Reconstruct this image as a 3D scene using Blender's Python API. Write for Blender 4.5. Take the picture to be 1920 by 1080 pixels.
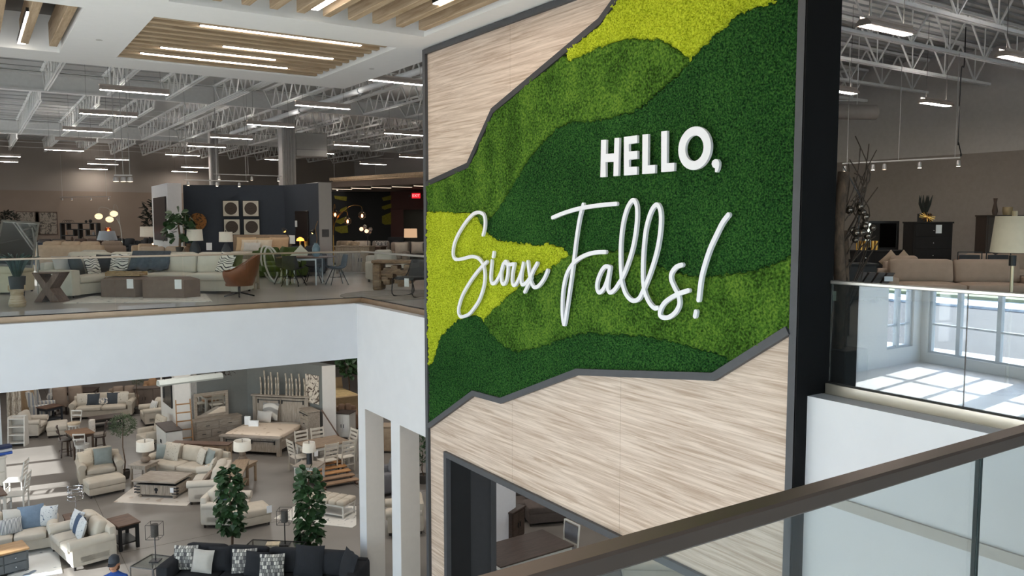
import bpy, math, random
import numpy as np
from mathutils import Matrix, Vector
from math import sin, cos, pi, radians as R
random.seed(7); np.random.seed(7)
for o in list(bpy.data.objects): bpy.data.objects.remove(o)
SC = bpy.context.scene; COL = SC.collection
# ---------------------------------------------------------------- camera, sky, sun, exposure
EYE = 1.70; YAW = R(33.531); PITCH = R(4.668); FPX = 1539.42
cd = bpy.data.cameras.new('camera'); cam = bpy.data.objects.new('camera', cd); COL.objects.link(cam)
cd.sensor_width = 36; cd.lens = 36*FPX/1920; cd.clip_end = 500; cd.clip_start = .05
cam.location = (0, 0, EYE); cam.rotation_euler = (pi/2-PITCH, 0, -YAW); SC.camera = cam
W = bpy.data.worlds.new('sky'); SC.world = W; W.use_nodes = True
nt = W.node_tree; sky = nt.nodes.new('ShaderNodeTexSky'); sky.sky_type = 'NISHITA'; sky.sun_disc = False
SUN_EL = R(20.5); SUN_AZ = R(97)          # travels towards azimuth 97 deg (from +Y towards +X)
sky.sun_elevation = R(48); sky.sun_rotation = SUN_AZ+pi; sky.air_density = 1.0; sky.dust_density = 1.2
bg = nt.nodes['Background']; bg.inputs[1].default_value = 0.62; nt.links.new(sky.outputs[0], bg.inputs[0])
sl = bpy.data.lights.new('sun', 'SUN'); sl.energy = 17; sl.angle = R(.6); sl.color = (1, .99, .98)
so = bpy.data.objects.new('sun', sl); COL.objects.link(so)
so.rotation_euler = Vector((sin(SUN_AZ)*cos(SUN_EL), cos(SUN_AZ)*cos(SUN_EL), -sin(SUN_EL))).to_track_quat('-Z', 'Y').to_euler()
vs = SC.view_settings; vs.view_transform = 'Standard'; vs.look = 'None'; vs.exposure = 0.8; vs.gamma = 1; vs.use_curve_mapping = False
SC.cycles.max_bounces = 7; SC.cycles.diffuse_bounces = 4; SC.cycles.glossy_bounces = 3; SC.cycles.transparent_max_bounces = 12
SC.cycles.transmission_bounces = 3; SC.cycles.caustics_reflective = False; SC.cycles.caustics_refractive = False; SC.cycles.sample_clamp_indirect = 6
def area(name, loc, rot, sx, sy, energy, color=(1, 1, 1), portal=False):
    l = bpy.data.lights.new(name, 'AREA'); l.shape = 'RECTANGLE'; l.size = sx; l.size_y = sy; l.energy = energy; l.color = color
    if portal: l.cycles.is_portal = True
    o = bpy.data.objects.new(name, l); COL.objects.link(o); o.location = loc; o.rotation_euler = rot; return o
# ---------------------------------------------------------------- materials
def lin(h):
    h = h.lstrip('#'); c = [int(h[i:i+2], 16)/255 for i in (0, 2, 4)]
    return tuple(((x+.055)/1.055)**2.4 if x > .04045 else x/12.92 for x in c)+(1,)
MC = {}
def mat(h, rough=.7, var=.12, scale=9, bump=0, bscale=60, metal=0, emit=0, stretch=None, spec=.4, sheen=0, key=''):
    k = (h, rough, var, scale, bump, bscale, metal, emit, stretch, key)
    if k in MC: return MC[k]
    m = bpy.data.materials.new('mat_'+h.strip('#')); m.use_nodes = True; n = m.node_tree.nodes; L = m.node_tree.links.new
    b = n['Principled BSDF']; b.inputs['Roughness'].default_value = rough; b.inputs['Metallic'].default_value = metal
    b.inputs['Specular IOR Level'].default_value = spec
    c = lin(h)
    tc = n.new('ShaderNodeTexCoord'); mp = n.new('ShaderNodeMapping'); L(tc.outputs['Object'], mp.inputs[0])
    if stretch: mp.inputs['Scale'].default_value = stretch
    if var:
        nz = n.new('ShaderNodeTexNoise'); nz.inputs['Scale'].default_value = scale; nz.inputs['Detail'].default_value = 4; L(mp.outputs[0], nz.inputs[0])
        rp = n.new('ShaderNodeValToRGB'); e = rp.color_ramp.elements
        e[0].position = .3; e[1].position = .7
        e[0].color = tuple(x*(1-var) for x in c[:3])+(1,); e[1].color = tuple(min(1, x*(1+var)) for x in c[:3])+(1,)
        L(nz.outputs['Fac'], rp.inputs[0]); L(rp.outputs[0], b.inputs['Base Color'])
    else: b.inputs['Base Color'].default_value = c
    if bump:
        n2 = n.new('ShaderNodeTexNoise'); n2.inputs['Scale'].default_value = bscale; n2.inputs['Detail'].default_value = 2; L(mp.outputs[0], n2.inputs[0])
        bp = n.new('ShaderNodeBump'); bp.inputs['Strength'].default_value = bump; bp.inputs['Distance'].default_value = .01
        L(n2.outputs['Fac'], bp.inputs['Height']); L(bp.outputs[0], b.inputs['Normal'])
    if emit:
        b.inputs['Emission Color'].default_value = c; b.inputs['Emission Strength'].default_value = emit
    MC[k] = m; return m
def wood(h, h2, sc=(1, 1, 1), freq=3.0, rough=.5, dist=6):
    k = ('wood', h, h2, sc, freq)
    if k in MC: return MC[k]
    m = bpy.data.materials.new('wood_'+h.strip('#')); m.use_nodes = True; n = m.node_tree.nodes; L = m.node_tree.links.new
    b = n['Principled BSDF']; b.inputs['Roughness'].default_value = rough
    tc = n.new('ShaderNodeTexCoord'); mp = n.new('ShaderNodeMapping'); L(tc.outputs['Object'], mp.inputs[0]); mp.inputs['Scale'].default_value = sc
    nz = n.new('ShaderNodeTexNoise'); nz.inputs['Scale'].default_value = freq; nz.inputs['Detail'].default_value = 6; nz.inputs['Roughness'].default_value = .65
    nz.inputs['Distortion'].default_value = .6; L(mp.outputs[0], nz.inputs[0])
    rp = n.new('ShaderNodeValToRGB'); e = rp.color_ramp.elements; e[0].position = .36; e[1].position = .62
    e[0].color = lin(h2); e[1].color = lin(h); L(nz.outputs['Fac'], rp.inputs[0]); L(rp.outputs[0], b.inputs['Base Color'])
    MC[k] = m; return m
def pattern(kind, a, b_, scale=10, rough=.85):
    """printed cloth: colour only, on the real cushion / rug / art surface"""
    k = (kind, a, b_, scale)
    if k in MC: return MC[k]
    m = bpy.data.materials.new('cloth_'+kind); m.use_nodes = True; n = m.node_tree.nodes; L = m.node_tree.links.new
    b = n['Principled BSDF']; b.inputs['Roughness'].default_value = rough
    tc = n.new('ShaderNodeTexCoord'); mp = n.new('ShaderNodeMapping'); L(tc.outputs['Object'], mp.inputs[0])
    rp = n.new('ShaderNodeValToRGB'); e = rp.color_ramp.elements; e[0].color = lin(a); e[1].color = lin(b_)
    if kind == 'stripe2': mp.inputs['Rotation'].default_value = (0, 0, pi/4)
    if kind in ('stripe', 'stripe2'):
        t = n.new('ShaderNodeTexWave'); t.wave_type = 'BANDS'; t.bands_direction = 'X'; t.inputs['Scale'].default_value = scale
        e[0].position = .45; e[1].position = .55; L(mp.outputs[0], t.inputs[0]); L(t.outputs['Fac'], rp.inputs[0])
    elif kind == 'block':
        t = n.new('ShaderNodeTexBrick'); t.inputs['Scale'].default_value = scale; mp.inputs['Rotation'].default_value = (pi/2, 0, pi/2*0)
        t.inputs['Color1'].default_value = lin(a); t.inputs['Color2'].default_value = lin(b_); t.inputs['Mortar'].default_value = lin('3a3a3c')
        t.inputs['Brick Width'].default_value = .35; t.inputs['Row Height'].default_value = .5; t.inputs['Mortar Size'].default_value = .03; t.inputs['Bias'].default_value = 0
        L(mp.outputs[0], t.inputs[0])
    elif kind == 'maze':
        t = n.new('ShaderNodeTexWave'); t.wave_type = 'RINGS'; t.inputs['Scale'].default_value = scale; t.inputs['Distortion'].default_value = 9; t.inputs['Detail'].default_value = .3; t.inputs['Detail Scale'].default_value = 1.2
        e[0].position = .18; e[1].position = .26; L(mp.outputs[0], t.inputs[0]); L(t.outputs['Fac'], rp.inputs[0])
    elif kind == 'disc':
        t = n.new('ShaderNodeTexWave'); t.wave_type = 'RINGS'; t.rings_direction = 'SPHERICAL'; t.inputs['Scale'].default_value = scale; t.inputs['Distortion'].default_value = 2
        e[0].position = .3; e[1].position = .7; L(mp.outputs[0], t.inputs[0]); L(t.outputs['Fac'], rp.inputs[0])
    elif kind == 'ink':
        t = n.new('ShaderNodeTexNoise'); t.inputs['Scale'].default_value = scale; t.inputs['Detail'].default_value = 3; t.inputs['Distortion'].default_value = 2.5
        e[0].position = .4; e[1].position = .5; L(mp.outputs[0], t.inputs[0]); L(t.outputs['Fac'], rp.inputs[0])
    else:
        t = n.new('ShaderNodeTexVoronoi'); t.feature = 'SMOOTH_F1'; t.inputs['Scale'].default_value = scale
        nz = n.new('ShaderNodeTexNoise'); nz.inputs['Scale'].default_value = scale*.7; mx = n.new('ShaderNodeMath'); mx.operation = 'ADD'
        L(mp.outputs[0], t.inputs[0]); L(mp.outputs[0], nz.inputs[0]); L(t.outputs['Distance'], mx.inputs[0]); L(nz.outputs['Fac'], mx.inputs[1])
        e[0].position = .6; e[1].position = .7; L(mx.outputs[0], rp.inputs[0])
    if kind == 'block': L(t.outputs['Color'], b.inputs['Base Color'])
    else: L(rp.outputs[0], b.inputs['Base Color'])
    MC[k] = m; return m
def glassmat(name, tint=(.93, .96, .95), refl=.06, fres=1.0, rough=0.0):
    m = bpy.data.materials.new(name); m.use_nodes = True; n = m.node_tree.nodes; L = m.node_tree.links.new; n.remove(n['Principled BSDF'])
    t = n.new('ShaderNodeBsdfTransparent'); t.inputs[0].default_value = tint+(1,)
    g = n.new('ShaderNodeBsdfGlossy'); g.inputs['Roughness'].default_value = rough; g.inputs[0].default_value = (1, 1, 1, 1)
    f = n.new('ShaderNodeFresnel'); 
    ge = n.new('ShaderNodeNewGeometry'); io = n.new('ShaderNodeMath'); io.operation = 'MULTIPLY_ADD'; io.inputs[1].default_value = 1/1.5-1.5; io.inputs[2].default_value = 1.5
    L(ge.outputs['Backfacing'], io.inputs[0]); L(io.outputs[0], f.inputs[0])
    ma = n.new('ShaderNodeMath'); ma.operation = 'MULTIPLY_ADD'; ma.inputs[1].default_value = fres; ma.inputs[2].default_value = refl; ma.use_clamp = True
    L(f.outputs[0], ma.inputs[0]); x = n.new('ShaderNodeMixShader'); L(ma.outputs[0], x.inputs[0]); L(t.outputs[0], x.inputs[1]); L(g.outputs[0], x.inputs[2])
    L(x.outputs[0], n['Material Output'].inputs[0]); return m
def emis(h, s):
    k = ('em', h, s)
    if k not in MC:
        m = bpy.data.materials.new('lamp_'+h.strip('#')); m.use_nodes = True; n = m.node_tree.nodes
        e = n.new('ShaderNodeEmission'); e.inputs[0].default_value = lin(h); e.inputs[1].default_value = s
        m.node_tree.links.new(e.outputs[0], n['Material Output'].inputs[0]); MC[k] = m
    return MC[k]
# ---------------------------------------------------------------- mesh helper
class M:
    def __init__(s): s.v = []; s.f = []; s.x = Matrix()
    def add(s, vs, fs):
        b = len(s.v); x = s.x
        s.v += [tuple(x @ Vector(p)) for p in vs]; s.f += [tuple(b+i for i in f) for f in fs]; return s
    def at(s, loc=(0, 0, 0), rz=0, rx=0, ry=0):
        s.x = Matrix.Translation(loc) @ Matrix.Rotation(rz, 4, 'Z') @ Matrix.Rotation(ry, 4, 'Y') @ Matrix.Rotation(rx, 4, 'X'); return s
    def box(s, x0, x1, y0, y1, z0, z1, c=0):
        if c <= 0:
            vs = [(x, y, z) for x in (x0, x1) for y in (y0, y1) for z in (z0, z1)]
            return s.add(vs, [(0, 1, 3, 2), (4, 6, 7, 5), (0, 4, 5, 1), (2, 3, 7, 6), (0, 2, 6, 4), (1, 5, 7, 3)])
        c = min(c, (x1-x0)*.45, (y1-y0)*.45, (z1-z0)*.45); m = Vector(((x0+x1)/2, (y0+y1)/2, (z0+z1)/2)); h = Vector(((x1-x0)/2, (y1-y0)/2, (z1-z0)/2))
        vs = []; idx = {}
        for sx in (-1, 1):
            for sy in (-1, 1):
                for sz in (-1, 1):
                    sg = (sx, sy, sz)
                    for a in range(3):
                        p = [m[i]+sg[i]*(h[i]-(0 if i == a else c)) for i in range(3)]
                        idx[(sg, a)] = len(vs); vs.append(p)
        fs = []
        for a in range(3):
            b_, c_ = [(1, 2), (0, 2), (0, 1)][a]
            for sa in (-1, 1):
                q = []
                for (u, w) in ((-1, -1), (1, -1), (1, 1), (-1, 1)):
                    g = [0]*3; g[a] = sa; g[b_] = u; g[c_] = w; q.append(idx[(tuple(g), a)])
                fs.append(q if (sa > 0) ^ (a == 1) else q[::-1])
            for u in (-1, 1):
                for w in (-1, 1):
                    e = []
                    for t in (-1, 1):
                        g = [0]*3; g[a] = t; g[b_] = u; g[c_] = w; e.append(tuple(g))
                    q = [idx[(e[0], b_)], idx[(e[0], c_)], idx[(e[1], c_)], idx[(e[1], b_)]]
                    fs.append(q)
        for sx in (-1, 1):
            for sy in (-1, 1):
                for sz in (-1, 1): fs.append([idx[((sx, sy, sz), a)] for a in range(3)])
        return s.add(vs, fs)
    def soft(s, x0, x1, y0, y1, z0, z1, r=.06, puff=0, n=6, sag=0):
        """rounded, slightly crowned cushion block"""
        m = ((x0+x1)/2, (y0+y1)/2, (z0+z1)/2); h = ((x1-x0)/2, (y1-y0)/2, (z1-z0)/2); r = min(r, *[q*.98 for q in h])
        vs = []; fs = []; key = {}
        for a in range(3):
            b_, c_ = [(1, 2), (2, 0), (0, 1)][a]
            for sa in (-1, 1):
                g = {}
                for i in range(n+1):
                    for j in range(n+1):
                        t = [0]*3; t[a] = sa
                        for q, k in ((b_, i), (c_, j)):
                            u = -1+2*k/n
                            fr = 1-r/h[q]
                            # more points near the round edges
                            u = math.copysign(abs(u)**.6, u) if u else 0
                            t[q] = u
                        k3 = tuple(round(q, 4) for q in t)
                        if k3 not in key:
                            p = [t[q]*h[q] for q in range(3)]
                            inn = [max(-(h[q]-r), min(h[q]-r, p[q])) for q in range(3)]
                            d = [p[q]-inn[q] for q in range(3)]; l = math.sqrt(sum(q*q for q in d)) or 1
                            p = [inn[q]+d[q]/l*r for q in range(3)]
                            if puff:
                                fx = 1-(p[0]/h[0])**2; fy = 1-(p[1]/h[1])**2; fz = 1-(p[2]/h[2])**2
                                th = min(range(3), key=lambda q: h[q]); oth = [q for q in range(3) if q != th]
                                ff = [fx, fy, fz]; p[th] += (p[th]/h[th])*puff*max(0, ff[oth[0]])**.7*max(0, ff[oth[1]])**.7
                            key[k3] = len(vs); vs.append([p[q]+m[q] for q in range(3)])
                        g[i, j] = key[k3]
                for i in range(n):
                    for j in range(n):
                        q = [g[i, j], g[i+1, j], g[i+1, j+1], g[i, j+1]]
                        fs.append(q if sa > 0 else q[::-1])
        return s.add(vs, fs)
    def pill(s, w, h, t, n=8, ear=.06):
        """throw pillow standing in the XZ plane, base at z=0"""
        vs = []; fs = []
        for sd in (-1, 1):
            for i in range(n+1):
                for j in range(n+1):
                    u = -1+2*i/n; w_ = -1+2*j/n
                    k = (1-u*u)*(1-w_*w_)
                    ed = 1-ear*(1-abs(w_)**2)*abs(u)**3
                    ed2 = 1-ear*(1-abs(u)**2)*abs(w_)**3
                    vs.append((u*w/2*ed, sd*t/2*k**.45, h/2+w_*h/2*ed2))
        N = (n+1)**2
        for sd in (0, 1):
            for i in range(n):
                for j in range(n):
                    a = sd*N+i*(n+1)+j; q = [a, a+n+1, a+n+2, a+1]; fs.append(q if sd == 0 else q[::-1])
        return s.add(vs, fs)
    def cyl(s, x, y, z0, z1, r, r2=None, n=12, cap=True):
        r2 = r if r2 is None else r2
        return s.lathe(((r, z0), (r2, z1)), n, (x, y), cap)
    def lathe(s, prof, n=14, c=(0, 0), cap=True):
        vs = []; fs = []; m = len(prof)
        for k in range(n):
            a = 2*pi*k/n
            for r, z in prof: vs.append((c[0]+r*cos(a), c[1]+r*sin(a), z))
        for k in range(n):
            k2 = (k+1) % n
            for i in range(m-1): fs.append((k*m+i, k2*m+i, k2*m+i+1, k*m+i+1))
        if cap:
            if prof[0][0] > 1e-4: fs.append([k*m for k in range(n)][::-1])
            if prof[-1][0] > 1e-4: fs.append([k*m+m-1 for k in range(n)])
        return s.add(vs, fs)
    def tube(s, pts, r=.01, n=6, rs=None, closed=False):
        pts = [Vector(p) for p in pts]; vs = []; fs = []; N = len(pts); up = Vector((0, 0, 1)); prev = None
        for i, p in enumerate(pts):
            if closed: d = pts[(i+1) % N]-pts[i-1]
            else: d = pts[min(i+1, N-1)]-pts[max(i-1, 0)]
            d.normalize()
            if prev is None: a = d.cross(up); a = d.cross(Vector((1, 0, 0))) if a.length < .05 else a
            else: a = prev-d*prev.dot(d)
            a.normalize(); prev = a.copy(); b = d.cross(a); rr = rs[i] if rs else r
            for k in range(n):
                t = 2*pi*k/n+pi/4*(n == 4); vs.append(p+a*cos(t)*rr+b*sin(t)*rr)
        for i in range(N if closed else N-1):
            for k in range(n):
                j = (i+1) % N; fs.append((i*n+k, i*n+(k+1) % n, j*n+(k+1) % n, j*n+k))
        if not closed: fs.append(list(range(n))[::-1]); fs.append([(N-1)*n+k for k in range(n)])
        return s.add(vs, fs)
    def prism(s, poly, a0, a1, axis='x'):
        """extrude a 2-D polygon between a0 and a1 along an axis"""
        n = len(poly); f = {'x': lambda p, a: (a, p[0], p[1]), 'y': lambda p, a: (p[0], a, p[1]), 'z': lambda p, a: (p[0], p[1], a)}[axis]
        vs = [f(p, a0) for p in poly]+[f(p, a1) for p in poly]
        fs = [list(range(n)), [n+i for i in range(n)][::-1]]+[(i, n+i, n+(i+1) % n, (i+1) % n) for i in range(n)]
        return s.add(vs, fs)
    def quad(s, a, b, c, d): return s.add([a, b, c, d], [(0, 1, 2, 3)])
    def sphere(s, c, r, n=10, m=7, sz=1):
        pr = [(r*sin(pi*i/m), c[2]-r*sz*cos(pi*i/m)) for i in range(m+1)]; return s.lathe(pr, n, (c[0], c[1]), False)
    def o(s, name, m, parent=None, smooth=False, **kw):
        me = bpy.data.meshes.new(name); me.from_pydata(s.v, [], s.f); me.materials.append(m)
        import bmesh
        bm = bmesh.new(); bm.from_mesh(me); bmesh.ops.recalc_face_normals(bm, faces=bm.faces); bm.to_mesh(me); bm.free()
        if smooth:
            me.polygons.foreach_set('use_smooth', [True]*len(me.polygons))
            if smooth != 2: me.set_sharp_from_angle(angle=R(50))
        ob = bpy.data.objects.new(name, me); COL.objects.link(ob)
        if parent: ob.parent = parent
        for k, v in kw.items(): ob[k] = v
        return ob
def thing(name, label, cat, loc=(0, 0, 0), rot=0, group=None):
    o = bpy.data.objects.new(name, None); COL.objects.link(o); o.empty_display_size = .1
    o.location = loc if len(loc) == 3 else (loc[0], loc[1], 0); o.rotation_euler = (0, 0, rot)
    o['label'] = label; o['category'] = cat
    if group: o['group'] = group
    return o
def tag(o, label, cat, group=None, loc=None, rot=None):
    o['label'] = label; o['category'] = cat
    if group: o['group'] = group
    if loc is not None: o.location = loc
    if rot is not None: o.rotation_euler = rot
    return o
def struct(name, m, mt, parent=None, smooth=False):
    o = m.o(name, mt, parent, smooth)
    if parent is None: o['kind'] = 'structure'
    return o
def dup(root, loc=None, rot=None, label=None, group=None):
    r = root.copy(); COL.objects.link(r)
    for ch in list(root.children):
        c = ch.copy(); COL.objects.link(c); c.parent = r
        for g in list(ch.children):
            d = g.copy(); COL.objects.link(d); d.parent = c
    if loc is not None: r.location = loc
    if rot is not None: r.rotation_euler = (0, 0, rot) if not isinstance(rot, tuple) else rot
    if label: r['label'] = label
    if group: r['group'] = group
    return r
def catmull(p, n=5, closed=False):
    out = []; N = len(p)
    for i in range(N if closed else N-1):
        g = (lambda k: p[k % N]) if closed else (lambda k: p[max(0, min(N-1, k))])
        a, b, c, d = g(i-1), g(i), g(i+1), g(i+2)
        for k in range(n):
            t = k/n
            out.append(tuple(.5*(2*b[j]+(c[j]-a[j])*t+(2*a[j]-5*b[j]+4*c[j]-d[j])*t*t+(3*b[j]-a[j]-3*c[j]+d[j])*t**3) for j in range(len(b))))
    if not closed: out.append(tuple(p[-1]))
    return out
SR = -YAW        # a thing turned by SR faces the visitor on the landing
G = -5.9         # lower floor level
WHITE = mat('d3d4d8', .6, .02, 3); BLACKT = mat('3a3b3f', .45, .08, 20); STEEL = mat('b9ad9e', .28, .08, 5, metal=1)
BLACKM = mat('1c1c1e', .5, .05); DKMET = mat('2a2a2c', .4, .1, metal=.6); CHROME = mat('c8c8cc', .12, .02, metal=1)

# ================================================================ the setting
# --- lower floor, slabs, fascias
CONC = mat('78726c', .34, .24, .5, .06, 3, spec=.35)
m = M().box(-2.4, 46, 8, 60, G-.3, G); struct('floor', m, CONC)
struct('floor_lobby', M().box(-34, -2.4, -14, 60, G-.3, G).box(-2.4, 46, -14, 8, G-.3, G), mat('d2cfca', .4, .06, .6, .04, 3))  # entry part is unseen, made pale to bounce light upward
j = M()
for y in (20.2, 26.4, 32.6): j.box(-25, 40, y, y+.012, G+.0005, G+.002)
for x in (2.6, 9.0): j.box(x, x+.012, -5, 58, G+.0005, G+.002)
struct('trim_1', j, mat('5d5751', .8, 0))
SLABF = mat('9a948e', .3, .18, .6, .05, 4); CEILW = mat('b5b0aa', .8, .03)
m = M().box(-4.45, 6.96, 15.95, 60, -.9, 0); struct('floor_upper_back', m, SLABF)
m = M().box(6.96, 40, -12, 60, -.9, 0); struct('floor_upper_right', m, SLABF)
m = M().box(-14, 6.96, -12, 1.32, -.9, 0); struct('floor_landing', m, mat('cbc6bf', .4, .06, .6))  # unseen floor, coloured pale to bounce light onto the soffit
m = M().box(-4.45, 6.63, 15.80, 15.96, -1.13, .002); struct('wall_fascia_back', m, WHITE)
m = M()   # fascia return with two tall slots
zt = -2.13
m.box(6.63, 7.04, 12.60, 15.81, zt, .002)
m.box(6.63, 7.04, 15.46, 15.81, G, zt)
m.box(6.63, 7.04, 13.84, 14.22, G, zt)
rw = struct('wall_fascia_return', m, WHITE)
rv = mat('cdc5bd', .7, .02)
for y in (15.455, 13.835):
    M().box(6.634, 7.036, y-.004, y+.004, G, zt).o('reveal_panel', rv, rw)
m = M().box(6.75, 6.97, 1.3, 4.98, G, .003); struct('wall_fascia_right', m, WHITE)
m = M().box(-14, 6.7, 1.28, 1.36, -1.2, -.02); struct('wall_fascia_landing', m, WHITE)
# under-slab ceiling of the lower floor
m = M().box(6.72, 40, -12, 60, -1.0, -.9).box(-4.45, 6.6, 16.0, 60, -1.0, -.9); struct('ceiling_lower', m, CEILW)
# --- outer shell
OUT = mat('beb7ae', .8, .04); UP = mat('9b938c', .85, .04, .7); LOW = mat('93857a', .85, .05, .7)
m = M().box(-14, 46, 58, 58.4, 3.55, 6.7); struct('wall_back_upper', m, UP)
m = M().box(-14, 46, 57.98, 58.4, 0, 3.55); struct('wall_back_lower', m, LOW)
m = M().box(-34, 46, 58, 58.4, G, 0); struct('wall_back_ground', m, OUT)
m = M().box(24.4, 24.8, -14, 60, 3.65, 6.7); struct('wall_right_upper', m, mat('c4bfbd', .85, .04))
m = M().box(24.38, 24.8, -14, 60, 0, 3.65); struct('wall_right_lower', m, mat('968d88', .85, .05))
m = M().box(32, 32.4, -14, 60, G, 0); struct('wall_right_ground', m, OUT)
# --- roof
DECK = mat('b3b5b4', .75, .04, 1.5); TRUSS = mat('eff0ee', .6, .03)
m = M().box(-29.6, 46, -14, 25, 6.6, 6.9).box(-4.6, 46, 25, 60, 6.6, 6.9); roof = struct('ceiling', m, DECK)
rib = M()
for k in range(40): rib.box(-14, 6.5, 17+k*1.04, 17.05+k*1.04, 6.57, 6.6)
rib.o('deck_rib', DECK, roof)
# joists
def joist_mesh(Lg, dz=.75, pan=.9):
    b = M()
    for s in (-.05, .03): b.box(s, s+.03, .0, Lg, .71, .76)
    b.box(-.09, .09, 0, Lg, .755, .765)
    for s in (-.05, .03): b.box(s, s+.035, .9, Lg-.9, 0, .06)
    n = int((Lg-1.8)/pan); st = (Lg-1.8)/n
    for i in range(n):
        y0 = .9+i*st; b.tube(((0, y0, .02), (0, y0+st/2, .72)), .028, 4); b.tube(((0, y0+st/2, .72), (0, y0+st, .02)), .028, 4)
    b.tube(((0, .9, .02), (0, .05, .72)), .036, 4); b.tube(((0, Lg-.9, .02), (0, Lg-.05, .72)), .036, 4)
    return b
JZ = 5.82
for (ya, yb, xs) in ((16.2, 31.2, range(-4, 14)), (31.9, 46.9, range(-5, 16)), (47.5, 57.8, range(-5, 12))):
    first = None
    for k in xs:
        x = 2.3+1.81*k
        if first is None:
            first = joist_mesh(yb-ya).o('roof_joist', TRUSS, roof); o = first
        else:
            o = first.copy(); COL.objects.link(o)
        o.location = (x, ya, JZ)
# girders, bridging rods
for y in (31.55, 47.2):
    b = M().box(-9, 24, y-.1, y+.1, 6.5, 6.58).box(-9, 24, y-.012, y+.012, 6.0, 6.5).box(-9, 24, y-.1, y+.1, 5.95, 6.02); b.o('girder', TRUSS, roof)
for y in (21.5, 26.5, 35.5, 39.3, 43.2, 50.5, 54):
    for z in (JZ+.02, JZ+.7): M().tube(((-9, y, z), (24, y, z)), .014, 4).o('bridging_rod', TRUSS, roof)
# right-hand room trusses run the other way (deep open web)
def truss_mesh(Lg, h=.95, pan=1.5):
    b = M()
    for z in (0, h): b.box(0, Lg, -.07, -.02, z, z+.07).box(0, Lg, .02, .07, z, z+.07)
    n = int(Lg/pan); st = Lg/n
    for i in range(n):
        x = i*st; b.tube(((x, 0, h), (x+st/2, 0, .05)), .024, 4); b.tube(((x+st/2, 0, .05), (x+st, 0, h)), .024, 4); b.tube(((x+st/2, 0, .05), (x+st/2, 0, h)), .016, 4)
    return b
first = None
for i, y in enumerate((3.2, 5.0, 6.8, 8.6, 10.4, 12.2, 14.0, 16.0)):
    if first is None: first = truss_mesh(16.8).o('roof_truss', TRUSS, roof); o = first
    else: o = first.copy(); COL.objects.link(o)
    o.location = (7.4, y, 5.5)
for k in range(44): rib_ = None
rb = M()
for k in range(60): rb.box(7.3, 24.3, -2+k*.3, -1.93+k*.3, 6.55, 6.6)
rb.o('deck_rib', DECK, roof)
# --- columns seen through the upper floor
def column(x, y, r, name, lab):
    t = thing(name, lab, 'column', (x, y, 0)); b = M()
    b.box(-r, r, -r, r, 0, 6.55, .02); b.o('shaft', mat('b4b2b0', .6, .04), t)
    for k in (-.6, -.2, .2, .6): M().box(k*r-.03, k*r+.03, -r-.035, -r-.001, 0, 6.5).o('channel', mat('a5a3a2', .5, .03), t)
    return t
column(*(10.758,32.459,4.119)[:2], .27, 'steel_column', 'grey ribbed steel column rising behind the navy display wall')
column(*(10.34,42.333,4.183)[:2], .2, 'steel_column', 'plain grey column left of the ribbed one, behind the navy display wall')
# --- soffit over the atrium with three slatted wells
SOF = mat('eeedeb', .7, .01)
zs = 4.61
def frame_cells(xs, ys, holes, z0, z1):
    b = M()
    for i in range(len(xs)-1):
        for k in range(len(ys)-1):
            if (i, k) not in holes: b.box(xs[i], xs[i+1], ys[k], ys[k+1], z0, z1)
    return b
xs = (-14, -2.2, 1.48, 2.37, 6.18, 7.1); ys = (-3, 1.6, 11.85, 12.84, 16.45, 17.42)
sf = struct('ceiling_soffit', frame_cells(xs, ys, {(1, 3), (3, 3), (3, 1), (1, 1)}, zs, zs+.62), SOF)
M().box(-14, 7.1, -3, 17.42, zs+.62, zs+.68).o('soffit_lid', mat('6a6662', .9, .04), sf)
EDGE = mat('e8e8e8', .5, 0)
OAK = wood('a8957c', '8a755d', (1.2, 1.2, 14), 2.0, .6)
OAKL = wood('c4ad90', 'a58c6e', (.6, 9, 9), 2.0, .6); OAKT = wood('c4ad90', 'a58c6e', (9, .6, 9), 2.0, .6)
LED = emis('fff3e6', 14.0)
# central well: beams along X
ny = 11
for k in range(ny):
    y = 12.98+k*(3.36/(ny-1)); M().box(2.375, 6.06, y-.055, y+.055, zs+.02, zs+.32, .006).o('ceiling_slat', OAKL, sf)
# left well and the well overhead: beams along Y
for k in range(9):
    x = -2.0+k*.42; M().box(x-.06, x+.06, 12.86, 16.1, zs+.03, zs+.42, .006).o('ceiling_slat', OAKT, sf)
for k in range(10):
    x = 2.55+k*.385; M().box(x-.06, x+.06, 1.7, 11.6, zs+.03, zs+.42, .006).o('ceiling_slat', OAKT, sf)
def well_light(x0, x1, y0, y1, z, lab):
    t = thing('ceiling_light', lab, 'ceiling light', ((x0+x1)/2, (y0+y1)/2, z)); hx = (x1-x0)/2; hy = (y1-y0)/2
    M().box(-hx-.01, hx+.01, -hy-.01, hy+.01, .012, .07).o('housing', BLACKM, t)
    M().box(-hx, hx, -hy, hy, 0, .012).o('diffuser', LED, t); return t
gap = 3.36/(ny-1)
for (k, px0, px1, lab) in ((0.5, 378, 679, 'long light bar between wooden slats, nearest row of the central ceiling well'),
                           (4.5, 431, 640, 'light bar in the second lit row of the central ceiling well'),
                           (6.5, 303, 518, 'light bar in the third lit row, left part of the central ceiling well'),
                           (8.6, 260, 530, 'light bar in the rear row of the central ceiling well')):
    y = 12.98+gap*k; f = (px0, px1)
    d0 = {378: (3.075,13.062,4.65), 431: (3.75,14.063,4.65), 303: (2.887,15.08,4.65), 260: (2.685,16.042,4.65)}[px0][0]
    d1 = {679: (5.663,13.09,4.65), 640: (5.691,14.078,4.65), 518: (4.848,15.099,4.65), 530: (5.302,16.134,4.65)}[px1][0]
    well_light(d0, d1, y-.03, y+.03, zs+.02, lab)
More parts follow.
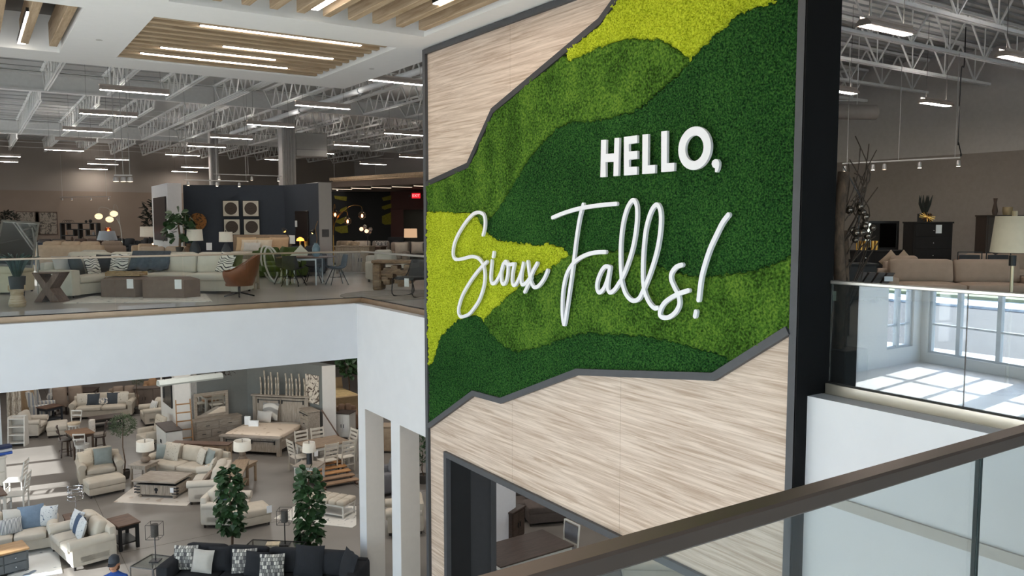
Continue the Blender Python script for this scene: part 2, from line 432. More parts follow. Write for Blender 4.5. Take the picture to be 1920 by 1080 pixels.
well_light(*[(0.903,16.181,4.7)[0]-.05, (0.903,16.181,4.7)[0]+.06], 12.9+.9, (0.903,16.181,4.7)[1]+.1, zs+.05, 'short light bar between thick slats in the left ceiling well')
well_light((4.226,11.41,4.66)[0]-.05, (4.226,11.41,4.66)[0]+.05, 6.5, (4.226,11.41,4.66)[1], zs+.05, 'light bar in the overhead ceiling well, left one')
well_light((5.518,10.21,4.66)[0]-.05, (5.518,10.21,4.66)[0]+.05, 6.0, (5.518,10.21,4.66)[1], zs+.05, 'light bar in the overhead ceiling well, near the sign wall')
for (px, py), lab in (((186, 75), 'small round sprinkler cover on the white soffit left'), ((697, 129), 'small round sprinkler cover on the soffit beside the sign')):
    p = {186: (1.921,14.956,4.61), 697: (6.619,14.861,4.61)}[px]
    tag(M().cyl(0, 0, -.006, .006, .05, n=16).o('sprinkler_cover', mat('c9c6c2', .5, 0)), lab, 'sprinkler cover', loc=p)
# --- sign wall: core, frame, wood panels, trims, moss, letters
core = M().box(6.66, 7.08, 5.0, 5.7, G, zs).box(6.66, 7.08, 11.98, 12.62, G, zs).box(6.66, 7.08, 5.7, 11.98, -2.2, zs)
wall = struct('wall_sign', core, BLACKM)
FR = mat('47484c', .5, .05)
M().box(6.58, 7.1, 4.98, 5.0, G, zs-.01).o('end_panel', mat('141415', .75, .1, 3, spec=.12), wall)
M().box(6.58, 6.67, 4.99, 5.085, G, zs-.02).o('frame_strip', FR, wall)
M().box(6.58, 6.67, 12.60, 12.69, G, zs-.02).o('frame_strip', FR, wall)
M().box(6.58, 6.67, 5.085, 12.60, zs-.10, zs-.02).o('frame_strip', FR, wall)
M().box(6.58, 7.08, 5.7, 11.95, -2.29, -2.2).o('frame_strip', FR, wall)
M().box(6.58, 6.67, 11.95, 12.04, G, -2.2).o('frame_strip', FR, wall)
up = [(7.328,4.613), (7.688,4.331), (7.973,4.138), (10.447,3.327), (11.168,2.567), (12.565,2.329)]
lo = [(5.108,0.637), (6.028,0.043), (8.39,-0.27), (10.236,-0.994), (11.048,-1.023), (12.56,-1.867)]
def strip(poly, w, x0, x1):
    b = M()
    for i in range(len(poly)-1):
        a = Vector(poly[i]); c = Vector(poly[i+1]); d = (c-a).normalized(); n = Vector((-d.y, d.x))*w/2; e = d*w*.2
        b.prism([(a-e+n)[:], (c+e+n)[:], (c+e-n)[:], (a-e-n)[:]], x0+i*.001, x1)
    return b
strip(up, .085, 6.56, 6.66).o('trim_strip', mat('2e2f33', .5, .05), wall)
strip(lo, .085, 6.56, 6.66).o('trim_strip', FR, wall)
def clip(poly, a, b):
    for s, v in ((1, a), (-1, b)):
        out = []
        for i in range(len(poly)):
            p, q = poly[i], poly[(i+1) % len(poly)]; ip, iq = s*(p[0]-v) >= 0, s*(q[0]-v) >= 0
            if ip: out.append(p)
            if ip != iq: t = (v-p[0])/(q[0]-p[0]); out.append((v, p[1]+t*(q[1]-p[1])))
        poly = out
    return poly
SIGNW = wood('d9c8ba', 'ab9583', (1, .24, 7), 3.6, .5)
joints = [5.085, 6.9, 9.02, 10.72, 12.0, 12.6]
joints = [5.085, (7.582,-1.709)[0], (10.003,-1.506)[0], 12.6]
jA = joints[1]; jB = joints[2]
lowpoly = [(5.085, lo[0][1]-.02)]+lo[1:-1]+[(12.6, lo[-1][1]), (12.6, -2.24), (5.085, -2.24)]
for a, b_ in ((5.085, jA), (jA, jB), (jB, 12.6)):
    p = clip(lowpoly, a+.002, b_-.002)
    if len(p) > 2: M().prism(p, 6.632, 6.66).o('wood_panel', SIGNW, wall)
M().box(6.632, 6.66, 12.04, 12.6, G, -2.244).o('wood_panel', SIGNW, wall)
M().box(6.632, 6.66, 5.085, 5.7, G, -2.244).o('wood_panel', SIGNW, wall)
uppoly = [(up[0][0], zs-.1)]+up[1:-1]+[(12.6, up[-1][1]), (12.6, zs-.1)]
jC = (10.057,4.175)[0]
for a, b_ in ((5.085, jC), (jC, 12.6)):
    p = clip(uppoly, a+.002, b_-.002)
    if len(p) > 2: M().prism(p, 6.632, 6.66).o('wood_panel', SIGNW, wall)
# jamb box in the opening
m = M().box(6.7, 7.5, 12.0, 12.12, G, -2.25); wj = struct('door_1', m, mat('3b3b3e', .45, .06))
M().box(7.5, 7.6, 11.97, 12.14, G, -2.25).o('door_edge', mat('47474a', .5, .03), wj)
M().box(6.72, 7.5, 11.992, 12.0, G+.7, G+.708).o('door_rail_line', mat('8a8a8c', .4, 0), wj)
# --- moss
lt_b = [(8.628,3.758), (8.086,3.821), (7.665,3.843), (7.353,3.811), (6.909,3.72), (6.706,3.608), (6.461,3.431), (6.235,3.577), (6.067,3.66), (5.822,3.778), (5.438,3.815), (5.042,3.856)]
lime_top = lt_b+[(4.5, 4.7), (9.2, 4.7)]
olive_up = [(6.461,3.431), (6.555,3.361), (6.69,3.266), (6.898,3.195), (7.256,3.011), (7.651,2.961), (8.075,2.94), (8.52,2.984), (8.913,2.918), (9.42,2.637), (9.696,2.432), (10.098,2.067), (10.345,1.892), (10.788,1.588), (11.123,1.819), (12.595,1.858), (12.9, 2.2), (12.9, 4.6), (9.5, 4.6)]+lt_b[:7]
ll_top = [(12.654,1.867), (12.173,1.854), (11.123,1.819), (10.929,1.768), (10.788,1.613), (10.633,1.517), (10.406,1.424), (9.971,1.386), (9.364,1.369), (8.987,1.386), (8.723,1.349), (8.617,1.233)]
ll_bot = [(8.84,1.125), (9.285,0.95), (9.762,0.747), (10.187,0.528), (10.546,0.295), (10.749,0.16)]
lime_left = ll_top+ll_bot+[(10.94,0.224), (11.137,0.222), (11.652,0.059), (11.98,-0.136), (12.207,-0.335), (12.445,-0.754), (12.705,-0.867)]
ol_low = [(8.617,1.233), (8.193,1.269), (7.775,1.336), (7.336,1.311), (7.059,1.221), (6.752,1.144), (6.462,1.099), (6.111,1.113), (5.748,1.172), (5.509,1.2), (5.345,1.251), (5.201,1.315), (4.977,1.42), (4.8, -1.5), (5.812,0.17), (6.007,0.29), (6.26,0.308), (6.65,0.342), (7.115,0.348), (7.501,0.322), (8.181,0.263), (8.425,0.221), (8.82,0.103), (9.09,-0.004), (9.371,-0.085), (9.789,-0.186), (10.043,-0.192), (10.306,-0.117), (10.578,0.013), (10.749,0.16)]+ll_bot[:5][::-1]
dark_low = [(5.72,0.184), (5.814,0.237), (6.007,0.29), (6.26,0.308), (6.65,0.342), (7.115,0.348), (7.501,0.322), (8.181,0.263), (8.425,0.221), (8.82,0.103), (9.09,-0.004), (9.371,-0.085), (9.789,-0.186), (10.043,-0.192), (10.306,-0.117), (10.578,0.013), (10.749,0.16), (10.94,0.224), (11.137,0.222), (11.652,0.059), (11.98,-0.136), (12.207,-0.335), (12.445,-0.754), (12.705,-0.867), (13, -2.2), (5, -2.2)]
outline = [(5.085, zs-.1), (up[0][0], zs-.1)]+up[1:-1]+[(12.6, up[-1][1]), (12.6, lo[-1][1])]+lo[1:-1][::-1]+[(5.085, lo[0][1])]
def inside(poly, Y, Z):
    c = np.zeros(Y.shape, bool); n = len(poly)
    for i in range(n):
        (y0, z0), (y1, z1) = poly[i], poly[(i+1) % n]
        if z0 == z1: continue
        k = ((z0 > Z) != (z1 > Z)) & (Y < (y1-y0)*(Z-z0)/(z1-z0)+y0); c ^= k
    return c
def vnoise(shape, cell, seed):
    r = np.random.RandomState(seed); h = int(shape[0]/cell)+3; w = int(shape[1]/cell)+3; g = r.rand(h, w)
    a = np.arange(shape[0])/cell; b = np.arange(shape[1])/cell; i = a.astype(int); j = b.astype(int); u = (a-i)[:, None]; v = (b-j)[None]
    u = u*u*(3-2*u); v = v*v*(3-2*v); G0 = lambda di, dj: g[np.ix_(i+di, j+dj)]
    return G0(0, 0)*(1-u)*(1-v)+G0(1, 0)*u*(1-v)+G0(0, 1)*(1-u)*v+G0(1, 1)*u*v
st = .0125; ya, yb, za, zb = 5.09, 12.6, -2.02, zs-.1
ny_, nz_ = int((yb-ya)/st), int((zb-za)/st)
Yg, Zg = np.meshgrid(ya+np.arange(ny_+1)*st, za+np.arange(nz_+1)*st, indexing='ij'); shp = Yg.shape
Yc = (Yg[:-1, :-1]+st/2); Zc = (Zg[:-1, :-1]+st/2)
jy = (vnoise(Yc.shape, 3, 5)-.5)*.05; jz = (vnoise(Yc.shape, 3, 6)-.5)*.05
cls = np.zeros(Yc.shape, int)
Yj, Zj = Yc+jy, Zc+jz
for k, p in ((1, olive_up), (4, ol_low), (5, dark_low), (3, lime_left), (2, lime_top)): cls[inside(p, Yj, Zj)] = k
ok = inside(outline, Yc, Zc)
fine = vnoise(shp, 1.6, 1)*.5+vnoise(shp, 3.2, 2)*.6; big = vnoise(shp, 14, 3); mid = vnoise(shp, 6, 4)
def mossmat(c0, c1, c2, sc, big_sc, big_amt):
    m = bpy.data.materials.new('moss'); m.use_nodes = True; n = m.node_tree.nodes; L = m.node_tree.links.new; b = n['Principled BSDF']
    b.inputs['Roughness'].default_value = .95; b.inputs['Specular IOR Level'].default_value = .1
    tc = n.new('ShaderNodeTexCoord'); v = n.new('ShaderNodeTexNoise'); v.inputs['Scale'].default_value = sc; v.inputs['Detail'].default_value = 3
    L(tc.outputs['Object'], v.inputs[0]); rp = n.new('ShaderNodeValToRGB'); e = rp.color_ramp.elements
    e[0].position = .32; e[0].color = lin(c0); e[1].position = .7; e[1].color = lin(c2); x = e.new(.5); x.color = lin(c1)
    nb = n.new('ShaderNodeTexNoise'); nb.inputs['Scale'].default_value = big_sc; nb.inputs['Detail'].default_value = 2; L(tc.outputs['Object'], nb.inputs[0])
    ad = n.new('ShaderNodeMath'); ad.operation = 'MULTIPLY_ADD'; ad.inputs[1].default_value = big_amt; L(nb.outputs['Fac'], ad.inputs[0])
    su = n.new('ShaderNodeMath'); su.operation = 'SUBTRACT'; su.inputs[1].default_value = big_amt*.5; L(v.outputs['Fac'], su.inputs[0]); L(su.outputs[0], ad.inputs[2])
    L(ad.outputs[0], rp.inputs[0]); L(rp.outputs[0], b.inputs['Base Color'])
    bp = n.new('ShaderNodeBump'); bp.inputs['Strength'].default_value = 1.0; bp.inputs['Distance'].default_value = .03; L(v.outputs['Fac'], bp.inputs['Height']); L(bp.outputs[0], b.inputs['Normal'])
    return m
DK = mossmat('0b2110', '21491f', '3f6b2e', 48, 1.2, .2); OL = mossmat('223a10', '3f6320', '63822e', 36, 2.2, .5); LM = mossmat('7d8a14', 'a9b829', 'cbd53f', 48, 2, .2)  # darkest DK tone also paints the deep shade between moss clumps
moss = thing('moss_panel', 'living moss artwork in lime, olive and dark green between wood panels', 'wall art', (6.6, 8.8, 1.2))
specs = {0: (DK, 'large dark green moss field behind the lettering', .028, .0), 1: (OL, 'olive moss at upper left', .02, .03), 2: (LM, 'lime moss at top', .04, .01),
         3: (LM, 'lime moss at left edge', .04, .01), 4: (OL, 'olive moss at lower right', .02, .03), 5: (DK, 'dark green moss at the bottom', .028, .0)}
for k, (mt, lb, af, ab) in specs.items():
    sel = ok & (cls == k); ii, jj = np.nonzero(sel)
    H = .012+af*fine*1.7+ab*(big*.9+mid*.7)
    used = np.zeros(shp, bool); edge = np.zeros(shp, int)
    for di in (0, 1):
        for dj in (0, 1): used[ii+di, jj+dj] = True; np.add.at(edge, (ii+di, jj+dj), 1)
    H = np.where(edge < 4, H*.45, H)
    idx = -np.ones(shp, int); idx[used] = np.arange(used.sum())
    co = np.stack([6.635-H[used]-6.6, Yg[used]-8.8, Zg[used]-1.2], 1)
    fa = np.stack([idx[ii, jj], idx[ii, jj+1], idx[ii+1, jj+1], idx[ii+1, jj]], 1)
    me = bpy.data.meshes.new('moss_patch'); me.vertices.add(len(co)); me.vertices.foreach_set('co', co.ravel().astype('f'))
    me.loops.add(fa.size); me.polygons.add(len(fa)); me.loops.foreach_set('vertex_index', fa.ravel().astype('i'))
    me.polygons.foreach_set('loop_start', np.arange(0, fa.size, 4).astype('i')); me.update(calc_edges=True); me.validate(); me.materials.append(mt)
    o = bpy.data.objects.new('moss_patch', me); COL.objects.link(o); o.parent = moss; o['label'] = lb
# --- letters
LET = mat('e2e3ea', .35, .02); LX = 6.50; LX1 = 6.535
hl = thing('wall_lettering', 'white block capital greeting HELLO with a comma on the moss wall', 'lettering', (LX, 8, 2.4))
def letter(poly, name='letter', hole=None):
    b = M(); b.at((-LX, -8, -2.4))
    if hole is None: b.prism(poly, LX, LX1)
    else:
        n = len(poly)
        for X in (LX, LX1): b.add([(X, *p) for p in poly]+[(X, *p) for p in hole], [(i, (i+1) % n, n+(i+1) % n, n+i) for i in range(n)])
        for pl in (poly, hole): b.add([(LX, *p) for p in pl]+[(LX1, *p) for p in pl], [(i, (i+1) % n, n+(i+1) % n, n+i) for i in range(n)])
    return b.o(name, LET, hl)
letter([(7.842,2.686),(7.747,2.681),(7.749,2.51),(7.598,2.507),(7.592,2.688),(7.508,2.684),(7.519,2.236),(7.607,2.235),(7.604,2.408),(7.754,2.411),(7.751,2.234),(7.851,2.234)])
letter([(7.425,2.686),(7.196,2.686),(7.194,2.599),(7.335,2.595),(7.333,2.511),(7.19,2.508),(7.188,2.416),(7.331,2.413),(7.33,2.33),(7.193,2.328),(7.191,2.236),(7.417,2.235)])
letter([(7.105,2.686),(7.011,2.685),(7.01,2.331),(6.89,2.331),(6.89,2.237),(7.102,2.237)])
letter([(6.8,2.693),(6.708,2.694),(6.704,2.338),(6.588,2.337),(6.588,2.246),(6.791,2.244)])
oc = [(6.295,2.472),(6.536,2.471),(6.064,2.473),(6.292,2.701),(6.298,2.242)]
def ell(c, rx, rz, sh=0): return [(c[0]+rx*cos(t), c[1]+rz*sin(t)+sh*cos(t)) for t in [2*pi*k/40 for k in range(40)]]
c0 = oc[0]; rY = abs(oc[1][0]-oc[2][0])/2; rZ = abs(oc[3][1]-oc[4][1])/2
letter(ell(c0, rY, rZ), hole=ell(c0, rY*.56, rZ*.59))
letter([(6.046,2.291),(6.036,2.323),(5.999,2.34),(5.962,2.334),(5.942,2.305),(5.941,2.27),(5.949,2.234),(5.972,2.201),(5.998,2.206),(5.997,2.245),(6.029,2.258)])
sl_ = thing('script_lettering', 'white handwritten city name with exclamation mark on the moss wall', 'lettering', (LX, 9, .8))
def brush(name, pts, w=.052, off=0):
    p = catmull(pts, 6); b = M(); b.at((-LX-off, -9, -.8)); n = len(p); Lf = []; Rt = []
    for i in range(n):
        a = Vector(p[max(0, i-1)]); c = Vector(p[min(n-1, i+1)]); d = (c-a); d.normalize(); q = Vector((-d.y, d.x))*w/2
        Lf.append(Vector(p[i])+q); Rt.append(Vector(p[i])-q)
    def cap(c, a0): return [(c[0]+cos(a0+t)*w/2, c[1]+sin(a0+t)*w/2) for t in [pi*k/6 for k in range(7)]]
    vs = []; fs = []
    for X in (LX, LX1):
        for i, (l, r) in enumerate(zip(Lf, Rt)): x = X-.006*i/n; vs += [(x, l.x, l.y), (x, r.x, r.y)]
    N2 = 2*n
    for i in range(n-1):
        a = 2*i; fs += [(a, a+1, a+3, a+2), (N2+a, N2+a+2, N2+a+3, N2+a+1), (a, a+2, N2+a+2, N2+a), (a+1, N2+a+1, N2+a+3, a+3)]
    b.add(vs, fs)
    for e, o_ in ((0, 1), (n-1, n-2)):
        d = Vector(p[e])-Vector(p[o_]); x = -.006*e/n-.0008; b.prism(cap(p[e], math.atan2(d.y, d.x)-pi/2), LX+x, LX1+x)
    return b.o(name, LET, sl_)
brush('letter', [(10.62,1.49),(10.568,1.601),(10.561,1.726),(10.618,1.806),(10.757,1.83),(10.915,1.799),(11.133,1.68),(11.358,1.502),(11.505,1.329),(11.546,1.176),(11.496,1.102),(11.382,1.087),(11.175,1.114),(10.956,1.15),(10.779,1.138),(10.657,1.079),(10.579,0.975),(10.566,0.832),(10.608,0.685),(10.713,0.514),(10.855,0.374),(11.036,0.246),(11.221,0.187),(11.316,0.185),(11.372,0.242),(11.352,0.349),(11.237,0.529),(11.05,0.71),(10.851,0.87),(10.675,0.988),(10.496,1.089)])
brush('letter', [(10.362,1.106),(10.386,0.966),(10.396,0.842),(10.363,0.776),(10.287,0.777),(10.189,0.854),(10.092,0.972),(10.028,1.079)], off=.001)
brush('letter', [(10.309,1.234),(10.322,1.172)])
brush('letter', [(10.076,1.025),(10.012,1.101),(9.955,1.108),(9.924,1.041),(9.933,0.92),(9.981,0.814),(10.035,0.779),(10.086,0.807),(10.101,0.911),(10.076,1.017),(10.012,1.092),(9.886,1.074),(9.754,1.088)], off=.002)
brush('letter', [(9.754,1.088),(9.794,0.979),(9.815,0.858),(9.787,0.788),(9.717,0.796),(9.626,0.903),(9.552,1.025),(9.517,1.127),(9.567,0.974),(9.581,0.872),(9.552,0.807),(9.469,0.826),(9.361,0.91),(9.275,1.022),(9.182,1.121)], off=.003)
brush('letter', [(9.42,1.131),(9.39,1),(9.347,0.87),(9.26,0.788),(9.147,0.817),(9.023,0.922),(8.942,1.035)], off=.001)
brush('letter', [(9.332,0.92),(9.404,0.817),(9.486,0.708)], off=.002)
brush('letter', [(8.191,1.906),(8.26,1.742),(8.323,1.496),(8.369,1.248),(8.413,1.014),(8.465,0.777),(8.518,0.536),(8.572,0.339),(8.612,0.46),(8.616,0.647),(8.59,0.835),(8.522,1.008),(8.414,1.13),(8.267,1.219),(8.086,1.282),(7.909,1.312),(7.742,1.321)])
brush('letter', [(8.838,1.744),(8.598,1.801),(8.274,1.856),(7.892,1.89),(7.548,1.905)], off=.002)
brush('letter', [(7.657,1.136),(7.739,1.145),(7.819,1.085),(7.892,0.962),(7.903,0.865),(7.852,0.816),(7.767,0.875),(7.696,1.005),(7.657,1.133),(7.684,0.99),(7.694,0.88),(7.645,0.831),(7.562,0.873),(7.47,0.972)], off=.001)
brush('letter', [(7.47,0.972),(7.358,1.147),(7.249,1.393),(7.192,1.649),(7.186,1.842),(7.226,1.932),(7.281,1.93),(7.358,1.844),(7.424,1.678),(7.459,1.464),(7.463,1.25),(7.448,1.066),(7.423,0.944),(7.352,0.826),(7.238,0.765),(7.128,0.798),(7.053,0.908)], off=.002)
brush('letter', [(7.053,0.908),(6.94,1.123),(6.84,1.375),(6.793,1.607),(6.79,1.78),(6.829,1.871),(6.881,1.874),(6.953,1.796),(7.024,1.62),(7.057,1.413),(7.07,1.205),(7.066,1.027),(7.031,0.88),(6.954,0.767),(6.868,0.711),(6.816,0.717)], off=.003)
brush('letter', [(6.45,1.221),(6.537,1.193),(6.605,1.126),(6.613,1.054),(6.562,0.971),(6.501,0.89),(6.479,0.793),(6.526,0.703),(6.614,0.637),(6.705,0.614),(6.773,0.632),(6.774,0.688),(6.719,0.773),(6.609,0.846),(6.472,0.907),(6.342,0.948)], off=.001)
brush('letter', [(5.809,1.762),(5.885,1.681),(5.968,1.548),(6.045,1.412),(6.113,1.247),(6.163,1.081),(6.193,0.856)])
brush('letter', [(6.232,0.727),(6.24,0.677)])
# --- glass balustrades
GL = glassmat('balustrade_glass', (.96, .975, .97), .002, .3); GLR = glassmat('balustrade_glass_right', (.75, .8, .8), .27, 1.0)
RAILB = mat('a08f80', .35, .06, 4, metal=.9); RAILD = mat('6b5d54', .38, .05, 4, metal=.75)
SHOE = mat('a08872', .35, .1, 3, metal=.75)  # brown reflected in the back band, put into the base colour
def balustrade(lab, p0, p1, cuts, z1, glass, rail, shoe, rh=.035, rw_=.05, sh=.10):
    a = Vector(p0); b = Vector(p1); d = b-a; Lg = d.length; rot = math.atan2(d.y, d.x)
    t = thing('glass_railing', lab, 'railing', (a.x, a.y, 0), rot)
    M().box(0, Lg, -rw_/2, rw_/2, z1-rh, z1, .006).o('handrail', rail, t)
    M().box(0, Lg, -.05, .05, 0, sh).o('base_shoe', shoe, t)
    M().box(0, Lg, -.02, .02, sh, sh+.012).o('gasket', BLACKM, t)
    e = [0]+cuts+[Lg]
    for i in range(len(e)-1):
        M().box(e[i]+.006, e[i+1]-.006, -.006, .006, sh, z1-rh).o('glass_pane', glass, t)
    return t
balustrade('glass railing along the back balcony with pale bronze cap', (-4.2, 16.04), (6.86, 16.04), [4.2+(2.151,0.321)[0], 4.2+(3.312,0.26)[0], 4.2+(4.499,0.612)[0], 4.2+(5.656,0.569)[0], 4.2+(6.357,0.542)[0]], 1.08, GL, RAILB, SHOE)
balustrade('short glass railing returning from the back balcony to the sign wall', (6.86, 16.04), (6.86, 12.7), [16.04-(14.899,0.588)[0], 16.04-(13.666,0.46)[0]], 1.08, GL, mat('b5b2b0', .3, .04, metal=.9), SHOE)
balustrade('glass railing right of the sign wall reflecting the window side', (7.06, 4.97), (7.06, 1.22), [4.97-(3.643,0.678)[0]], 1.12, GLR, mat('d8d4d0', .3, .03, metal=.9), mat('cfc6b8', .3, .06, 2, metal=.85))
fg = balustrade('foreground glass railing with dark metal handrail crossing the view', (-9, 1.19), (7.0, 1.19), [9+(0.973,1.04)[0], 9+(2.406,0.906)[0]], 1.07, glassmat('foreground_glass', (.88, .92, .92), .05, 1.0), RAILD, SHOE, .042, .06)
for x in ((0.973,1.04)[0], (2.406,0.906)[0]): M().box(9+x-.006, 9+x+.006, -.008, .008, .1, 1.03).o('glass_edge', mat('2d3a3a', .1, .05, metal=.3), fg)
# --- window side (seen in reflection, and where the daylight comes from)
FRM = mat('b9c0c4', .4, .04); PANE = glassmat('window_glass', (.94, .97, .98), .03, .8); WALLW = mat('d5d6d4', .7, .03)
K = Vector((-29.0, 24.8)); az = R(9); d1 = Vector((sin(az), -cos(az)))       # main window wall runs from K toward the visitor side
def window_wall(n0, base, rot, Lg, zlo, zhi, wins, wallm=WALLW):
    """wall with window openings: wins = list of (x0,x1,z0,z1,[mullion xs],[transom zs])"""
    b = M().at((base[0], base[1], 0), rot); xs = 0
    for (x0, x1, z0, z1, mu, tr) in wins:
        if x0 > xs: b.box(xs, x0, -.25, .25, zlo, zhi)
        if z0 > zlo: b.box(x0, x1, -.25, .25, zlo, z0)
        if z1 < zhi: b.box(x0, x1, -.25, .25, z1, zhi)
        xs = x1
    if xs < Lg: b.box(xs, Lg, -.25, .25, zlo, zhi)
    struct('wall_'+n0, b, wallm)
    for i, (x0, x1, z0, z1, mu, tr) in enumerate(wins):
        f = M().at((base[0], base[1], 0), rot)
        for x in [x0+.05]+mu+[x1-.05]: f.box(x-.11, x+.11, -.12, .12, z0, z1)
        for z in [z0+.05]+tr+[z1-.05]: f.box(x0, x1, -.09, .09, z-.05, z+.05)
        wf = struct('window_%s_%d' % (n0, i+1), f, FRM)
        M().at((base[0], base[1], 0), rot).box(x0+.05, x1-.05, -.008, .008, z0, z1).o('window_pane', PANE, wf)
        c = Matrix.Translation((base[0], base[1], 0)) @ Matrix.Rotation(rot, 4, 'Z') @ Vector(((x0+x1)/2, -.3, (z0+z1)/2))
rot1 = math.atan2(d1.y, d1.x)
wins = []; x = .7
while x < 27: wins.append((x, x+5.6, G+.55, 6.0, [x+1.7, x+3.9], [G+2.1, -.6, 2.6])); x += 6.3
window_wall('left', K, rot1, 34, G, 6.6, wins)
window_wall('corner', (K.x, K.y), 0, 24.7, G, 6.6, [(1.0, 3.4, G+.9, -.2, [2.2], [G+2.1]), (9, 13, G+.6, -.2, [11], [G+2.1])])
window_wall('left_near', (-4.2, 24.8), pi/2, 34, G, -.9, [(1.2, 3.0, G+.1, -3.4, [], []), (3.6, 7.6, G+.1, -3.4, [5.4], [])])
window_wall('left_upper', (-4.2, 15.9), pi/2, 43, 0, 6.6, [(1.5, 6.5, .1, 2.6, [4], []), (9.5, 12.5, .1, 2.6, [], []), (15, 20, .1, 2.6, [17.5], []), (22, 27, .1, 2.6, [24.5], []), (29, 34, .1, 2.6, [31.5], [])])
window_wall('front', (-25, -13), 0, 60, G, 6.6, [(1, 15, G+.5, 5.5, [4, 8, 12], [G+2.2, -1, 2.5]), (16, 30, G+.5, 5.5, [20, 24, 27], [G+2.2, -1, 2.5]), (31, 45, G+.5, 5.5, [34, 38, 42], [G+2.2, -1, 2.5])])  # unseen windows behind the camera, added for frontal light on the fascia
# outdoors
m = M().box(-95, -29, -60, 90, G-.4, G-.12).box(-29, -4.4, 25, 90, G-.4, G-.12); struct('floor_parking', m, mat('3e3f42', .9, .1, .4))
struct('floor_bounce', M().box(-29, 60, -90, -13.3, G-.4, G-.12), mat('d2cfca', .9, .05, 2))  # unseen pale ground, added to bounce sunlight up to the ceilings
for i in range(9):
    tag(M().box(-52, -44, -.06, .06, 0, .006).o('parking_line', mat('d8c060', .7, .05)), ['first', 'second', 'third', 'fourth', 'fifth', 'sixth', 'seventh', 'eighth', 'ninth'][i]+' yellow bay line from the front on the asphalt outside', 'road marking', 'yellow bay lines of the car park', (0, -14+i*4.2, G-.119), (0, 0, R(8)))
m = M().box(-66, -60, -60, 90, G-.12, G+.1); struct('floor_verge', m, mat('d8dcde', .9, .3, 2, .5, 4))
m = M().box(-140, -66, -80, 110, G-.12, G+.4); o = m.o('lawn', mat('8b8f6a', .95, .15, 1)); o['kind'] = 'stuff'; o['label'] = 'pale grass bank beyond the car park'; o['category'] = 'grass'
# portals for the sky
area('portal_left', (-26.4, 9, 0), (pi/2, 0, rot1), 32, 12, 1, portal=True)
area('portal_front', (0, -12.6, 0), (pi/2, 0, pi), 44, 11, 1, portal=True)
# --- suspended linear lights on the upper floor (a 5 m grid)
HOUS = mat('b3a8a0', .5, .05); LEDW = emis('fff2e6', 42.0)
proto = thing('linear_light', 'x', 'pendant light', (0, 0, 0))
pr_ = M()
pr_.prism([(-.09, .0), (-.09, .03), (-.04, .10), (.04, .10), (.09, .03), (.09, 0)], -.8, .8).o('housing', HOUS, proto)
M().box(-.78, .78, -.05, .05, -.006, -.001).o('diffuser', LEDW, proto)
M().box(-.76, .76, -.03, .03, .102, .106).o('added_uplight', emis('fff6ee', 25.0), proto)  # glowing strip added on top, out of sight, to brighten the roof deck
for s_ in (-1, 1): M().box(-.8, .8, s_*.04-.004, s_*.04+.004, .1, .135).o('glow_baffle', HOUS, proto)  # lips added to keep the strip's glow off the housing sides
for x in (-.6, .6): M().tube(((x, 0, .1), (x, 0, 1.65)), .004, 4).o('cable', mat('55524f', .6, 0), proto)
gl = 'suspended linear lights over the upper floor'
used = 0
LP = [((3.655,22.545,4.9), 'nearest suspended light bar at the left, under the white joists'), ((3.755,27.825,4.9), 'suspended light bar, second from front in the left column'), ((3.778,33.157,4.9), 'suspended light bar, third in the left column'),
      ((3.877,42.709,4.9), 'suspended light bar, last bright one of the left column'), ((8.489,17.63,4.9), 'large suspended light bar beside the top left of the sign wall'), ((8.545,22.541,4.9), 'suspended light bar in front of the white pipe'),
      ((8.723,27.898,4.9), 'suspended light bar left of the ribbed column top'), ((8.718,32.842,4.9), 'suspended light bar left of the ribbed column, further back'), ((8.819,37.175,4.9), 'suspended light bar above the navy wall left part'),
      ((13.691,27.895,4.9), 'suspended light bar touching the sign edge, middle height'), ((13.848,33.238,4.9), 'suspended light bar right of the hanging duct box'), ((14.01,37.761,4.9), 'suspended light bar below the duct box'),
      ((18.977,37.603,4.9), 'suspended light bar touching the sign edge, lower one'), ((8.968,42.618,4.9), 'suspended light bar against the brown back wall, right of centre'), ((6.516,47.59,4.9), 'upper one of three stepped light bars against the back wall'),
      ((6.603,51.901,4.9), 'middle one of three stepped light bars against the back wall'), ((6.705,57.01,4.9), 'lowest of three stepped light bars against the back wall'), ((1.634,48.273,4.9), 'light bar cut by the left photo edge, upper'),
      ((1.72,52.623,4.9), 'light bar cut by the left photo edge, lower'), ((12.018,56.8,4.9), 'farthest small light bar left of the grey column'), ((11.605,51.934,4.9), 'small light bar above the farthest one'), ((19.367,43.442,4.9), 'far light bar above the dark mural room'), ((13.924,43.132,4.9),'small far light bar beside the ribbed column')]
for i, (p, lab) in enumerate(LP):
    o = proto if i == 0 else dup(proto); o.location = (p[0], p[1], 4.9); o['label'] = lab
o = dup(proto, (4.16,40.877,5.2), label='unlit white light bar under the roof at the left'); 
for c in o.children:
    if c.name.startswith('diff'): c.data = c.data.copy(); c.data.materials[0] = mat('d0cfcc', .5, 0)  # only the diffuser is dark; the added top strip still glows
for (p, lab) in (((11.844,7.524,4.6), 'large suspended light over the right-hand room, nearest the dark column'), ((15.965,7.539,4.6), 'suspended light cut by the right photo edge'), ((20.335,11.505,4.6), 'suspended light in front of the far right wall'), ((16.502,11.599,4.6), 'suspended light half hidden by the dark column')):
    o = dup(proto, p, label=lab); o.scale = (.75, 1.5, 1.0)
    for c in o.children:
        if c.name.startswith('cable'): c.scale = (1, 1, 1.22)
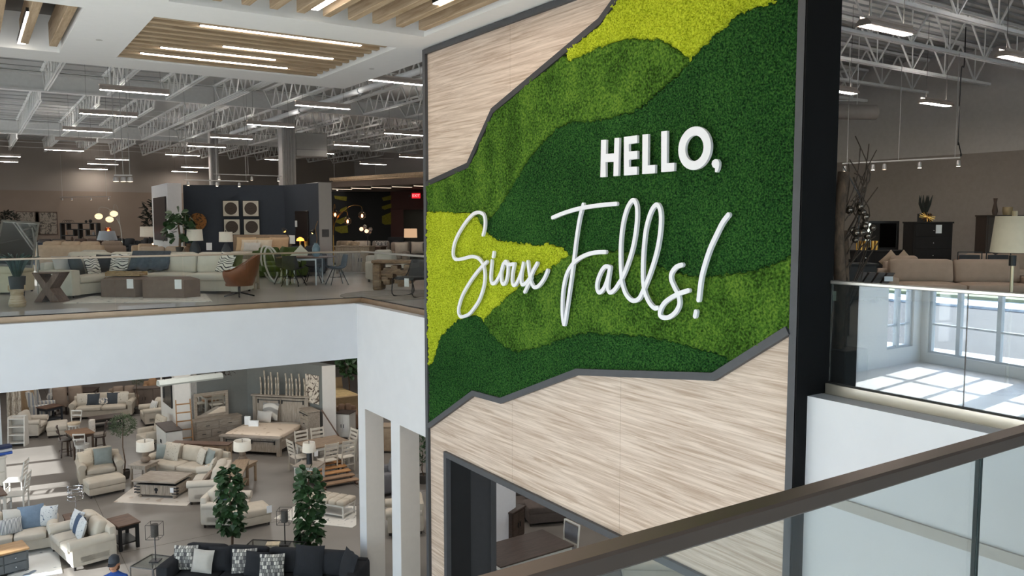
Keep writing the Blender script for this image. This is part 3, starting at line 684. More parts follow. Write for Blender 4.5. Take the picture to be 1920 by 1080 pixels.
# unseen area lamps added under the slab to light the lower floor
def fill_panel(x, y, z, e=90, sz=1.2, col=(1, .96, .91)):
    a_ = area('fill_panel', (x, y, z), (0, 0, 0), sz, sz*.5, e, col); return a_
for x, y in ((1, 22), (1, 29), (1, 36), (5, 20), (5, 26), (5, 33), (9, 18), (9.5, 24), (9, 31), (14, 16), (14, 22), (13, 9.5), (10, 12), (14, 29), (6, 40), (11, 40)): fill_panel(x, y, -1.08, 43)

# ================================================================ furniture builders (origin: middle of the front bottom edge, +Y to the back)
CREAM = mat('b9ae9e', .9, .06, 6, .25, 90); CREAM2 = mat('c4bbae', .9, .05, 6, .25, 90); LTGREY = mat('bcb8b2', .9, .06, 6, .25, 90)
TAUPE = mat('8d7c6e', .9, .06, 6, .2, 90); TAUPED = mat('6e6158', .9, .06, 6, .2, 90); CHAR = mat('23252a', .95, .12, 8, .3, 80); NAVY = mat('2b303a', .9, .1, 8)
DKFEET = mat('2a2320', .6, .05); OAKW = wood('a08a72', '86705a', (1, 9, 1), 3); GREYW = wood('a3978a', '85796c', (1.2, 8, 8), 3); GREYWV = wood('a3978a', '85796c', (9, 9, 1.2), 3)
WALN = wood('6b5040', '4c382c', (1, 9, 9), 3); DWALN = wood('4a3a33', '33281f', (1, 9, 9), 3); TANW = wood('a77f56', '8b6541', (1, 9, 9), 3); PAINTW = mat('cbc7c0', .6, .04, 6)
DBLUE = mat('3f4f66', .9, .08); SLATE = mat('3d4248', .9, .08); BLUEG = mat('858b88', .9, .08); PALEBL = mat('b9c3c6', .9, .08)
FLORAL = pattern('floral', '857e74', 'bdb5a8', 24); PAISLEY = pattern('floral', '47566e', 'c4c6c8', 26); MAZE = pattern('maze', '34353a', 'e4e0d8', 5); BLOCK = pattern('block', 'e0ddd6', '4a4a4e', 7)
STRIPE = pattern('stripe', '3d4452', 'dcdcdc', 12); WSTRIPE = pattern('stripe2', '91949a', 'c9c3b8', 3.4); RUGA = pattern('floral', 'c4b4a4', 'd8cfc4', 5); RUGB = pattern('floral', 'a5a3a0', 'dad6ce', 9); RUGC = pattern('floral', '7f8a98', 'eeeeec', 4)
SHADE = mat('e0d9cd', .8, .03, 20); TAGM = mat('eceef0', .5, .03)
def w2(t, x, y, z):
    c, s = cos(t.rotation_euler.z), sin(t.rotation_euler.z)
    return (t.location.x+c*x-s*y, t.location.y+s*x+c*y, t.location.z+z)
def ptag(t, x, y, z, s=.11):
    M().box(x-s/2, x+s/2, y-.004, y+.004, z-s*.7, z+s*.7).o('price_tag', TAGM, t)
def sofa(name, lab, E, z0, fab, w=None, d=.95, n=2, nb=None, h=.88, arm='roll', cat='sofa', armw=.22, feet=.08, seat=.47, armh=.64, bh=.46, group=None, right=True, left=True, footm=None):
    w = w or E[3]; t = thing(name, lab, cat, (E[0], E[1], z0), E[2], group); nb = n if nb is None else nb
    x0 = -w/2+(armw if left else 0); x1 = w/2-(armw if right else 0)
    M().soft(-w/2+.02, w/2-.02, .05, d-.04, feet, seat-.14, .04, n=4).o('base', fab, t, True)
    for s, on in ((-1, left), (1, right)):
        if not on: continue
        a0, a1 = (s*w/2-armw*(s > 0), s*w/2+armw*(s < 0)); b = M(); cx = (a0+a1)/2
        if arm == 'roll':
            b.soft(a0+.02, a1-.02, .04, d-.05, feet, armh-.08, .03, n=4)
            k = 10; r = armw*.56
            for j, (ya, yb) in enumerate(((.0, d-.08),)):
                vs = [(cx+r*cos(2*pi*q/k), y, armh-.09+r*.8*sin(2*pi*q/k)) for y in (ya, ya+.03, yb) for q in range(k)]
                vs = [((cx+(v[0]-cx)*.85) if i < k else v[0], v[1], v[2]) for i, v in enumerate(vs)]
                b.add(vs, [(c*k+q, c*k+(q+1) % k, (c+1)*k+(q+1) % k, (c+1)*k+q) for c in (0, 1) for q in range(k)]+[list(range(k))[::-1], [2*k+q for q in range(k)]])
        else: b.soft(a0, a1, .0, d-.03, feet, armh, .06 if arm == 'soft' else .03, n=5)
        b.o('arm', fab, t, True)
    M().at((0, d-.2, feet)).soft(-w/2+.03, w/2-.03, 0, .18, 0, h-feet-.1, .06, n=5).o('back_frame', fab, t, True)
    sw = (x1-x0)/n
    for i in range(n): M().soft(x0+i*sw+.006, x0+(i+1)*sw-.006, -.0, d-.3, seat-.15, seat, .05, .03).o('seat_cushion', fab, t, True)
    sw = (x1-x0)/nb if nb else 0
    for i in range(nb):
        M().at((x0+(i+.5)*sw, d-.34, seat-.02), rx=R(-12)).soft(-sw/2+.008, sw/2-.008, -.09, .12, 0, bh, .08, .05).o('back_cushion', fab, t, True)
    if feet > .03:
        for sx in (-1, 1):
            for y in (.1, d-.12): M().cyl(sx*(w/2-.1), y, 0, feet+.01, .03, .035, 8).o('foot', footm or DKFEET, t)
    return t
def pillow(lab, t, x, y, z, m, s=.48, rz=0, tilt=-18, th=.17, h=None, roll=0, group=None):
    o = M().pill(s, h or s, th).o('throw_pillow', m, None, True); o.location = w2(t, x, y, z)
    o.rotation_euler = (Matrix.Rotation(t.rotation_euler.z+R(rz), 3, 'Z') @ Matrix.Rotation(R(tilt), 3, 'X') @ Matrix.Rotation(R(roll), 3, 'Y')).to_euler()
    return tag(o, lab, 'pillow', group)
def ottoman(lab, E, z0, fab, w=None, d=.6, h=.44, feet=.07, name='ottoman', seam=True, group=None):
    w = w or E[3]; t = thing(name, lab, 'ottoman', (E[0], E[1], z0), E[2], group)
    M().soft(-w/2+.015, w/2-.015, .015, d-.015, feet, h-.17, .03, n=4).o('base', fab, t, True)
    M().soft(-w/2, w/2, 0, d, h-.19, h, .05, .03).o('cushion', fab, t, True)
    for sx in (-1, 1):
        for y in (.07, d-.07): M().cyl(sx*(w/2-.07), y, 0, feet+.01, .025, .03, 8).o('foot', DKFEET, t)
    return t
def table(name, lab, E, z0, w=None, d=.6, h=.6, top=OAKW, leg=OAKW, th=.04, lw=.06, apron=.09, shelf=None, cat='table', over=.03, group=None):
    w = w or E[3]; t = thing(name, lab, cat, (E[0], E[1], z0), E[2], group)
    M().box(-w/2, w/2, 0, d, h-th, h, .008).o('tabletop', top, t)
    o = over
    if apron: M().box(-w/2+o+.01, w/2-o-.01, o+.01, d-o-.01, h-th-apron, h-th).o('apron', leg, t)
    for sx in (-1, 1):
        for y in (o, d-o-lw):
            x = sx*(w/2-o-lw/2); M().box(x-lw/2, x+lw/2, y, y+lw, 0, h-th, .005).o('leg', leg, t)
    if shelf: M().box(-w/2+o+.01, w/2-o-.01, o+.01, d-o-.01, shelf, shelf+.03).o('shelf', leg, t)
    return t
def cabinet(name, lab, E, z0, w=None, d=.45, h=.9, body=GREYW, top=None, rows=((2,), (3,), (3,)), cat='cabinet', knob=BLACKM, doors=0, feet=.06, group=None, pull='bar'):
    w = w or E[3]; t = thing(name, lab, cat, (E[0], E[1], z0), E[2], group)
    M().box(-w/2, w/2, .02, d, feet, h-.04).o('body', body, t)
    M().box(-w/2-.025, w/2+.025, -.012, d+.01, h-.04, h, .008).o('top', top or body, t)
    for sx in (-1, 1):
        for y in (.03, d-.08): M().box(sx*(w/2-.04)-.035, sx*(w/2-.04)+.035, y, y+.06, 0, feet).o('foot', body, t)
    H = h-.07-feet
    if doors:
        dw = (w-.06)/doors
        for i in range(doors):
            x0 = -w/2+.03+i*dw; f = M().box(x0+.008, x0+dw-.008, .0, .02, feet+.03, h-.06, .006).o('door', body, t)
            kx = x0+(dw-.05 if i % 2 == 0 else .05); M().box(kx-.008, kx+.008, -.02, -.001, h*.5-.06, h*.5+.06).o('handle', knob, f)
    else:
        rh = H/len(rows)
        for r_, row in enumerate(rows):
            n = row[0]; dw = (w-.06)/n; z = h-.06-(r_+1)*rh
            for i in range(n):
                x0 = -w/2+.03+i*dw; f = M().box(x0+.008, x0+dw-.008, 0, .02, z+.008, z+rh-.008, .006).o('drawer', body, t); c = x0+dw/2
                if pull == 'bar': M().box(c-.06, c+.06, -.022, -.001, z+rh/2-.008, z+rh/2+.008).o('handle', knob, f)
                else: M().sphere((c, -.015, z+rh/2), .018, 8, 5).o('knob', CHROME, f, True)
    return t
def lamp(lab, loc, base, bm_, sh=(.2, .22, .26), hb=.36, shm=None, name='table_lamp', finial=True, lit=False):
    t = thing(name, lab, 'lamp', loc, 0)
    M().lathe(base, 16).o('base', bm_, t, True); z = hb
    M().cyl(0, 0, base[-1][1]-.01, z+sh[2]+.02, .008, n=6).o('stem', DKMET, t)
    M().lathe(((sh[1], z), (sh[0], z+sh[2]), (sh[0]-.008, z+sh[2]), (sh[1]-.008, z)), 20, cap=False).o('lamp_shade', shm or SHADE, t, 2)
    if finial: M().sphere((0, 0, z+sh[2]+.03), .015, 8, 5).o('finial', DKMET, t)
    return t
def cagelamp(lab, loc, met=DKMET, square=True, h=.62):
    t = thing('cage_lamp', lab, 'lamp', loc, SR)
    M().box(-.1, .1, -.1, .1, 0, .025, .004).o('base', met, t); M().tube(((0, 0, .02), (0, 0, h-.28)), .012, 8).o('stem', met, t)
    b = M(); q = .13; z0, z1 = h-.3, h
    if square:
        c = [(-q, -q), (q, -q), (q, q), (-q, q)]
        for i in range(4):
            a, d = c[i], c[(i+1) % 4]; b.tube(((*a, z0), (*a, z1)), .005, 4).tube(((*a, z0), (*d, z0)), .005, 4).tube(((*a, z1), (*d, z1)), .005, 4)
        b.tube(((-q, 0, z0), (q, 0, z0)), .004, 4); b.o('cage', met, t)
        M().cyl(0, 0, z0+.03, z1-.02, .075, n=14).o('lamp_shade', mat('4a4744', .8, .2, 60), t, True)
    else:
        for k, z in enumerate((z0, z0+.09, z0+.18, z0+.27)):
            b.tube([(.17*cos(2*pi*i/20), .17*sin(2*pi*i/20), z+.02*sin(2*pi*i/20+k)) for i in range(20)], .009, 5, closed=True)
        for k in range(4): b.tube([(.17*cos(k*pi/2), .17*sin(k*pi/2), z0), (.17*cos(k*pi/2), .17*sin(k*pi/2), z1)], .006, 4)
        b.o('cage', CHROME, t, True)
    return t
def ladderchair(name, lab, E, z0, m=PAINTW, seatm=None, w=.46, d=.48, hb=1.0, slats=4, seat=.46, group=None):
    t = thing(name, lab, 'chair', (E[0], E[1], z0), E[2], group)
    M().box(-w/2, w/2, 0, d-.03, seat-.035, seat, .01).o('seat', seatm or m, t)
    for sx in (-1, 1):
        M().box(sx*(w/2-.025)-.02, sx*(w/2-.025)+.02, .01, .05, 0, seat-.03).o('leg', m, t)
        M().tube(((sx*(w/2-.02), d-.03, 0), (sx*(w/2-.02), d-.03, seat), (sx*(w/2-.02), d+.06, hb)), .024, 4).o('back_post', m, t)
    for k in range(slats):
        z = seat+.12+k*(hb-seat-.17)/(slats-1); y = d-.03+.09*(z-seat)/(hb-seat)
        M().box(-w/2+.03, w/2-.03, y-.01, y+.01, z-.03, z+.035).o('slat', m, t)
    M().box(-w/2+.03, w/2-.03, .02, .035, .2, .23).box(-w/2+.03, w/2-.03, d-.04, d-.025, .2, .23).o('stretcher', m, t)
    return t
def stool(lab, p, z0, rot, legm, seatm, sh=.64, back=True, name='counter_stool'):
    t = thing(name, lab, 'stool', (p[0], p[1], z0), rot)
    M().cyl(0, 0, sh-.07, sh, .2, .21, 16).o('seat', seatm, t, True)
    M().cyl(0, 0, sh-.12, sh-.068, .19, n=16).o('seat_ring', legm, t, True)
    for k in range(4):
        a = pi/4+k*pi/2; M().tube(((.2*cos(a), .2*sin(a), 0), (.15*cos(a), .15*sin(a), sh-.1)), .022, 4).o('leg', legm, t)
    M().tube([(.19*cos(2*pi*i/20), .19*sin(2*pi*i/20), .2) for i in range(20)], .012, 5, closed=True).o('foot_ring', legm, t)
    if back:
        for sx in (-1, 1): M().tube(((sx*.15, .14, sh-.05), (sx*.18, .22, sh+.38)), .018, 4).o('back_post', legm, t)
        for z in (.2, .36): M().tube([(.18*s_, .2+.03*(1-s_*s_)+.02*z, sh+z) for s_ in (-1, -.5, 0, .5, 1)], .028, 4).o('back_rail', legm, t)
    return t
def leaf(b, p, d, L_, w, nrm=(0, 0, 1)):
    d = Vector(d).normalized(); s = d.cross(Vector(nrm)); s = Vector((1, 0, 0)) if s.length < .01 else s.normalized(); u = s.cross(d)
    p = Vector(p); q = [p, p+d*L_*.35+s*w/2+u*.01, p+d*L_*.75+s*w*.42, p+d*L_-u*L_*.12, p+d*L_*.75-s*w*.42, p+d*L_*.35-s*w/2+u*.01, p+d*L_*.5-u*L_*.06]
    b.add(q, [(0, 1, 6), (1, 2, 6), (2, 3, 6), (3, 4, 6), (4, 5, 6), (5, 0, 6)])
LEAFM = mat('2f4a2b', .45, .35, 6); LEAFO = mat('55634a', .6, .3, 8); BARK = mat('5d4a3b', .9, .2, 12); POT = mat('4b4742', .8, .15, 8)
def fiddle(lab, p, z0, H, zc, rad, nleaf, seed, name='fiddle_leaf_tree', pot=(.2, .28), ls=.2, single=True):
    rn = random.Random(seed); t = thing(name, lab, 'plant', (p[0], p[1], z0))
    M().lathe(((pot[0]*.75, 0), (pot[0], pot[1]), (pot[0]*.88, pot[1]), (pot[0]*.85, pot[1]-.04)), 14).o('pot', POT, t, True)
    M().tube([(0, 0, pot[1]-.05), (.02, .01, H*.4), (-.01, .02, H*.7), (0, 0, H*.93)], .022, 6, rs=[.03, .026, .02, .012]).o('trunk', BARK, t)
    big = []
    for i in range(nleaf):
        z = zc+(H-zc)*(i+.5)/nleaf; a = i*2.4+rn.uniform(-.4, .4); f = sin(pi*min(1, (z-zc)/(H-zc)*.86+.12))**.4
        r0 = rad*f*rn.uniform(.45, .85); l = ls*rn.uniform(.8, 1.25); sp = rn.uniform(-.9, .9)
        b = M(); pp = (r0*cos(a), r0*sin(a), z); leaf(b, pp, (cos(a+sp)*.7, sin(a+sp)*.7, rn.uniform(-.75, .55)), l, l*.85, (cos(a), sin(a), rn.uniform(.3, 1.2)))
        if single: b.o('leaf', LEAFM, t)
        else: big.append(b)
    if not single:
        b = M()
        for q in big: b.add(q.v, q.f)
        o = b.o('foliage', LEAFM, t); o['kind'] = 'stuff'
    return t
def bush(lab, p, z0, H, zc, rad, n, seed, lm=LEAFO, name='olive_tree', ls=.06, pot=(.17, .25), trunk=.016):
    rn = random.Random(seed); t = thing(name, lab, 'plant', (p[0], p[1], z0))
    M().lathe(((pot[0]*.75, 0), (pot[0], pot[1]), (pot[0]*.85, pot[1]), (pot[0]*.8, pot[1]-.04)), 14).o('pot', POT, t, True)
    M().tube([(0, 0, pot[1]-.05), (.03, 0, zc*.4), (-.02, .02, zc*.75), (0, 0, zc+(H-zc)*.4)], .02, 6, rs=[trunk*1.4, trunk*1.2, trunk, trunk*.6]).o('trunk', BARK, t)
    b = M(); m = (zc+H)/2; hz = (H-zc)/2
    for i in range(n):
        a = rn.uniform(0, 6.28); c = rn.uniform(-1, 1); r_ = rn.uniform(.35, 1)**.5
        q = (rad*r_*sqrt1(c)*cos(a), rad*r_*sqrt1(c)*sin(a), m+hz*r_*c); leaf(b, q, (cos(a+rn.uniform(-1, 1)), sin(a+rn.uniform(-1, 1)), rn.uniform(-.3, .9)), ls*rn.uniform(.8, 1.4), ls*.45)
    o = b.o('foliage', lm, t); o['kind'] = 'stuff'
    return t
def sqrt1(c): return math.sqrt(max(0, 1-c*c))
def rug(lab, px, z0, m, name='rug'):
    c = (sum(p[0] for p in px)/len(px), sum(p[1] for p in px)/len(px))
    o = M().prism([(p[0]-c[0], p[1]-c[1]) for p in px], 0, .012, 'z').o(name, m); return tag(o, lab, 'rug', loc=(c[0], c[1], z0))
def armchair(lab, E, z0, fab, w=None, d=.9, **k): return sofa('armchair', lab, E, z0, fab, w, d, n=1, cat='armchair', **k)
def near(E, w, side):    # edge tuple from one front corner: side=+1 if (E[0],E[1]) is the right-front corner
    return (E[0]-side*cos(E[2])*w/2, E[1]-side*sin(E[2])*w/2, E[2], w)
def frame_art(lab, loc, rot, w, h, fm, am, name='framed_picture', th=.03, fw=.025, mat_w=0):
    t = thing(name, lab, 'picture', loc, rot)
    b = M().box(-w/2, w/2, 0, th, 0, fw).box(-w/2, w/2, 0, th, h-fw, h).box(-w/2, -w/2+fw, 0, th, fw, h-fw).box(w/2-fw, w/2, 0, th, fw, h-fw); b.o('frame', fm, t)
    M().at((0, 0, h/2)).box(-w/2+fw, w/2-fw, .008, th-.002, -h/2+fw, h/2-fw).o('print', am, t); return t
# ================================================================ lower floor
# --- background behind the far sofa
rw_ = SR
sofa('sofa', 'cream rolled-arm sofa with navy and floral pillows, farthest left row', (3.991,34.677,-0.316,2.248), G, CREAM, d=.95, n=2, nb=3, h=.9); t = bpy.data.objects['sofa']; s1 = t
W1 = t['label'] and (3.991,34.677,-0.316,2.248)[3]
pillow('flowered pillow at the left end of the far sofa', t, -W1*.30, .36, .46, FLORAL, .5)
pillow('navy square pillow left of the printed lumbar cushion on the far sofa', t, -W1*.15, .32, .46, SLATE, .48)
pillow('printed lumbar pillow in the middle of the far sofa', t, .02, .36, .46, pattern('ink', '4b5360', 'cfc6b8', 9), .55, h=.3, th=.14)
pillow('navy square pillow right of the printed lumbar cushion on the far sofa', t, W1*.17, .34, .46, SLATE, .48)
pillow('flowered pillow at the right end of the far sofa', t, W1*.31, .34, .46, FLORAL, .48)
E_ = (2.074,33.383,1.182,1.44); armchair('sunlit cream armchair at far left beside the white rack', near(((1.801,32.717)[0], (1.801,32.717)[1], 1.1816), 1.0, -1), G, CREAM2)
# white tiered rack
t = thing('display_rack', 'white tiered display rack standing in the sun at far left', 'rack', (*(1.06,31.899), G), SR+R(10))
for sx in (-.25, .25): M().prism([(0, 0), (.4, 0), (.4, 1.0), (.12, 1.0)], sx-.015, sx+.015, 'x').o('side_panel', PAINTW, t)
for k in range(4): M().box(-.235, .235, .03+.03*k, .39, .1+.27*k, .125+.27*k).o('shelf', PAINTW, t)
M().box(-.235, .235, .38, .4, 0, 1.0).o('back_panel', PAINTW, t)
ottoman('pale wedge ottoman beside the wooden bistro table, half in the sun', (2.316,32.462,-0.125,0.641), G, CREAM2, d=1.05, h=.42)
# striped wing chair
t = thing('wing_chair', 'blue and cream striped wing chair behind the dark end table', 'armchair', (*(2.511,35.913), G), 1.2930)
M().soft(-.36, .36, .05, .75, .12, .46, .05).o('seat', WSTRIPE, t, True); M().at((0, .66, .3), rx=R(-10)).soft(-.36, .36, -.08, .1, 0, .85, .06).o('backrest', WSTRIPE, t, True)
for s in (-1, 1):
    M().soft(s*.4-.06, s*.4+.06, .02, .7, .12, .62, .05).o('arm', WSTRIPE, t, True); M().prism([(.5, .55), (.78, .55), (.85, 1.12), (.62, 1.1)], s*.4-.04, s*.4+.04, 'x').o('wing', WSTRIPE, t)
    for y in (.1, .66): M().cyl(s*.32, y, 0, .13, .02, .028, 8).o('leg', DKFEET, t)
table('end_table', 'dark brown end table between the striped chair and the far sofa', (2.481,34.925,0.556,0.723), G, d=.6, h=.62, top=WALN, leg=mat('2b2f35', .6, .1), shelf=.12)
ct = table('coffee_table', 'long dark coffee table in front of the far sofa', (3.999,32.635,0.064,1.139), G, d=.65, h=.45, top=DWALN, leg=mat('26231f', .6, .1), shelf=.1)
bo = M().lathe(((.0, 0), (.1, .01), (.11, .06), (.11, .44), (.1, .49), (0, .5)), 12, cap=False).o('bolster', pattern('floral', 'b9a79a', 'e2dad0', 14), None, True); tag(bo, 'upright flowered bolster leaning by the dark coffee table', 'bolster', loc=(*(3.437,32.504), G))
# bistro set
table('bistro_table', 'square brown counter table with stools near the sun patch', (2.822,29.042,0.168,0.675), G, d=.85, h=.82, top=wood('8b6a4e', '6d503a', (1, 8, 1), 3), leg=mat('4a3a30', .6, .1))
stool('dark counter stool at the left corner of the bistro table', (2.356,29.682), G, SR+R(120), mat('40312a', .6, .1), mat('77706a', .8, .1))
stool('dark counter stool at the right corner of the bistro table', (3.343,29.618), G, SR+R(-70), mat('40312a', .6, .1), mat('8c8278', .8, .1))
stool('white counter stool with open back in front of the bistro table', (2.767,29.052), G, SR+R(185), PAINTW, PAINTW, sh=.5)
stool('white counter stool behind the bistro table', (2.799,31.719), G, SR+R(0), PAINTW, mat('cbb9a0', .8, .05))
bush('potted olive tree with a round crown and a bare trunk', (3.575,26.157), G, 1.95, 1.25, .37, 900, 3)
t = sofa('armchair', 'wide cream armchair with two pillows beside the white display wall', near(((5.139,32.387)[0], (5.139,32.387)[1], -1.5785), 1.15, 1), G, CREAM, 1.15, n=1, cat='armchair')
pillow('flowered pillow on the wide cream armchair', t, -.15, .5, .46, FLORAL, .46); pillow('striped small pillow with a tag on the wide cream armchair', t, .2, .36, .46, pattern('stripe', '9a9c9c', 'ddd8d0', 9), .42, rz=20)
# tufted slipper chair
t = thing('tufted_chair', 'cream button-tufted chair behind the round lamp', 'armchair', (*(4.495,29.312), G), -1.3884)
M().soft(-.36, .36, .0, .68, .2, .46, .06, .02).o('seat', CREAM, t, True); bk = M().at((0, .62, .42), rx=R(-12)).soft(-.38, .38, -.06, .09, 0, .62, .07).o('backrest', CREAM, t, True)
bt = M()
for i in range(5):
    for k in range(4): bt.sphere((-.3+.15*i+(.07 if k % 2 else 0), .535+.02*k*.9, .52+.13*k), .014, 6, 4)
bt.o('button', mat('a89c8c', .8, .05), bk)
for s in (-1, 1):
    M().soft(s*.4-.07, s*.4+.07, .08, .66, .3, .62, .07).o('arm', CREAM, t, True)
    for y in (.06, .6): M().tube(((s*.31, y, 0), (s*.29, y+.02, .22)), .022, 6).o('leg', DKFEET, t)
cabinet('console_cabinet', 'white side cabinet with a dark top by the white display wall', (4.972,28.179,-1.53,1.368), G, d=.5, h=.92, body=PAINTW, top=DWALN, doors=2)
# --- bedroom display
BOOTH = mat('6e706d', .8, .03); BW = mat('d6d1cb', .7, .02)
H1 = G+2.65
pL0, pL1, pL2 = (5.531,31.117), (5.576,28.907), (6.026,28.767)
pB0, pB1, pR1, pR2, pR3 = (8.015,29.03), (9.436,28.088), (9.919,26.753), (10.38,26.695), (9.917,28.122)
def lerp(a, b, k): return (a[0]+(b[0]-a[0])*k, a[1]+(b[1]-a[1])*k)
bs = struct('wall_booth_white', M().prism([pL0, pL1, pL2, lerp(pL2, pB0, .12), lerp(pL0, pB0, .2)], G, H1+.05, 'z'), BW)
struct('wall_booth_left', M().prism([lerp(pL2, pB0, .02), pB0, (pB0[0]+.05, pB0[1]+.25), (lerp(pL2, pB0, .02)[0]-.12, lerp(pL2, pB0, .02)[1]+.2)], G, H1, 'z'), BOOTH)
struct('wall_booth_back', M().prism([pB0, pB1, (pB1[0]+.1, pB1[1]+.25), (pB0[0]+.1, pB0[1]+.25)], G, H1, 'z'), BOOTH)
wr = struct('wall_booth_right', M().prism([pB1, pR1, pR2, (pB1[0]+.42, pB1[1]+.3)], G, H1, 'z'), BOOTH)
d_ = Vector((pR2[0]-pR1[0], pR2[1]-pR1[1])); nn = Vector((d_.y, -d_.x)).normalized()*.006
M().prism([(pR1[0]+nn.x, pR1[1]+nn.y), (pR2[0]+nn.x, pR2[1]+nn.y), pR2, pR1], G, H1, 'z').o('end_panel', BW, wr)
def slab_on(lab, name, cat, a, b, k0, k1, z0, z1, m, off=.03):
    """flat panel hung on the wall that runs a -> b (floor points), fractions k0..k1"""
    p, q = lerp(a, b, k0), lerp(a, b, k1); d = Vector((q[0]-p[0], q[1]-p[1])); n = Vector((d.y, -d.x)).normalized(); rot = math.atan2(d.y, d.x)
    t = thing(name, lab, cat, (p[0]+n.x*off, p[1]+n.y*off, z0), rot); M().box(0, d.length, -.02, .02, 0, z1-z0, .006).o('panel', m, t); return t
tv = slab_on('dark flat screen on the outer face of the white display wall', 'television', 'television', pL0, pL1, .25, .85, G+1.25, G+2.35, mat('15171c', .2, .02))
M().box(.03, .3, -.026, -.021, .05, 1.0).o('screen', mat('101216', .1, 0), tv)
t = thing('blanket_ladder', 'tan wooden blanket ladder leaning on the white display wall', 'ladder', (*(5.648,27.793), G), -0.0797)
for s in (-1, 1): M().tube(((s*.24, 0, 0), (s*.22, .38, 1.75)), .025, 4).o('side_rail', TANW, t)
for k in range(6):
    z = .25+k*.27; M().box(-.24, .24, .38*z/1.75-.015, .38*z/1.75+.015, z-.02, z+.02).o('rung', TANW, t)
dr = cabinet('dresser', 'whitewashed wood dresser with seven drawers and black pulls', (6.82,28.234,0.09,1.564), G, d=.45, h=.95, rows=((2,), (3,), (2,)))
DW = (6.82,28.234,0.09,1.564)[3]
t = thing('dresser_mirror', 'wood framed landscape mirror standing on the whitewashed dresser', 'mirror', w2(dr, -.1, .38, .95), dr.rotation_euler.z)
w_ = 1.15; h_ = .85
for (a, b, c, d) in ((-w_/2, w_/2, 0, .1), (-w_/2, w_/2, h_-.1, h_), (-w_/2, -w_/2+.1, .1, h_-.1), (w_/2-.1, w_/2, .1, h_-.1)): M().box(a, b, 0, .04, c, d, .008).o('frame_rail', GREYW, t)
M().box(-w_/2+.1, w_/2-.1, .015, .03, .1, h_-.1).o('glass', mat('d8dcdc', .03, 0, metal=1), t)
# bed
be = near(((8.107,25.798)[0], (8.107,25.798)[1], SR+R(-11)), 2.1, 1)
bed = thing('king_bed', 'whitewashed barn style bed with dark metal bars and cream bedding', 'bed', (be[0], be[1], G), be[2])
hb = M().box(-1.0, 1.0, 2.2, 2.28, .3, 1.42).box(-1.05, -.93, 2.16, 2.3, 0, 1.46).box(.93, 1.05, 2.16, 2.3, 0, 1.46).o('headboard', GREYWV, bed)
M().box(-1.1, 1.1, 2.12, 2.33, 1.46, 1.52, .01).o('headboard_cap', GREYW, bed); M().box(-.008, .008, 2.19, 2.2, .4, 1.4).o('door_gap', mat('6d645a', .8, 0), hb)
for a, b in ((-.85, -.05), (.05, .85)):
    M().box(a, b, 2.175, 2.19, 1.32, 1.345).o('barn_rail', BLACKM, hb); M().box(a-.02, a+.02, 2.17, 2.19, 1.22, 1.36).box(b-.02, b+.02, 2.17, 2.19, 1.22, 1.36).o('hanger', BLACKM, hb)
fb = M().box(-1.0, 1.0, .04, .1, .12, .54).box(-1.05, -.93, 0, .14, 0, .58).box(.93, 1.05, 0, .14, 0, .58).o('footboard', GREYWV, bed)
M().box(-1.08, 1.08, -.04, .2, .56, .62, .01).o('footboard_cap', GREYW, bed)
for a, b in ((-.85, -.05), (.05, .85)):
    M().box(a, b, .02, .035, .46, .485).o('barn_rail', BLACKM, fb); M().box(a-.02, a+.02, .01, .035, .38, .5).box(b-.02, b+.02, .01, .035, .38, .5).o('hanger', BLACKM, fb)
for s in (-1, 1): M().box(s*.97-.03, s*.97+.03, .14, 2.18, .18, .42).o('side_rail', GREYW, bed)
M().soft(-.93, .93, .16, 2.16, .3, .62, .07).o('mattress', CREAM2, bed, True)
M().soft(-.99, .99, .18, 1.75, .5, .66, .06, .03).o('quilt', pattern('floral', 'c8b29a', 'e0cdb8', 5), bed, True)
pillow('grey pillow with white motif against the barn headboard', bed, -.35, 2.0, .66, pattern('disc', 'cfcac2', '8f8c88', 1.2), .62, th=.2); pillow('white rectangular pillow in front of the grey one on the barn bed', bed, -.42, 1.72, .66, LTGREY, .6, h=.38, rz=-8)
for lab, x, y, wd, hh in (('upright white card box on the bed', -.72, 1.2, .2, .3), ('low white card sign on the bed', -.42, 1.05, .34, .2)):
    o = M().box(-wd/2, wd/2, -.04, .04, 0, hh, .004).o('display_card', TAGM); tag(o, lab, 'sign', loc=w2(bed, x, y, .68), rot=(0, 0, bed.rotation_euler.z+R(8)))
BIRCH = wood('d3c8b8', '77685a', (5, 5, 1.5), 4, .8)
for i, (px, hh) in enumerate(((766, .62), (806, .85), (838, .66), (870, .8), (910, .62), (932, .8), (1010, .78), (1041, .6), (1068, .78), (1105, .6), (1137, .78), (1182, .62))):
    x = -1.02+(px-700)/530*2.1; b = M().tube([(0, 0, 0), (.01, 0, hh*.5), (random.uniform(-.03, .03), 0, hh)], .032, 7, rs=[.034, .03, .026])
    o = b.o('birch_log', BIRCH, None, True); lab_ = ['first', 'second', 'third', 'fourth', 'fifth', 'sixth', 'seventh', 'eighth', 'ninth', 'tenth', 'eleventh', 'last'][i]
    tag(o, lab_+' birch log from the left standing on the barn headboard', 'log', 'birch logs on the headboard', w2(bed, x, 2.23, 1.52))
ch = cabinet('chest_of_drawers', 'tall whitewashed chest with a barn rail right of the bed', (9.264,26.785,-1.522,0.979), G, w=.75, d=.42, h=1.2, rows=((1,), (1,), (1,), (1,)))
M().box(-.35, .35, -.03, -.012, 1.06, 1.085).o('barn_rail', BLACKM, ch)
slab_on('unframed abstract horse painting in brown ink on the grey wall', 'canvas_painting', 'picture', pB1, pR1, .42, .9, G+1.3, G+2.3, pattern('ink', '4a3a30', 'cfc4b6', 4))
lb = (4.726,26.986,-3.25); le = (6.711,27.278,-3.25)
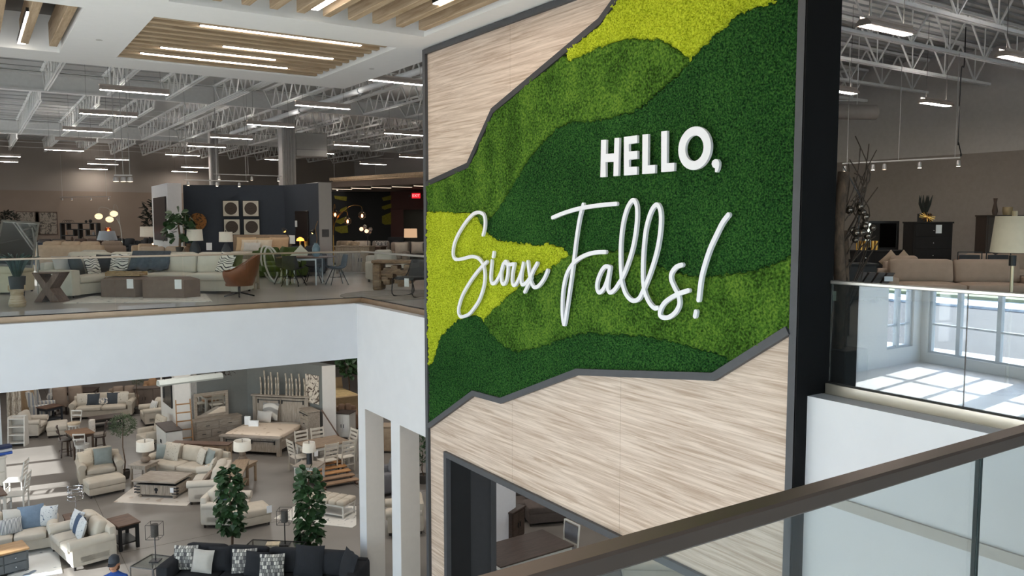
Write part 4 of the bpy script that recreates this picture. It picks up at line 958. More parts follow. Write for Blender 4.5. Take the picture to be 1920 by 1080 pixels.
t = thing('hanging_light', 'long unlit grey light housing hanging above the display wall', 'pendant light', ((lb[0]+le[0])/2, (lb[1]+le[1])/2, -3.4), math.atan2(le[1]-lb[1], le[0]-lb[0])); L_ = math.hypot(le[0]-lb[0], le[1]-lb[1])
M().prism([(-.14, 0), (-.16, .05), (-.1, .17), (.1, .17), (.16, .05), (.14, 0)], -L_/2, L_/2).o('housing', mat('b9bdb8', .5, .03), t)
for s in (-.4, .4): M().tube(((s*L_, 0, .17), (s*L_, 0, 2.45)), .006, 4).o('cable', DKMET, t)
# twig wreath beside the light
t = thing('twig_arrangement', 'dark twig and berry arrangement above the mirror', 'decoration', (*(6.97,28.131,-3.519)[:2], G+2.45)); b = M(); rn = random.Random(4)
for i in range(26):
    a = rn.uniform(0, 6.28); r_ = rn.uniform(.15, .45); b.tube(((0, 0, .1), (r_*.6*cos(a), r_*.6*sin(a), rn.uniform(-.05, .3)), (r_*cos(a), r_*sin(a), rn.uniform(-.1, .35))), .008, 4)
b.o('twig', DKFEET, t); b = M()
for i in range(30): b.sphere((rn.uniform(-.4, .4), rn.uniform(-.2, .2), rn.uniform(-.05, .35)), .03, 6, 4)
b.o('berry', mat('3a2e2a', .5, .2), t)
# --- dining set
E_ = (9.003,23.636,0.119,1.391)
dt = table('dining_table', 'light wood dining table with painted legs right of the bed', E_, G, d=1.0, h=.76, top=wood('8d7863', '705c4a', (1, 8, 1), 3), leg=PAINTW, lw=.09)
PW2 = mat('c9c1b4', .6, .06, 6); TW = E_[3]
gd = 'slat-back chairs around the light dining table'
def chair_at(lab, x, y, r): 
    p = w2(dt, x, y, 0); return ladderchair('dining_chair', lab, (p[0], p[1], dt.rotation_euler.z+R(r)), G, PW2, slats=4, group=gd)
chair_at('slat-back dining chair on the near side, left of the pair', -TW*.22, -.12, 180)
chair_at('slat-back dining chair on the near side, right of the pair', TW*.2, -.12, 180)
chair_at('slat-back dining chair on the far side, left one', -TW*.22, .86, 0); chair_at('slat-back dining chair on the far side, right one', TW*.18, .86, 0)
chair_at('slat-back dining chair at the left end of the light dining table', -TW*.5+.12, .5, 90); chair_at('slat-back dining chair at the right end of the light dining table', TW*.5-.12, .5, -90)
o = M().box(-.06, .06, -.004, .004, 0, .18).o('display_card', TAGM); tag(o, 'white tag hanging at the near corner of the dining table', 'tag', loc=w2(dt, -TW*.5+.2, -.006, .5), rot=(0, 0, dt.rotation_euler.z))
# wall-leaning poles and the slatted bunk parts
t = thing('slat_bench', 'orange toned slatted wooden rack lying open beside the dining table', 'rack', (*(8.642,21.917), G), -0.0326); OR = wood('c08f5e', 'a06f42', (1, 9, 1), 3)
for k in range(5): M().box(-.62, .55, .0+k*.33, .24+k*.33, .08+k*.05, .12+k*.05, .01).o('slat', OR if k > 1 else wood('9c7c5e', '7d6048', (1, 9, 1), 3), t)
for s in (-.5, .45): M().tube(((s, -.1, .03), (s, 1.75, .3)), .035, 4).o('side_rail', WALN, t)
for s in (-.5, .45):
    for y in (.0, 1.5): M().cyl(s, y, 0, .06+y*.14, .03, n=8).o('foot', DKFEET, t)
for i, (a, b) in enumerate((((614, 795, -4.9), (632, 822, -5.3)), ((640, 833, -5.3), (668, 868, -5.6)))):
    pass
ladder2 = thing('leaning_pole', 'dark brown pole leaning across the white wall end by the dining set', 'pole', (*(9.673,24.781,-5.29)[:2], G))
M().tube(((-.5, 0, 1.55), (.45, 0, .02)), .025, 4).o('shaft', WALN, ladder2); ladder2.rotation_euler = (0, 0, SR)
# nightstand with tall black lamp
ns = table('nightstand', 'light wood side table under the black lamp behind the right fig tree', (7.755,22.42,-0.771,0.767), G, d=.6, h=.6, top=GREYW, leg=PAINTW, shelf=.15)
BLK = mat('25272c', .4, .05)
lamp('tall black column lamp with a white drum shade beside the dining table', w2(ns, 0, .3, .6), ((.09, 0), (.085, .02), (.075, .3), (.06, .36)), BLK, (.17, .2, .27), .36)
# bench and rug right
rug('pale woven rug under the tufted bench', [(6.216,20.425), (7.163,21.182), (8.337,20.106), (7.805,18.841), (7.646,18.731)], G, RUGB)
bb = near(((7.675,19.323)[0], (7.675,19.323)[1], -0.9821), 1.25, 1)
t = thing('tufted_bench', 'tufted cream bench with white legs and a low shelf', 'bench', (bb[0], bb[1], G+.012), bb[2])
for i in range(5):
    for k in range(2): M().soft(-.62+.248*i, -.62+.248*(i+1), .0+.3*k, .3+.3*k, .33, .46, .05, .008, 4).o('cushion', CREAM, t, True)
for s in (-1, 1):
    for y in (.02, .52): M().lathe(((.02, 0), (.03, .06), (.022, .2), (.034, .28), (.034, .34)), 8, (s*.57, y+.03)).o('leg', PAINTW, t)
M().box(-.6, .6, .02, .58, .3, .345).o('apron', PAINTW, t); M().box(-.58, .58, .04, .56, .07, .1).o('shelf', PAINTW, t)
# --- middle seating group
rug('pale beige rug under the trunk table', [(2.988,24.05), (3.874,25.482), (5.452,23.918), (4.573,22.649)], G, RUGA)
E_ = (2.934,25.876,-0.022,1.082)
t = armchair('cream armchair with a teal pillow left of the trunk table', E_, G, CREAM, w=1.2, d=1.0, bh=.5)
pillow('grey green square pillow on the left cream armchair', t, .1, .42, .47, BLUEG, .5); pillow('brown flowered pillow on the left cream armchair', t, -.3, .45, .47, pattern('floral', 'a08f7c', 'd2c4b0', 12), .48, rz=25)
ottoman('cream ottoman in front of the left cream armchair', (2.946,24.733,0.158,0.984), G, CREAM, d=.62, h=.45)
E_ = (4.75,24.972,-0.975,2.589); S2 = sofa('sofa', 'cream three-pillow sofa behind the trunk table', E_, G, CREAM, d=1.0, n=2, nb=3, h=.9); w_ = E_[3]
pillow('dusty blue pillow at the left arm of the cream sofa behind the trunk', S2, -w_*.34, .4, .46, BLUEG, .46, rz=18); pillow('paisley pillow beside the dusty blue one on the cream sofa', S2, -w_*.21, .36, .46, FLORAL, .56)
pillow('paisley pillow leaning on the right seat of the cream sofa', S2, w_*.2, .42, .46, FLORAL, .48, rz=-28); pillow('dusty blue pillow at the right arm of the cream sofa behind the trunk', S2, w_*.32, .42, .46, BLUEG, .48, rz=-24)
ptag(S2, w_*.5-.1, -.01, .56)
table('sofa_table', 'long brown console table behind the cream sofa', (5.644,25.91,-0.682,1.878), G, d=.35, h=.78, top=WALN, leg=OAKW)
GRD = mat('7a6a5c', .6, .12, 12)
gourd = ((.06, 0), (.13, .05), (.14, .11), (.08, .19), (.1, .24), (.08, .3), (.03, .35))
e1 = table('end_table', 'light brown end table left of the cream sofa', (3.766,25.22,-0.855,0.582), G, d=.6, h=.6, top=GREYW, leg=GREYWV, shelf=.1)
lamp('gourd lamp with a wide drum shade left of the cream sofa', w2(e1, .05, .32, .6), gourd, GRD, (.24, .25, .28), .36)
e2 = table('end_table', 'brown end table mostly hidden right of the cream sofa', (6.208,23.664,-0.837,0.625), G, d=.55, h=.6, top=OAKW, leg=OAKW)
lamp('gourd lamp with a drum shade between the sofa and the barn bed', w2(e2, -.02, .28, .6), gourd, GRD, (.24, .25, .28), .36)
# trunk coffee table
E_ = (4.014,23.731,-0.729,1.215); tk = thing('trunk_table', 'whitewashed plank trunk coffee table with raised lid and iron straps', 'table', (E_[0], E_[1], G+.012), E_[2]); w_ = E_[3]
for k in range(9): M().box(-w_/2+.02+k*(w_-.04)/9+.003, -w_/2+.02+(k+1)*(w_-.04)/9-.003, 0, .025, .09, .36).o('plank', GREYWV, tk)
M().box(-w_/2+.02, w_/2-.02, .025, .8, .09, .36).o('body', GREYW, tk); M().box(-w_/2+.05, w_/2-.05, .03, .78, .36, .372).o('inside', BLACKM, tk)
M().at((-.04, -.06, .44)).box(-w_/2-.04, w_/2+.04, 0, .9, 0, .05, .008).o('lid', GREYW, tk)
for s in (-1, 1):
    M().box(s*w_*.2-.03, s*w_*.2+.03, .3, .36, .36, .44).o('lift_arm', DKMET, tk)
    for z in (.14, .22, .3): M().box(s*(w_/2-.05)-.1, s*(w_/2-.05)+.08, -.008, .06, z-.014, z+.014).o('iron_strap', DKMET, tk)
    for y in (.06, .74): M().sphere((s*(w_/2-.1), y, .045), .055, 10, 6, .85).o('bun_foot', GREYW, tk, True)
M().lathe(((0, -.01), (.05, -.008), (.055, 0)), 16).o('medallion', DKMET, tk); bpy.data.objects['medallion'].rotation_euler = (pi/2, 0, 0); bpy.data.objects['medallion'].location = (0, -.004, .24)
M().box(-.02, .02, -.012, -.001, .14, .2).o('hasp', DKMET, tk); ptag(tk, w_/2-.14, -.012, .25, .1)
# loveseat facing left, with console behind
lv = near(((4.573,22.649)[0], (4.573,22.649)[1], 2.2840-pi/2+pi), 1.75, 1)
lv = near(((4.573,22.649)[0], (4.573,22.649)[1], -0.4013-pi/2), 1.55, 1)
S3 = sofa('loveseat', 'cream loveseat seen from its arm, facing the trunk table', lv, G, CREAM2, d=1.0, n=2, nb=2, h=.9)
pillow('taupe pillow lying on the cream loveseat', S3, .25, .35, .47, TAUPE, .46, rz=-10, tilt=-40)
pillow('striped flowered pillow at the far end of the loveseat', S3, -.5, .4, .47, FLORAL, .46)
cn = table('sofa_table', 'brown open-sided console table behind the loveseat', (*w2(S3, 0, 1.04, 0)[:2], S3.rotation_euler.z), G, w=1.6, d=.4, h=.76, top=OAKW, leg=OAKW, shelf=.2)
ac = near(((5.285,20.21)[0], (5.285,20.21)[1], -0.1057+R(62)), 1.1, -1)
S4 = armchair('cream armchair with a flowered pillow behind the left fig tree', ac, G, CREAM2, w=1.1, d=1.0)
pillow('cream pillow with a dark flower on the chair behind the left fig tree', S4, .15, .45, .47, pattern('disc', '7b7a7c', 'd9cfc2', 2.2), .5, rz=-25); pillow('slate blue pillow half hidden by the left fig tree', S4, -.2, .42, .47, DBLUE, .46)
ot = near(((6.067,20.036)[0], (6.067,20.036)[1], 0.0248), .95, 1)
o4 = ottoman('cream ottoman right of the left fig tree with a white price tag', ot, G, CREAM, w=.95, d=.7, h=.46); ptag(o4, .4, -.01, .42, .13)
# --- fig trees and the charcoal sectional
fiddle('left leafy fiddle-leaf fig tree behind the charcoal sofa', (4.652,18.399), G, 2.12, .66, .31, 270, 11, ls=.175)
fiddle('right leafy fiddle-leaf fig tree behind the charcoal sofa', (6.031,17.208), G, 2.15, .5, .32, 285, 12, ls=.175)
E_ = (4.392,15.82,-0.715,4.154)
S5 = sofa('sectional_sofa', 'large charcoal sectional sofa along the lower photo edge', E_, G, CHAR, d=1.0, n=4, nb=4, h=.86, arm='soft', armh=.72, armw=.28, bh=.5); w_ = E_[3]
for lab, x, m, s, r_, y in (('charcoal and white block print pillow, leftmost on the charcoal sofa', -.41, BLOCK, .5, 8, .45), ('plain white pillow on the charcoal sofa', -.31, LTGREY, .48, -6, .34), ('plain charcoal pillow left of the middle block print pillow', -.235, CHAR, .5, 10, .5), ('block print pillow in the middle of the charcoal sofa', -.1, BLOCK, .5, 14, .44),
                            ('plain charcoal pillow overlapping the middle block print pillow', -.035, CHAR, .5, -4, .34), ('block print pillow right of centre on the charcoal sofa', .06, BLOCK, .5, 12, .26), ('large charcoal back pillow near the right end', .22, CHAR, .62, 0, .48), ('charcoal pillow leaning on the right arm of the charcoal sofa', .41, CHAR, .6, -48, .4)):
    pillow(lab, S5, w_*x, y, .47, m, s, rz=r_, th=.2)
gt = thing('glass_end_table', 'black framed glass end table left of the charcoal sofa', 'table', (*(2.646,17.545,-0.841,0.505)[:2], G), (2.646,17.545,-0.841,0.505)[2])
def frame_table(t, w, d, h, gm, mm):
    b = M(); b2 = M(); c = [(-w/2, 0), (w/2, 0), (w/2, d), (-w/2, d)]
    for i in range(4):
        a, q = c[i], c[(i+1) % 4]; M().tube(((*a, 0), (*a, h)), .014, 4).o('leg', mm, t)
        b.tube(((*a, h), (*q, h)), .014, 4); b2.tube(((*a, .06), (*q, .06)), .012, 4)
    b.o('top_frame', mm, t); b2.o('shelf_frame', mm, t); M().box(-w/2, w/2, 0, d, h-.008, h+.006).o('glass_top', gm, t); M().box(-w/2, w/2, 0, d, .062, .07).o('glass_shelf', gm, t)
GT = glassmat('table_glass', (.85, .9, .9), .12, 1)
frame_table(gt, .55, .65, .6, GT, BLACKM); cagelamp('black cage lamp on the glass end table', w2(gt, .05, .35, .61), h=.8)
E_ = (5.066,16.852,-0.704,1.2); gt = thing('glass_console_table', 'black framed glass console table behind the charcoal sofa', 'table', (E_[0], E_[1], G), E_[2])
frame_table(gt, E_[3], .42, .7, GT, BLACKM); cagelamp('black cage lamp on the glass console between the fig trees', w2(gt, .22, .2, .71), h=.78)
tag(M().box(-.14, .14, -.1, .1, 0, .03, .004).o('book', mat('e4d2b4', .6, .2, 20)), 'pale book lying on the glass console table', 'book', loc=w2(gt, -.05, .2, .707), rot=(0, 0, gt.rotation_euler.z+.2))
# --- lower left group
t1 = table('end_table', 'brown topped end table with black legs right of the blue-pillow loveseat', (2.832,20.279,0.214,0.514), G, d=.75, h=.62, top=WALN, leg=mat('1f2023', .5, .05), shelf=.15, lw=.07)
t2 = table('end_table', 'small brown end table holding the silver cage lamp', (1.894,21.374,0.063,0.519), G, d=.55, h=.6, top=WALN, leg=mat('1f2023', .5, .05), lw=.06)
cagelamp('silver banded cage lamp on the small brown end table', w2(t2, 0, .28, .6), CHROME, False, .72)
lr = near(((1.557,19.608)[0], (1.557,19.608)[1], 0.1976-pi/2), 1.65, 1)
S6 = sofa('loveseat', 'cream loveseat with blue paisley pillows at lower left', lr, G, CREAM2, d=1.0, n=2, nb=2, h=.9, armw=.25)
pillow('blue paisley pillow at the far end of the lower left loveseat', S6, -.42, .45, .47, PAISLEY, .48, rz=10); pillow('dark blue pillow between the paisley ones on the loveseat', S6, -.1, .4, .47, DBLUE, .46, rz=4); pillow('blue paisley pillow nearest the camera on the loveseat', S6, .2, .34, .47, PAISLEY, .5, rz=-8)
E_ = (0.557,21.264,-0.102,1.78)
S7 = sofa('sofa', 'cream sofa with striped and blue pillows at the left photo edge', E_, G, CREAM2, d=.98, n=2, nb=3, h=.9); w_ = E_[3]
for lab, x, m, s, r_ in (('off-white pillow at the left edge of the left sofa', .02, LTGREY, .52, 0), ('navy striped lumbar pillow on the left sofa', -.02, STRIPE, .46, 12), ('light denim blue pillow on the left sofa', .2, mat('6f8196', .9, .1), .54, 6), ('blue paisley pillow at the right end of the left sofa', .36, PAISLEY, .48, -14)):
    pillow(lab, S7, w_*x, .42 if 'lumbar' not in lab else .24, .47, m, s, rz=r_, h=.36 if 'lumbar' in lab else None)
ptag(S7, w_*.5-.1, -.02, .56, .14)
cabinet('coffee_chest', 'dark grey chest coffee table with a light wood top at the lower left edge', (0.344,20.172,0.175,0.94), G, d=.6, h=.52, body=mat('54585c', .6, .06), top=wood('b18f66', '946f49', (1, 8, 1), 3), rows=((2,), (2,)), pull='knob', cat='table')
rug('white and blue patterned rug beside the dark chest table', [(0.803,21.56), (1.442,21.435), (1.394,19.717), (0.3,19.905)], G, RUGC)
table('dining_table', 'brown table cut by the left photo edge', (0.144,23.754,0.135,0.836), G, d=.9, h=.76, top=WALN, leg=PAINTW)
ladderchair('dining_chair', 'white slat-back chair in the sun at the left photo edge', (*(0.563,24.869), SR+R(-75)), G, PAINTW, group='white chairs by the left edge')
ladderchair('dining_chair', 'white slat-back chair behind the sunlit one at the left photo edge', (*(0.588,26.263), SR+R(-75)), G, PAINTW, group='white chairs by the left edge')
cb = cabinet('white_cabinet', 'white cabinet with blue cloths at the left photo edge', (0.361,27.097,0.217,0.582), G, d=.5, h=.9, body=PAINTW, rows=((1,), (1,)))
for k, (lab, c) in enumerate((('folded bright blue cloth on the white cabinet', '3a5aa8'), ('folded pale cloth on the white cabinet', 'b8bcc6'), ('folded navy cloth on top of the white cabinet pile', '2a3350'))):
    tag(M().soft(-.2, .2, -.15, .15, 0, .09, .03, n=3).o('folded_cloth', mat(c, .9, .1), None, True), lab, 'cloth', 'folded cloths on the white cabinet', w2(cb, .3, .25, .9+.09*k), (0, 0, cb.rotation_euler.z))
struct('wall_left_stub', M().box((0.324,27.834)[0]-.6, (0.584,27.662)[0], (0.584,27.662)[1], (0.584,27.662)[1]+.3, G, -1.0), mat('c9ced1', .7, .02))
# birch trunks floor to ceiling
for i, (px, py) in enumerate(((17, 803), (22, 801), (27, 806), (32, 802), (38, 804))):
    p = ((0.974,34.959), (1.063,35.088), (1.126,34.58), (1.223,34.888), (1.313,34.641))[i]
    o = M().tube([(0, 0, 0), (.03, 0, 1.6), (-.02, .02, 3.2), (.01, 0, 4.85)], .05, 8, rs=[.06, .055, .05, .045]).o('birch_pole', BIRCH, None, True)
    tag(o, ['leftmost', 'second', 'middle', 'fourth', 'rightmost'][i]+' of five birch trunks standing floor to ceiling at the left', 'tree trunk', 'birch trunks at the left', (*p, G))
# rear row behind the far sofa
for i, (lab, px) in enumerate((('beige upholstered dining chair back left of the pair', 0), ('beige upholstered dining chair back right of the pair', 1))):
    p = ((3.043,36.739), (3.58,36.605))[i]; t = thing('parsons_chair', lab+' behind the far sofa', 'chair', (*p, G), SR+R(180), 'beige dining chairs behind the far sofa')
    M().soft(-.27, .27, 0, .5, .32, .48, .04, n=4).o('seat', TAUPE, t, True); M().soft(-.27, .27, .46, .58, .3, 1.12, .04, n=4).o('backrest', TAUPE, t, True)
    for s in (-.22, .22):
        for y in (.05, .5): M().box(s-.025, s+.025, y-.025, y+.025, 0, .33).o('leg', DKFEET, t)
sofa('sofa', 'brown sofa in the shade beyond the far sofa', (4.888,35.739,-0.293,1.293), G, TAUPE, d=.9, n=2)
bush('dim potted tree beyond the brown console at the rear', (5.341,34.887), G, 1.95, 1.15, .32, 420, 9)
cabinet('sideboard', 'brown sideboard at the rear beside the white display wall', (5.851,35.553,-0.222,1.073), G, d=.45, h=.85, body=TAUPED, doors=3)
sofa('daybed', 'tan upholstered daybed at the rear under the balcony', (6.208,36.674,-0.184,0.781), G, TANW if False else mat('b08d6c', .9, .08), d=1.0, n=1, cat='bed')
table('dining_table', 'dark dining table at the rear left of the far sofa', (3.292,36.741,-0.382,1.379), G, d=1.0, h=.76, top=DWALN, leg=DWALN)
sofa('armchair', 'striped armchair at the rear, behind the striped wing chair', (2.596,37.481,-0.157,0.454), G, WSTRIPE, d=.8, n=1, cat='armchair', armh=.6)
cabinet('tall_cabinet', 'tan headboard-like cabinet behind the birch trunks', (1.688,35.895,0.185,0.362), G, d=.4, h=1.9, body=mat('a98c6c', .7, .08), doors=1)
struct('wall_rear_dark', M().box(-3, 30, 44, 44.3, G, -1.0), mat('4a4038', .85, .1))
# right of the booth
t = thing('sleigh_bed', 'tan sleigh bed with a yellow quilt right of the booth', 'bed', (*(11.889,29.698), G), SR+R(35)); SL = mat('a98f6c', .7, .1)
M().prism([(0, 0), (.06, 0), (.05, .6), (-.03, .85), (-.1, .82), (0, .55)], -.85, .85).o('footboard', SL, t); M().prism([(2.1, 0), (2.16, 0), (2.2, .8), (2.3, 1.15), (2.2, 1.15), (2.1, .8)], -.85, .85).o('headboard', SL, t)
for s in (-1, 1): M().box(s*.85-.03, s*.85+.03, 0, 2.1, .2, .45).o('side_rail', SL, t)
M().soft(-.8, .8, .08, 2.05, .35, .78, .1, .05).o('quilt', mat('c2a878', .9, .15, 5), t, True)
fiddle('dark leafy potted tree right of the booth wall', (12.68,31.141), G, 2.35, 1.35, .45, 90, 5, ls=.24, single=False)
sofa('recliner', 'brown recliner pair right of the booth, behind the cabinet', (11.153,27.572,-0.25,0.916), G, mat('7d6350', .8, .1), d=.95, n=2, arm='soft', cat='sofa')
cabinet('console_cabinet', 'white cabinet with a dark top right of the booth', (10.637,26.777,-0.863,0.515), G, d=.5, h=.92, body=PAINTW, top=DWALN, doors=2)
# seen through the slots in the white return wall
sofa('recliner', 'grey recliner seen through the first slot of the white wall', near(((9.124,20.344)[0], (9.124,20.344)[1], SR+R(-60)), 1.0, 1), G, mat('6c6a6c', .9, .08), w=1.0, n=1, cat='armchair', arm='soft')
sofa('recliner', 'cream armchair seen through the first slot near the bottom', near(((8.089,17.694)[0], (8.089,17.694)[1], SR+R(-80)), 1.0, 1), G, CREAM, w=1.0, n=1, cat='armchair')
bush('leafy green plant seen through the second slot', (10.752,20.924), G, 1.6, .5, .4, 400, 21, lm=LEAFM, ls=.12, name='potted_plant')
cabinet('sideboard', 'tan sideboard seen through the first slot near the top', (11.161,24.288,-0.585,1.225), G, d=.5, h=.9, body=OAKW, doors=3)
# --- room behind the sign opening
PIL = struct('trim_2', M().prism([(9.699,15.409), (10.69,15.969), ((10.69,15.969)[0]+.1, (10.69,15.969)[1]+.6), ((9.699,15.409)[0]-.35, (9.699,15.409)[1]+.5)], G, -1.0, 'z'), mat('dcdbe0', .7, .02))
DB = mat('544a45', .9, .1)
sofa('sectional_sofa', 'dark brown sectional seen through the sign opening', (11.914,16.56,-0.338,0.92), G, DB, w=2.4, d=1.0, n=3, arm='soft')
ottoman('dark brown ottoman in front of the dark sectional', (11.789,16.158,-0.352,0.623), G, DB, w=1.0, d=.7, h=.5)
cabinet('side_cabinet', 'dark side cabinet with a white tag behind the white pillar', (10.682,15.818,0.453,0.459), G, w=.6, d=.45, h=.75, body=DWALN, doors=2)
dk = table('dining_table', 'dark dining table seen through the sign opening', (9.482,13.325,0.034,1.855), G, w=1.9, d=1.1, h=.76, top=DWALN, leg=PAINTW)
t = thing('dining_chair', 'white framed dining chair with a grey padded back at the dark table', 'chair', w2(dk, .92, .6, 0), dk.rotation_euler.z-pi/2)
M().soft(-.24, .24, -.05, .42, .4, .48, .03, n=4).o('seat', mat('6b6a6e', .9, .08), t, True); M().box(-.22, .22, .44, .47, .56, .92).o('back_pad', mat('6b6a6e', .9, .08), t)
for s in (-1, 1):
    M().tube(((s*.24, .43, 0), (s*.24, .43, .48), (s*.25, .47, .98)), .02, 4).o('back_post', PAINTW, t); M().tube(((s*.22, -.02, 0), (s*.22, -.02, .42)), .02, 4).o('leg', PAINTW, t)
M().tube(((-.25, .47, .97), (.25, .47, .97)), .022, 4).o('top_rail', PAINTW, t); M().tube(((-.24, .44, .53), (.24, .44, .53)), .016, 4).o('lower_rail', PAINTW, t)
ladderchair('dining_chair', 'white spindle-back chair at the left end of the dark table', (*(9.273,14.495), dk.rotation_euler.z+R(100)), G, PAINTW, slats=2)
ottoman('cream ottoman seen below the handrail through the sign opening', (11.711,12.13,-0.627,1.217), G, CREAM, w=1.5, d=1.0, h=.5)
sofa('sofa', 'cream sofa seen below the handrail through the sign opening', (13.051,13.408,-0.8,1.151), G, CREAM, w=2.2, d=.95, n=2)
# --- visitor at the lower edge
SKIN = mat('b98a6e', .6, .06)
hp = (1.898,15.453,-4.27)
def person(lab, loc, rot):
    t = thing('person', lab, 'person', loc, rot)
    me = bpy.data.meshes.new('body'); V = []; Eg = []; Rd = []
    def chain(pts, rs, start=None):
        last = start
        for p, r_ in zip(pts, rs):
            V.append(p); Rd.append(r_)
            if last is not None: Eg.append((last, len(V)-1))
            last = len(V)-1
        return last
    pel = chain([(0, 0, .95)], [.15]); ab = chain([(0, -.01, 1.12)], [.14], pel); chs = chain([(0, 0, 1.3)], [.155], ab); nk = chain([(0, 0, 1.46), (0, -.02, 1.53)], [.075, .055], chs)
    for s in (-1, 1):
        chain([(s*.1, 0, .88), (s*.11, -.02, .5), (s*.11, .01, .1), (s*.11, -.12, .04)], [.095, .065, .045, .035], pel)
        chain([(s*.17, 0, 1.38), (s*.22, -.02, 1.12), (s*.2, -.22, 1.0), (s*.16, -.3, 1.02)], [.07, .048, .038, .03], chs)
    me.from_pydata(V, Eg, []); ob = bpy.data.objects.new('body', me); COL.objects.link(ob)
    ob.modifiers.new('Skin', 'SKIN')
    for i, r_ in enumerate(Rd): me.skin_vertices[0].data[i].radius = (r_, r_*.8)
    me.skin_vertices[0].data[0].use_root = True
    s_ = ob.modifiers.new('Sub', 'SUBSURF'); s_.levels = 1; s_.render_levels = 2
    me.materials.append(mat('2b4f9c', .85, .1)); ob.parent = t
    h = M(); prof = [(0, 1.5), (.05, 1.505), (.068, 1.55), (.078, 1.62), (.08, 1.67), (.07, 1.73), (.04, 1.765), (0, 1.775)]
    h.lathe(prof, 14, (0, -.035), False); h.v = [(x, (y+.035)*1.22-.035, z) for x, y, z in h.v]; h.sphere((0, -.14, 1.61), .016, 6, 5)
    for s in (-1, 1): h.sphere((s*.08, -.03, 1.62), .022, 6, 5)
    hd = h.o('head', SKIN, t, True)
    for s in (-1, 1): M().sphere((s*.03, -.125, 1.64), .01, 6, 5).o('eye', BLACKM, hd)
    M().tube(((-.022, -.118, 1.565), (.022, -.118, 1.565)), .005, 4).o('mouth', mat('8a4f45', .6, 0), hd)
    M().lathe(((.086, 1.6), (.088, 1.55), (.07, 1.52)), 12, (0, -.02), False).o('hair', mat('5a3d2c', .8, .1), hd)
    c = M(); c.lathe(((.088, 1.655), (.09, 1.7), (.078, 1.76), (.04, 1.795), (0, 1.8)), 16, (0, -.035), False); c.v = [(x, (y+.035)*1.2-.035, z) for x, y, z in c.v]
    c.add([(-.075, -.11, 1.665), (-.06, -.2, 1.65), (0, -.225, 1.648), (.06, -.2, 1.65), (.075, -.11, 1.665), (0, -.13, 1.672)], [(0, 1, 2, 5), (5, 2, 3, 4)]); c.o('cap', mat('3a3e46', .8, .08), t, True)
    for s in (-1, 1):
        for k in range(5):
            b = M(); x = s*.16+(k-2)*.016; y = -.33; b.tube(((x, y, 1.02), (x, y-.035, 1.02), (x, y-.05, 1.0)), .009, 6); b.o('finger', SKIN, t)
    return t
person('person in a dark baseball cap and a blue top at the lower photo edge', (hp[0], hp[1], G), SR+R(10))

# ================================================================ upper floor, back balcony
LEATH = mat('7a4b33', .4, .2, 4); BROWN = mat('7a6a60', .85, .08); OLIVE = mat('3f4f22', .9, .15); IVORY = mat('cfc8ba', .9, .05, 6, .2, 80); TANL = mat('b09a82', .7, .08); DGREY = mat('3a3b3e', .8, .1); BRASS = mat('b58a4a', .3, .1, metal=1)
# sectional: return section facing right and the long run facing the rail
la = near(((1.87,20.286)[0], (1.87,20.286)[1], 2.2332-pi/2), 2.0, -1)
rc = ((1.87,20.286)[0], (1.87,20.286)[1]); ra = 2.2332-pi/2
la = (rc[0]+cos(ra)*.65, rc[1]+sin(ra)*.65, ra)
U1 = sofa('sectional_sofa', 'ivory sectional end piece, its white arm beside the X-shaped table', la, 0, IVORY, 1.3, .98, n=1, nb=1, arm='track', armh=.62, right=False, armw=.24, feet=.05, seat=.46)
pillow('bright white pillow on the sectional end piece', U1, -.28, .55, .46, LTGREY, .48, rz=-6); pillow('dark olive square pillow on the sectional end piece', U1, -.08, .36, .46, mat('3f4240', .9, .1), .46, rz=14)
pillow('black and white maze print pillow on the sectional end piece', U1, .36, .36, .46, MAZE, .46, rz=8)
E_ = (3.398,20.78,-0.663,4.579); U2 = sofa('sectional_sofa', 'long ivory sectional run with a grey throw behind the brown ottomans', E_, 0, IVORY, None, 1.0, n=4, nb=4, arm='track', armh=.6, armw=.2, feet=.05, seat=.46, bh=.52, left=False); w_ = E_[3]
pillow('charcoal square pillow left of the maze print one on the long ivory sofa', U2, -w_*.27, .42, .46, mat('3c3d40', .9, .1), .46); pillow('black and white maze print pillow in the middle left of the long ivory sofa', U2, -w_*.185, .4, .46, MAZE, .48)
pillow('black and white maze print pillow at the right end of the long ivory sofa', U2, w_*.375, .42, .46, MAZE, .5, rz=-22, roll=12); pillow('olive pillow behind the right maze print pillow', U2, w_*.42, .52, .46, mat('55583a', .9, .1), .5, rz=-20)
# throw: draped folds over seat back
b = M(); nx, nz = 26, 12; vs = []; fs = []
for i in range(nx+1):
    for k in range(nz+1):
        u = i/nx; v = k/nz; x = u*.95; fold = .03*sin(u*26+v*5)*(.3+v)
        if v < .25: y, z = .12-(v/.25)*.14, .47+.0
        p = (x+.1*v*(u-.5), (.56-.30*v+fold) if v < .7 else (.35-.55*(v-.7)+fold), (.44*(1-v/.7)+.07 if v < .7 else .07-.0*(v-.7))+.02*sin(u*17+3)*v)
        vs.append(p)
for i in range(nx):
    for k in range(nz): a = i*(nz+1)+k; fs.append((a, a+nz+1, a+nz+2, a+1))
b.add(vs, fs); b.add([(x, y-.02, z+.012) for x, y, z in vs], fs); o = b.o('throw_blanket', mat('4d535b', .95, .2, 12, .3, 60), None, True); tag(o, 'crumpled slate grey throw draped on the long ivory sofa', 'blanket', loc=w2(U2, -w_*.13, .12, .46), rot=(0, 0, U2.rotation_euler.z))
rug('pale patterned rug under the brown ottomans', [(1.592,19.208), (2.266,20.635), (4.588,19.912), (4.249,17.851)], .001, RUGB)
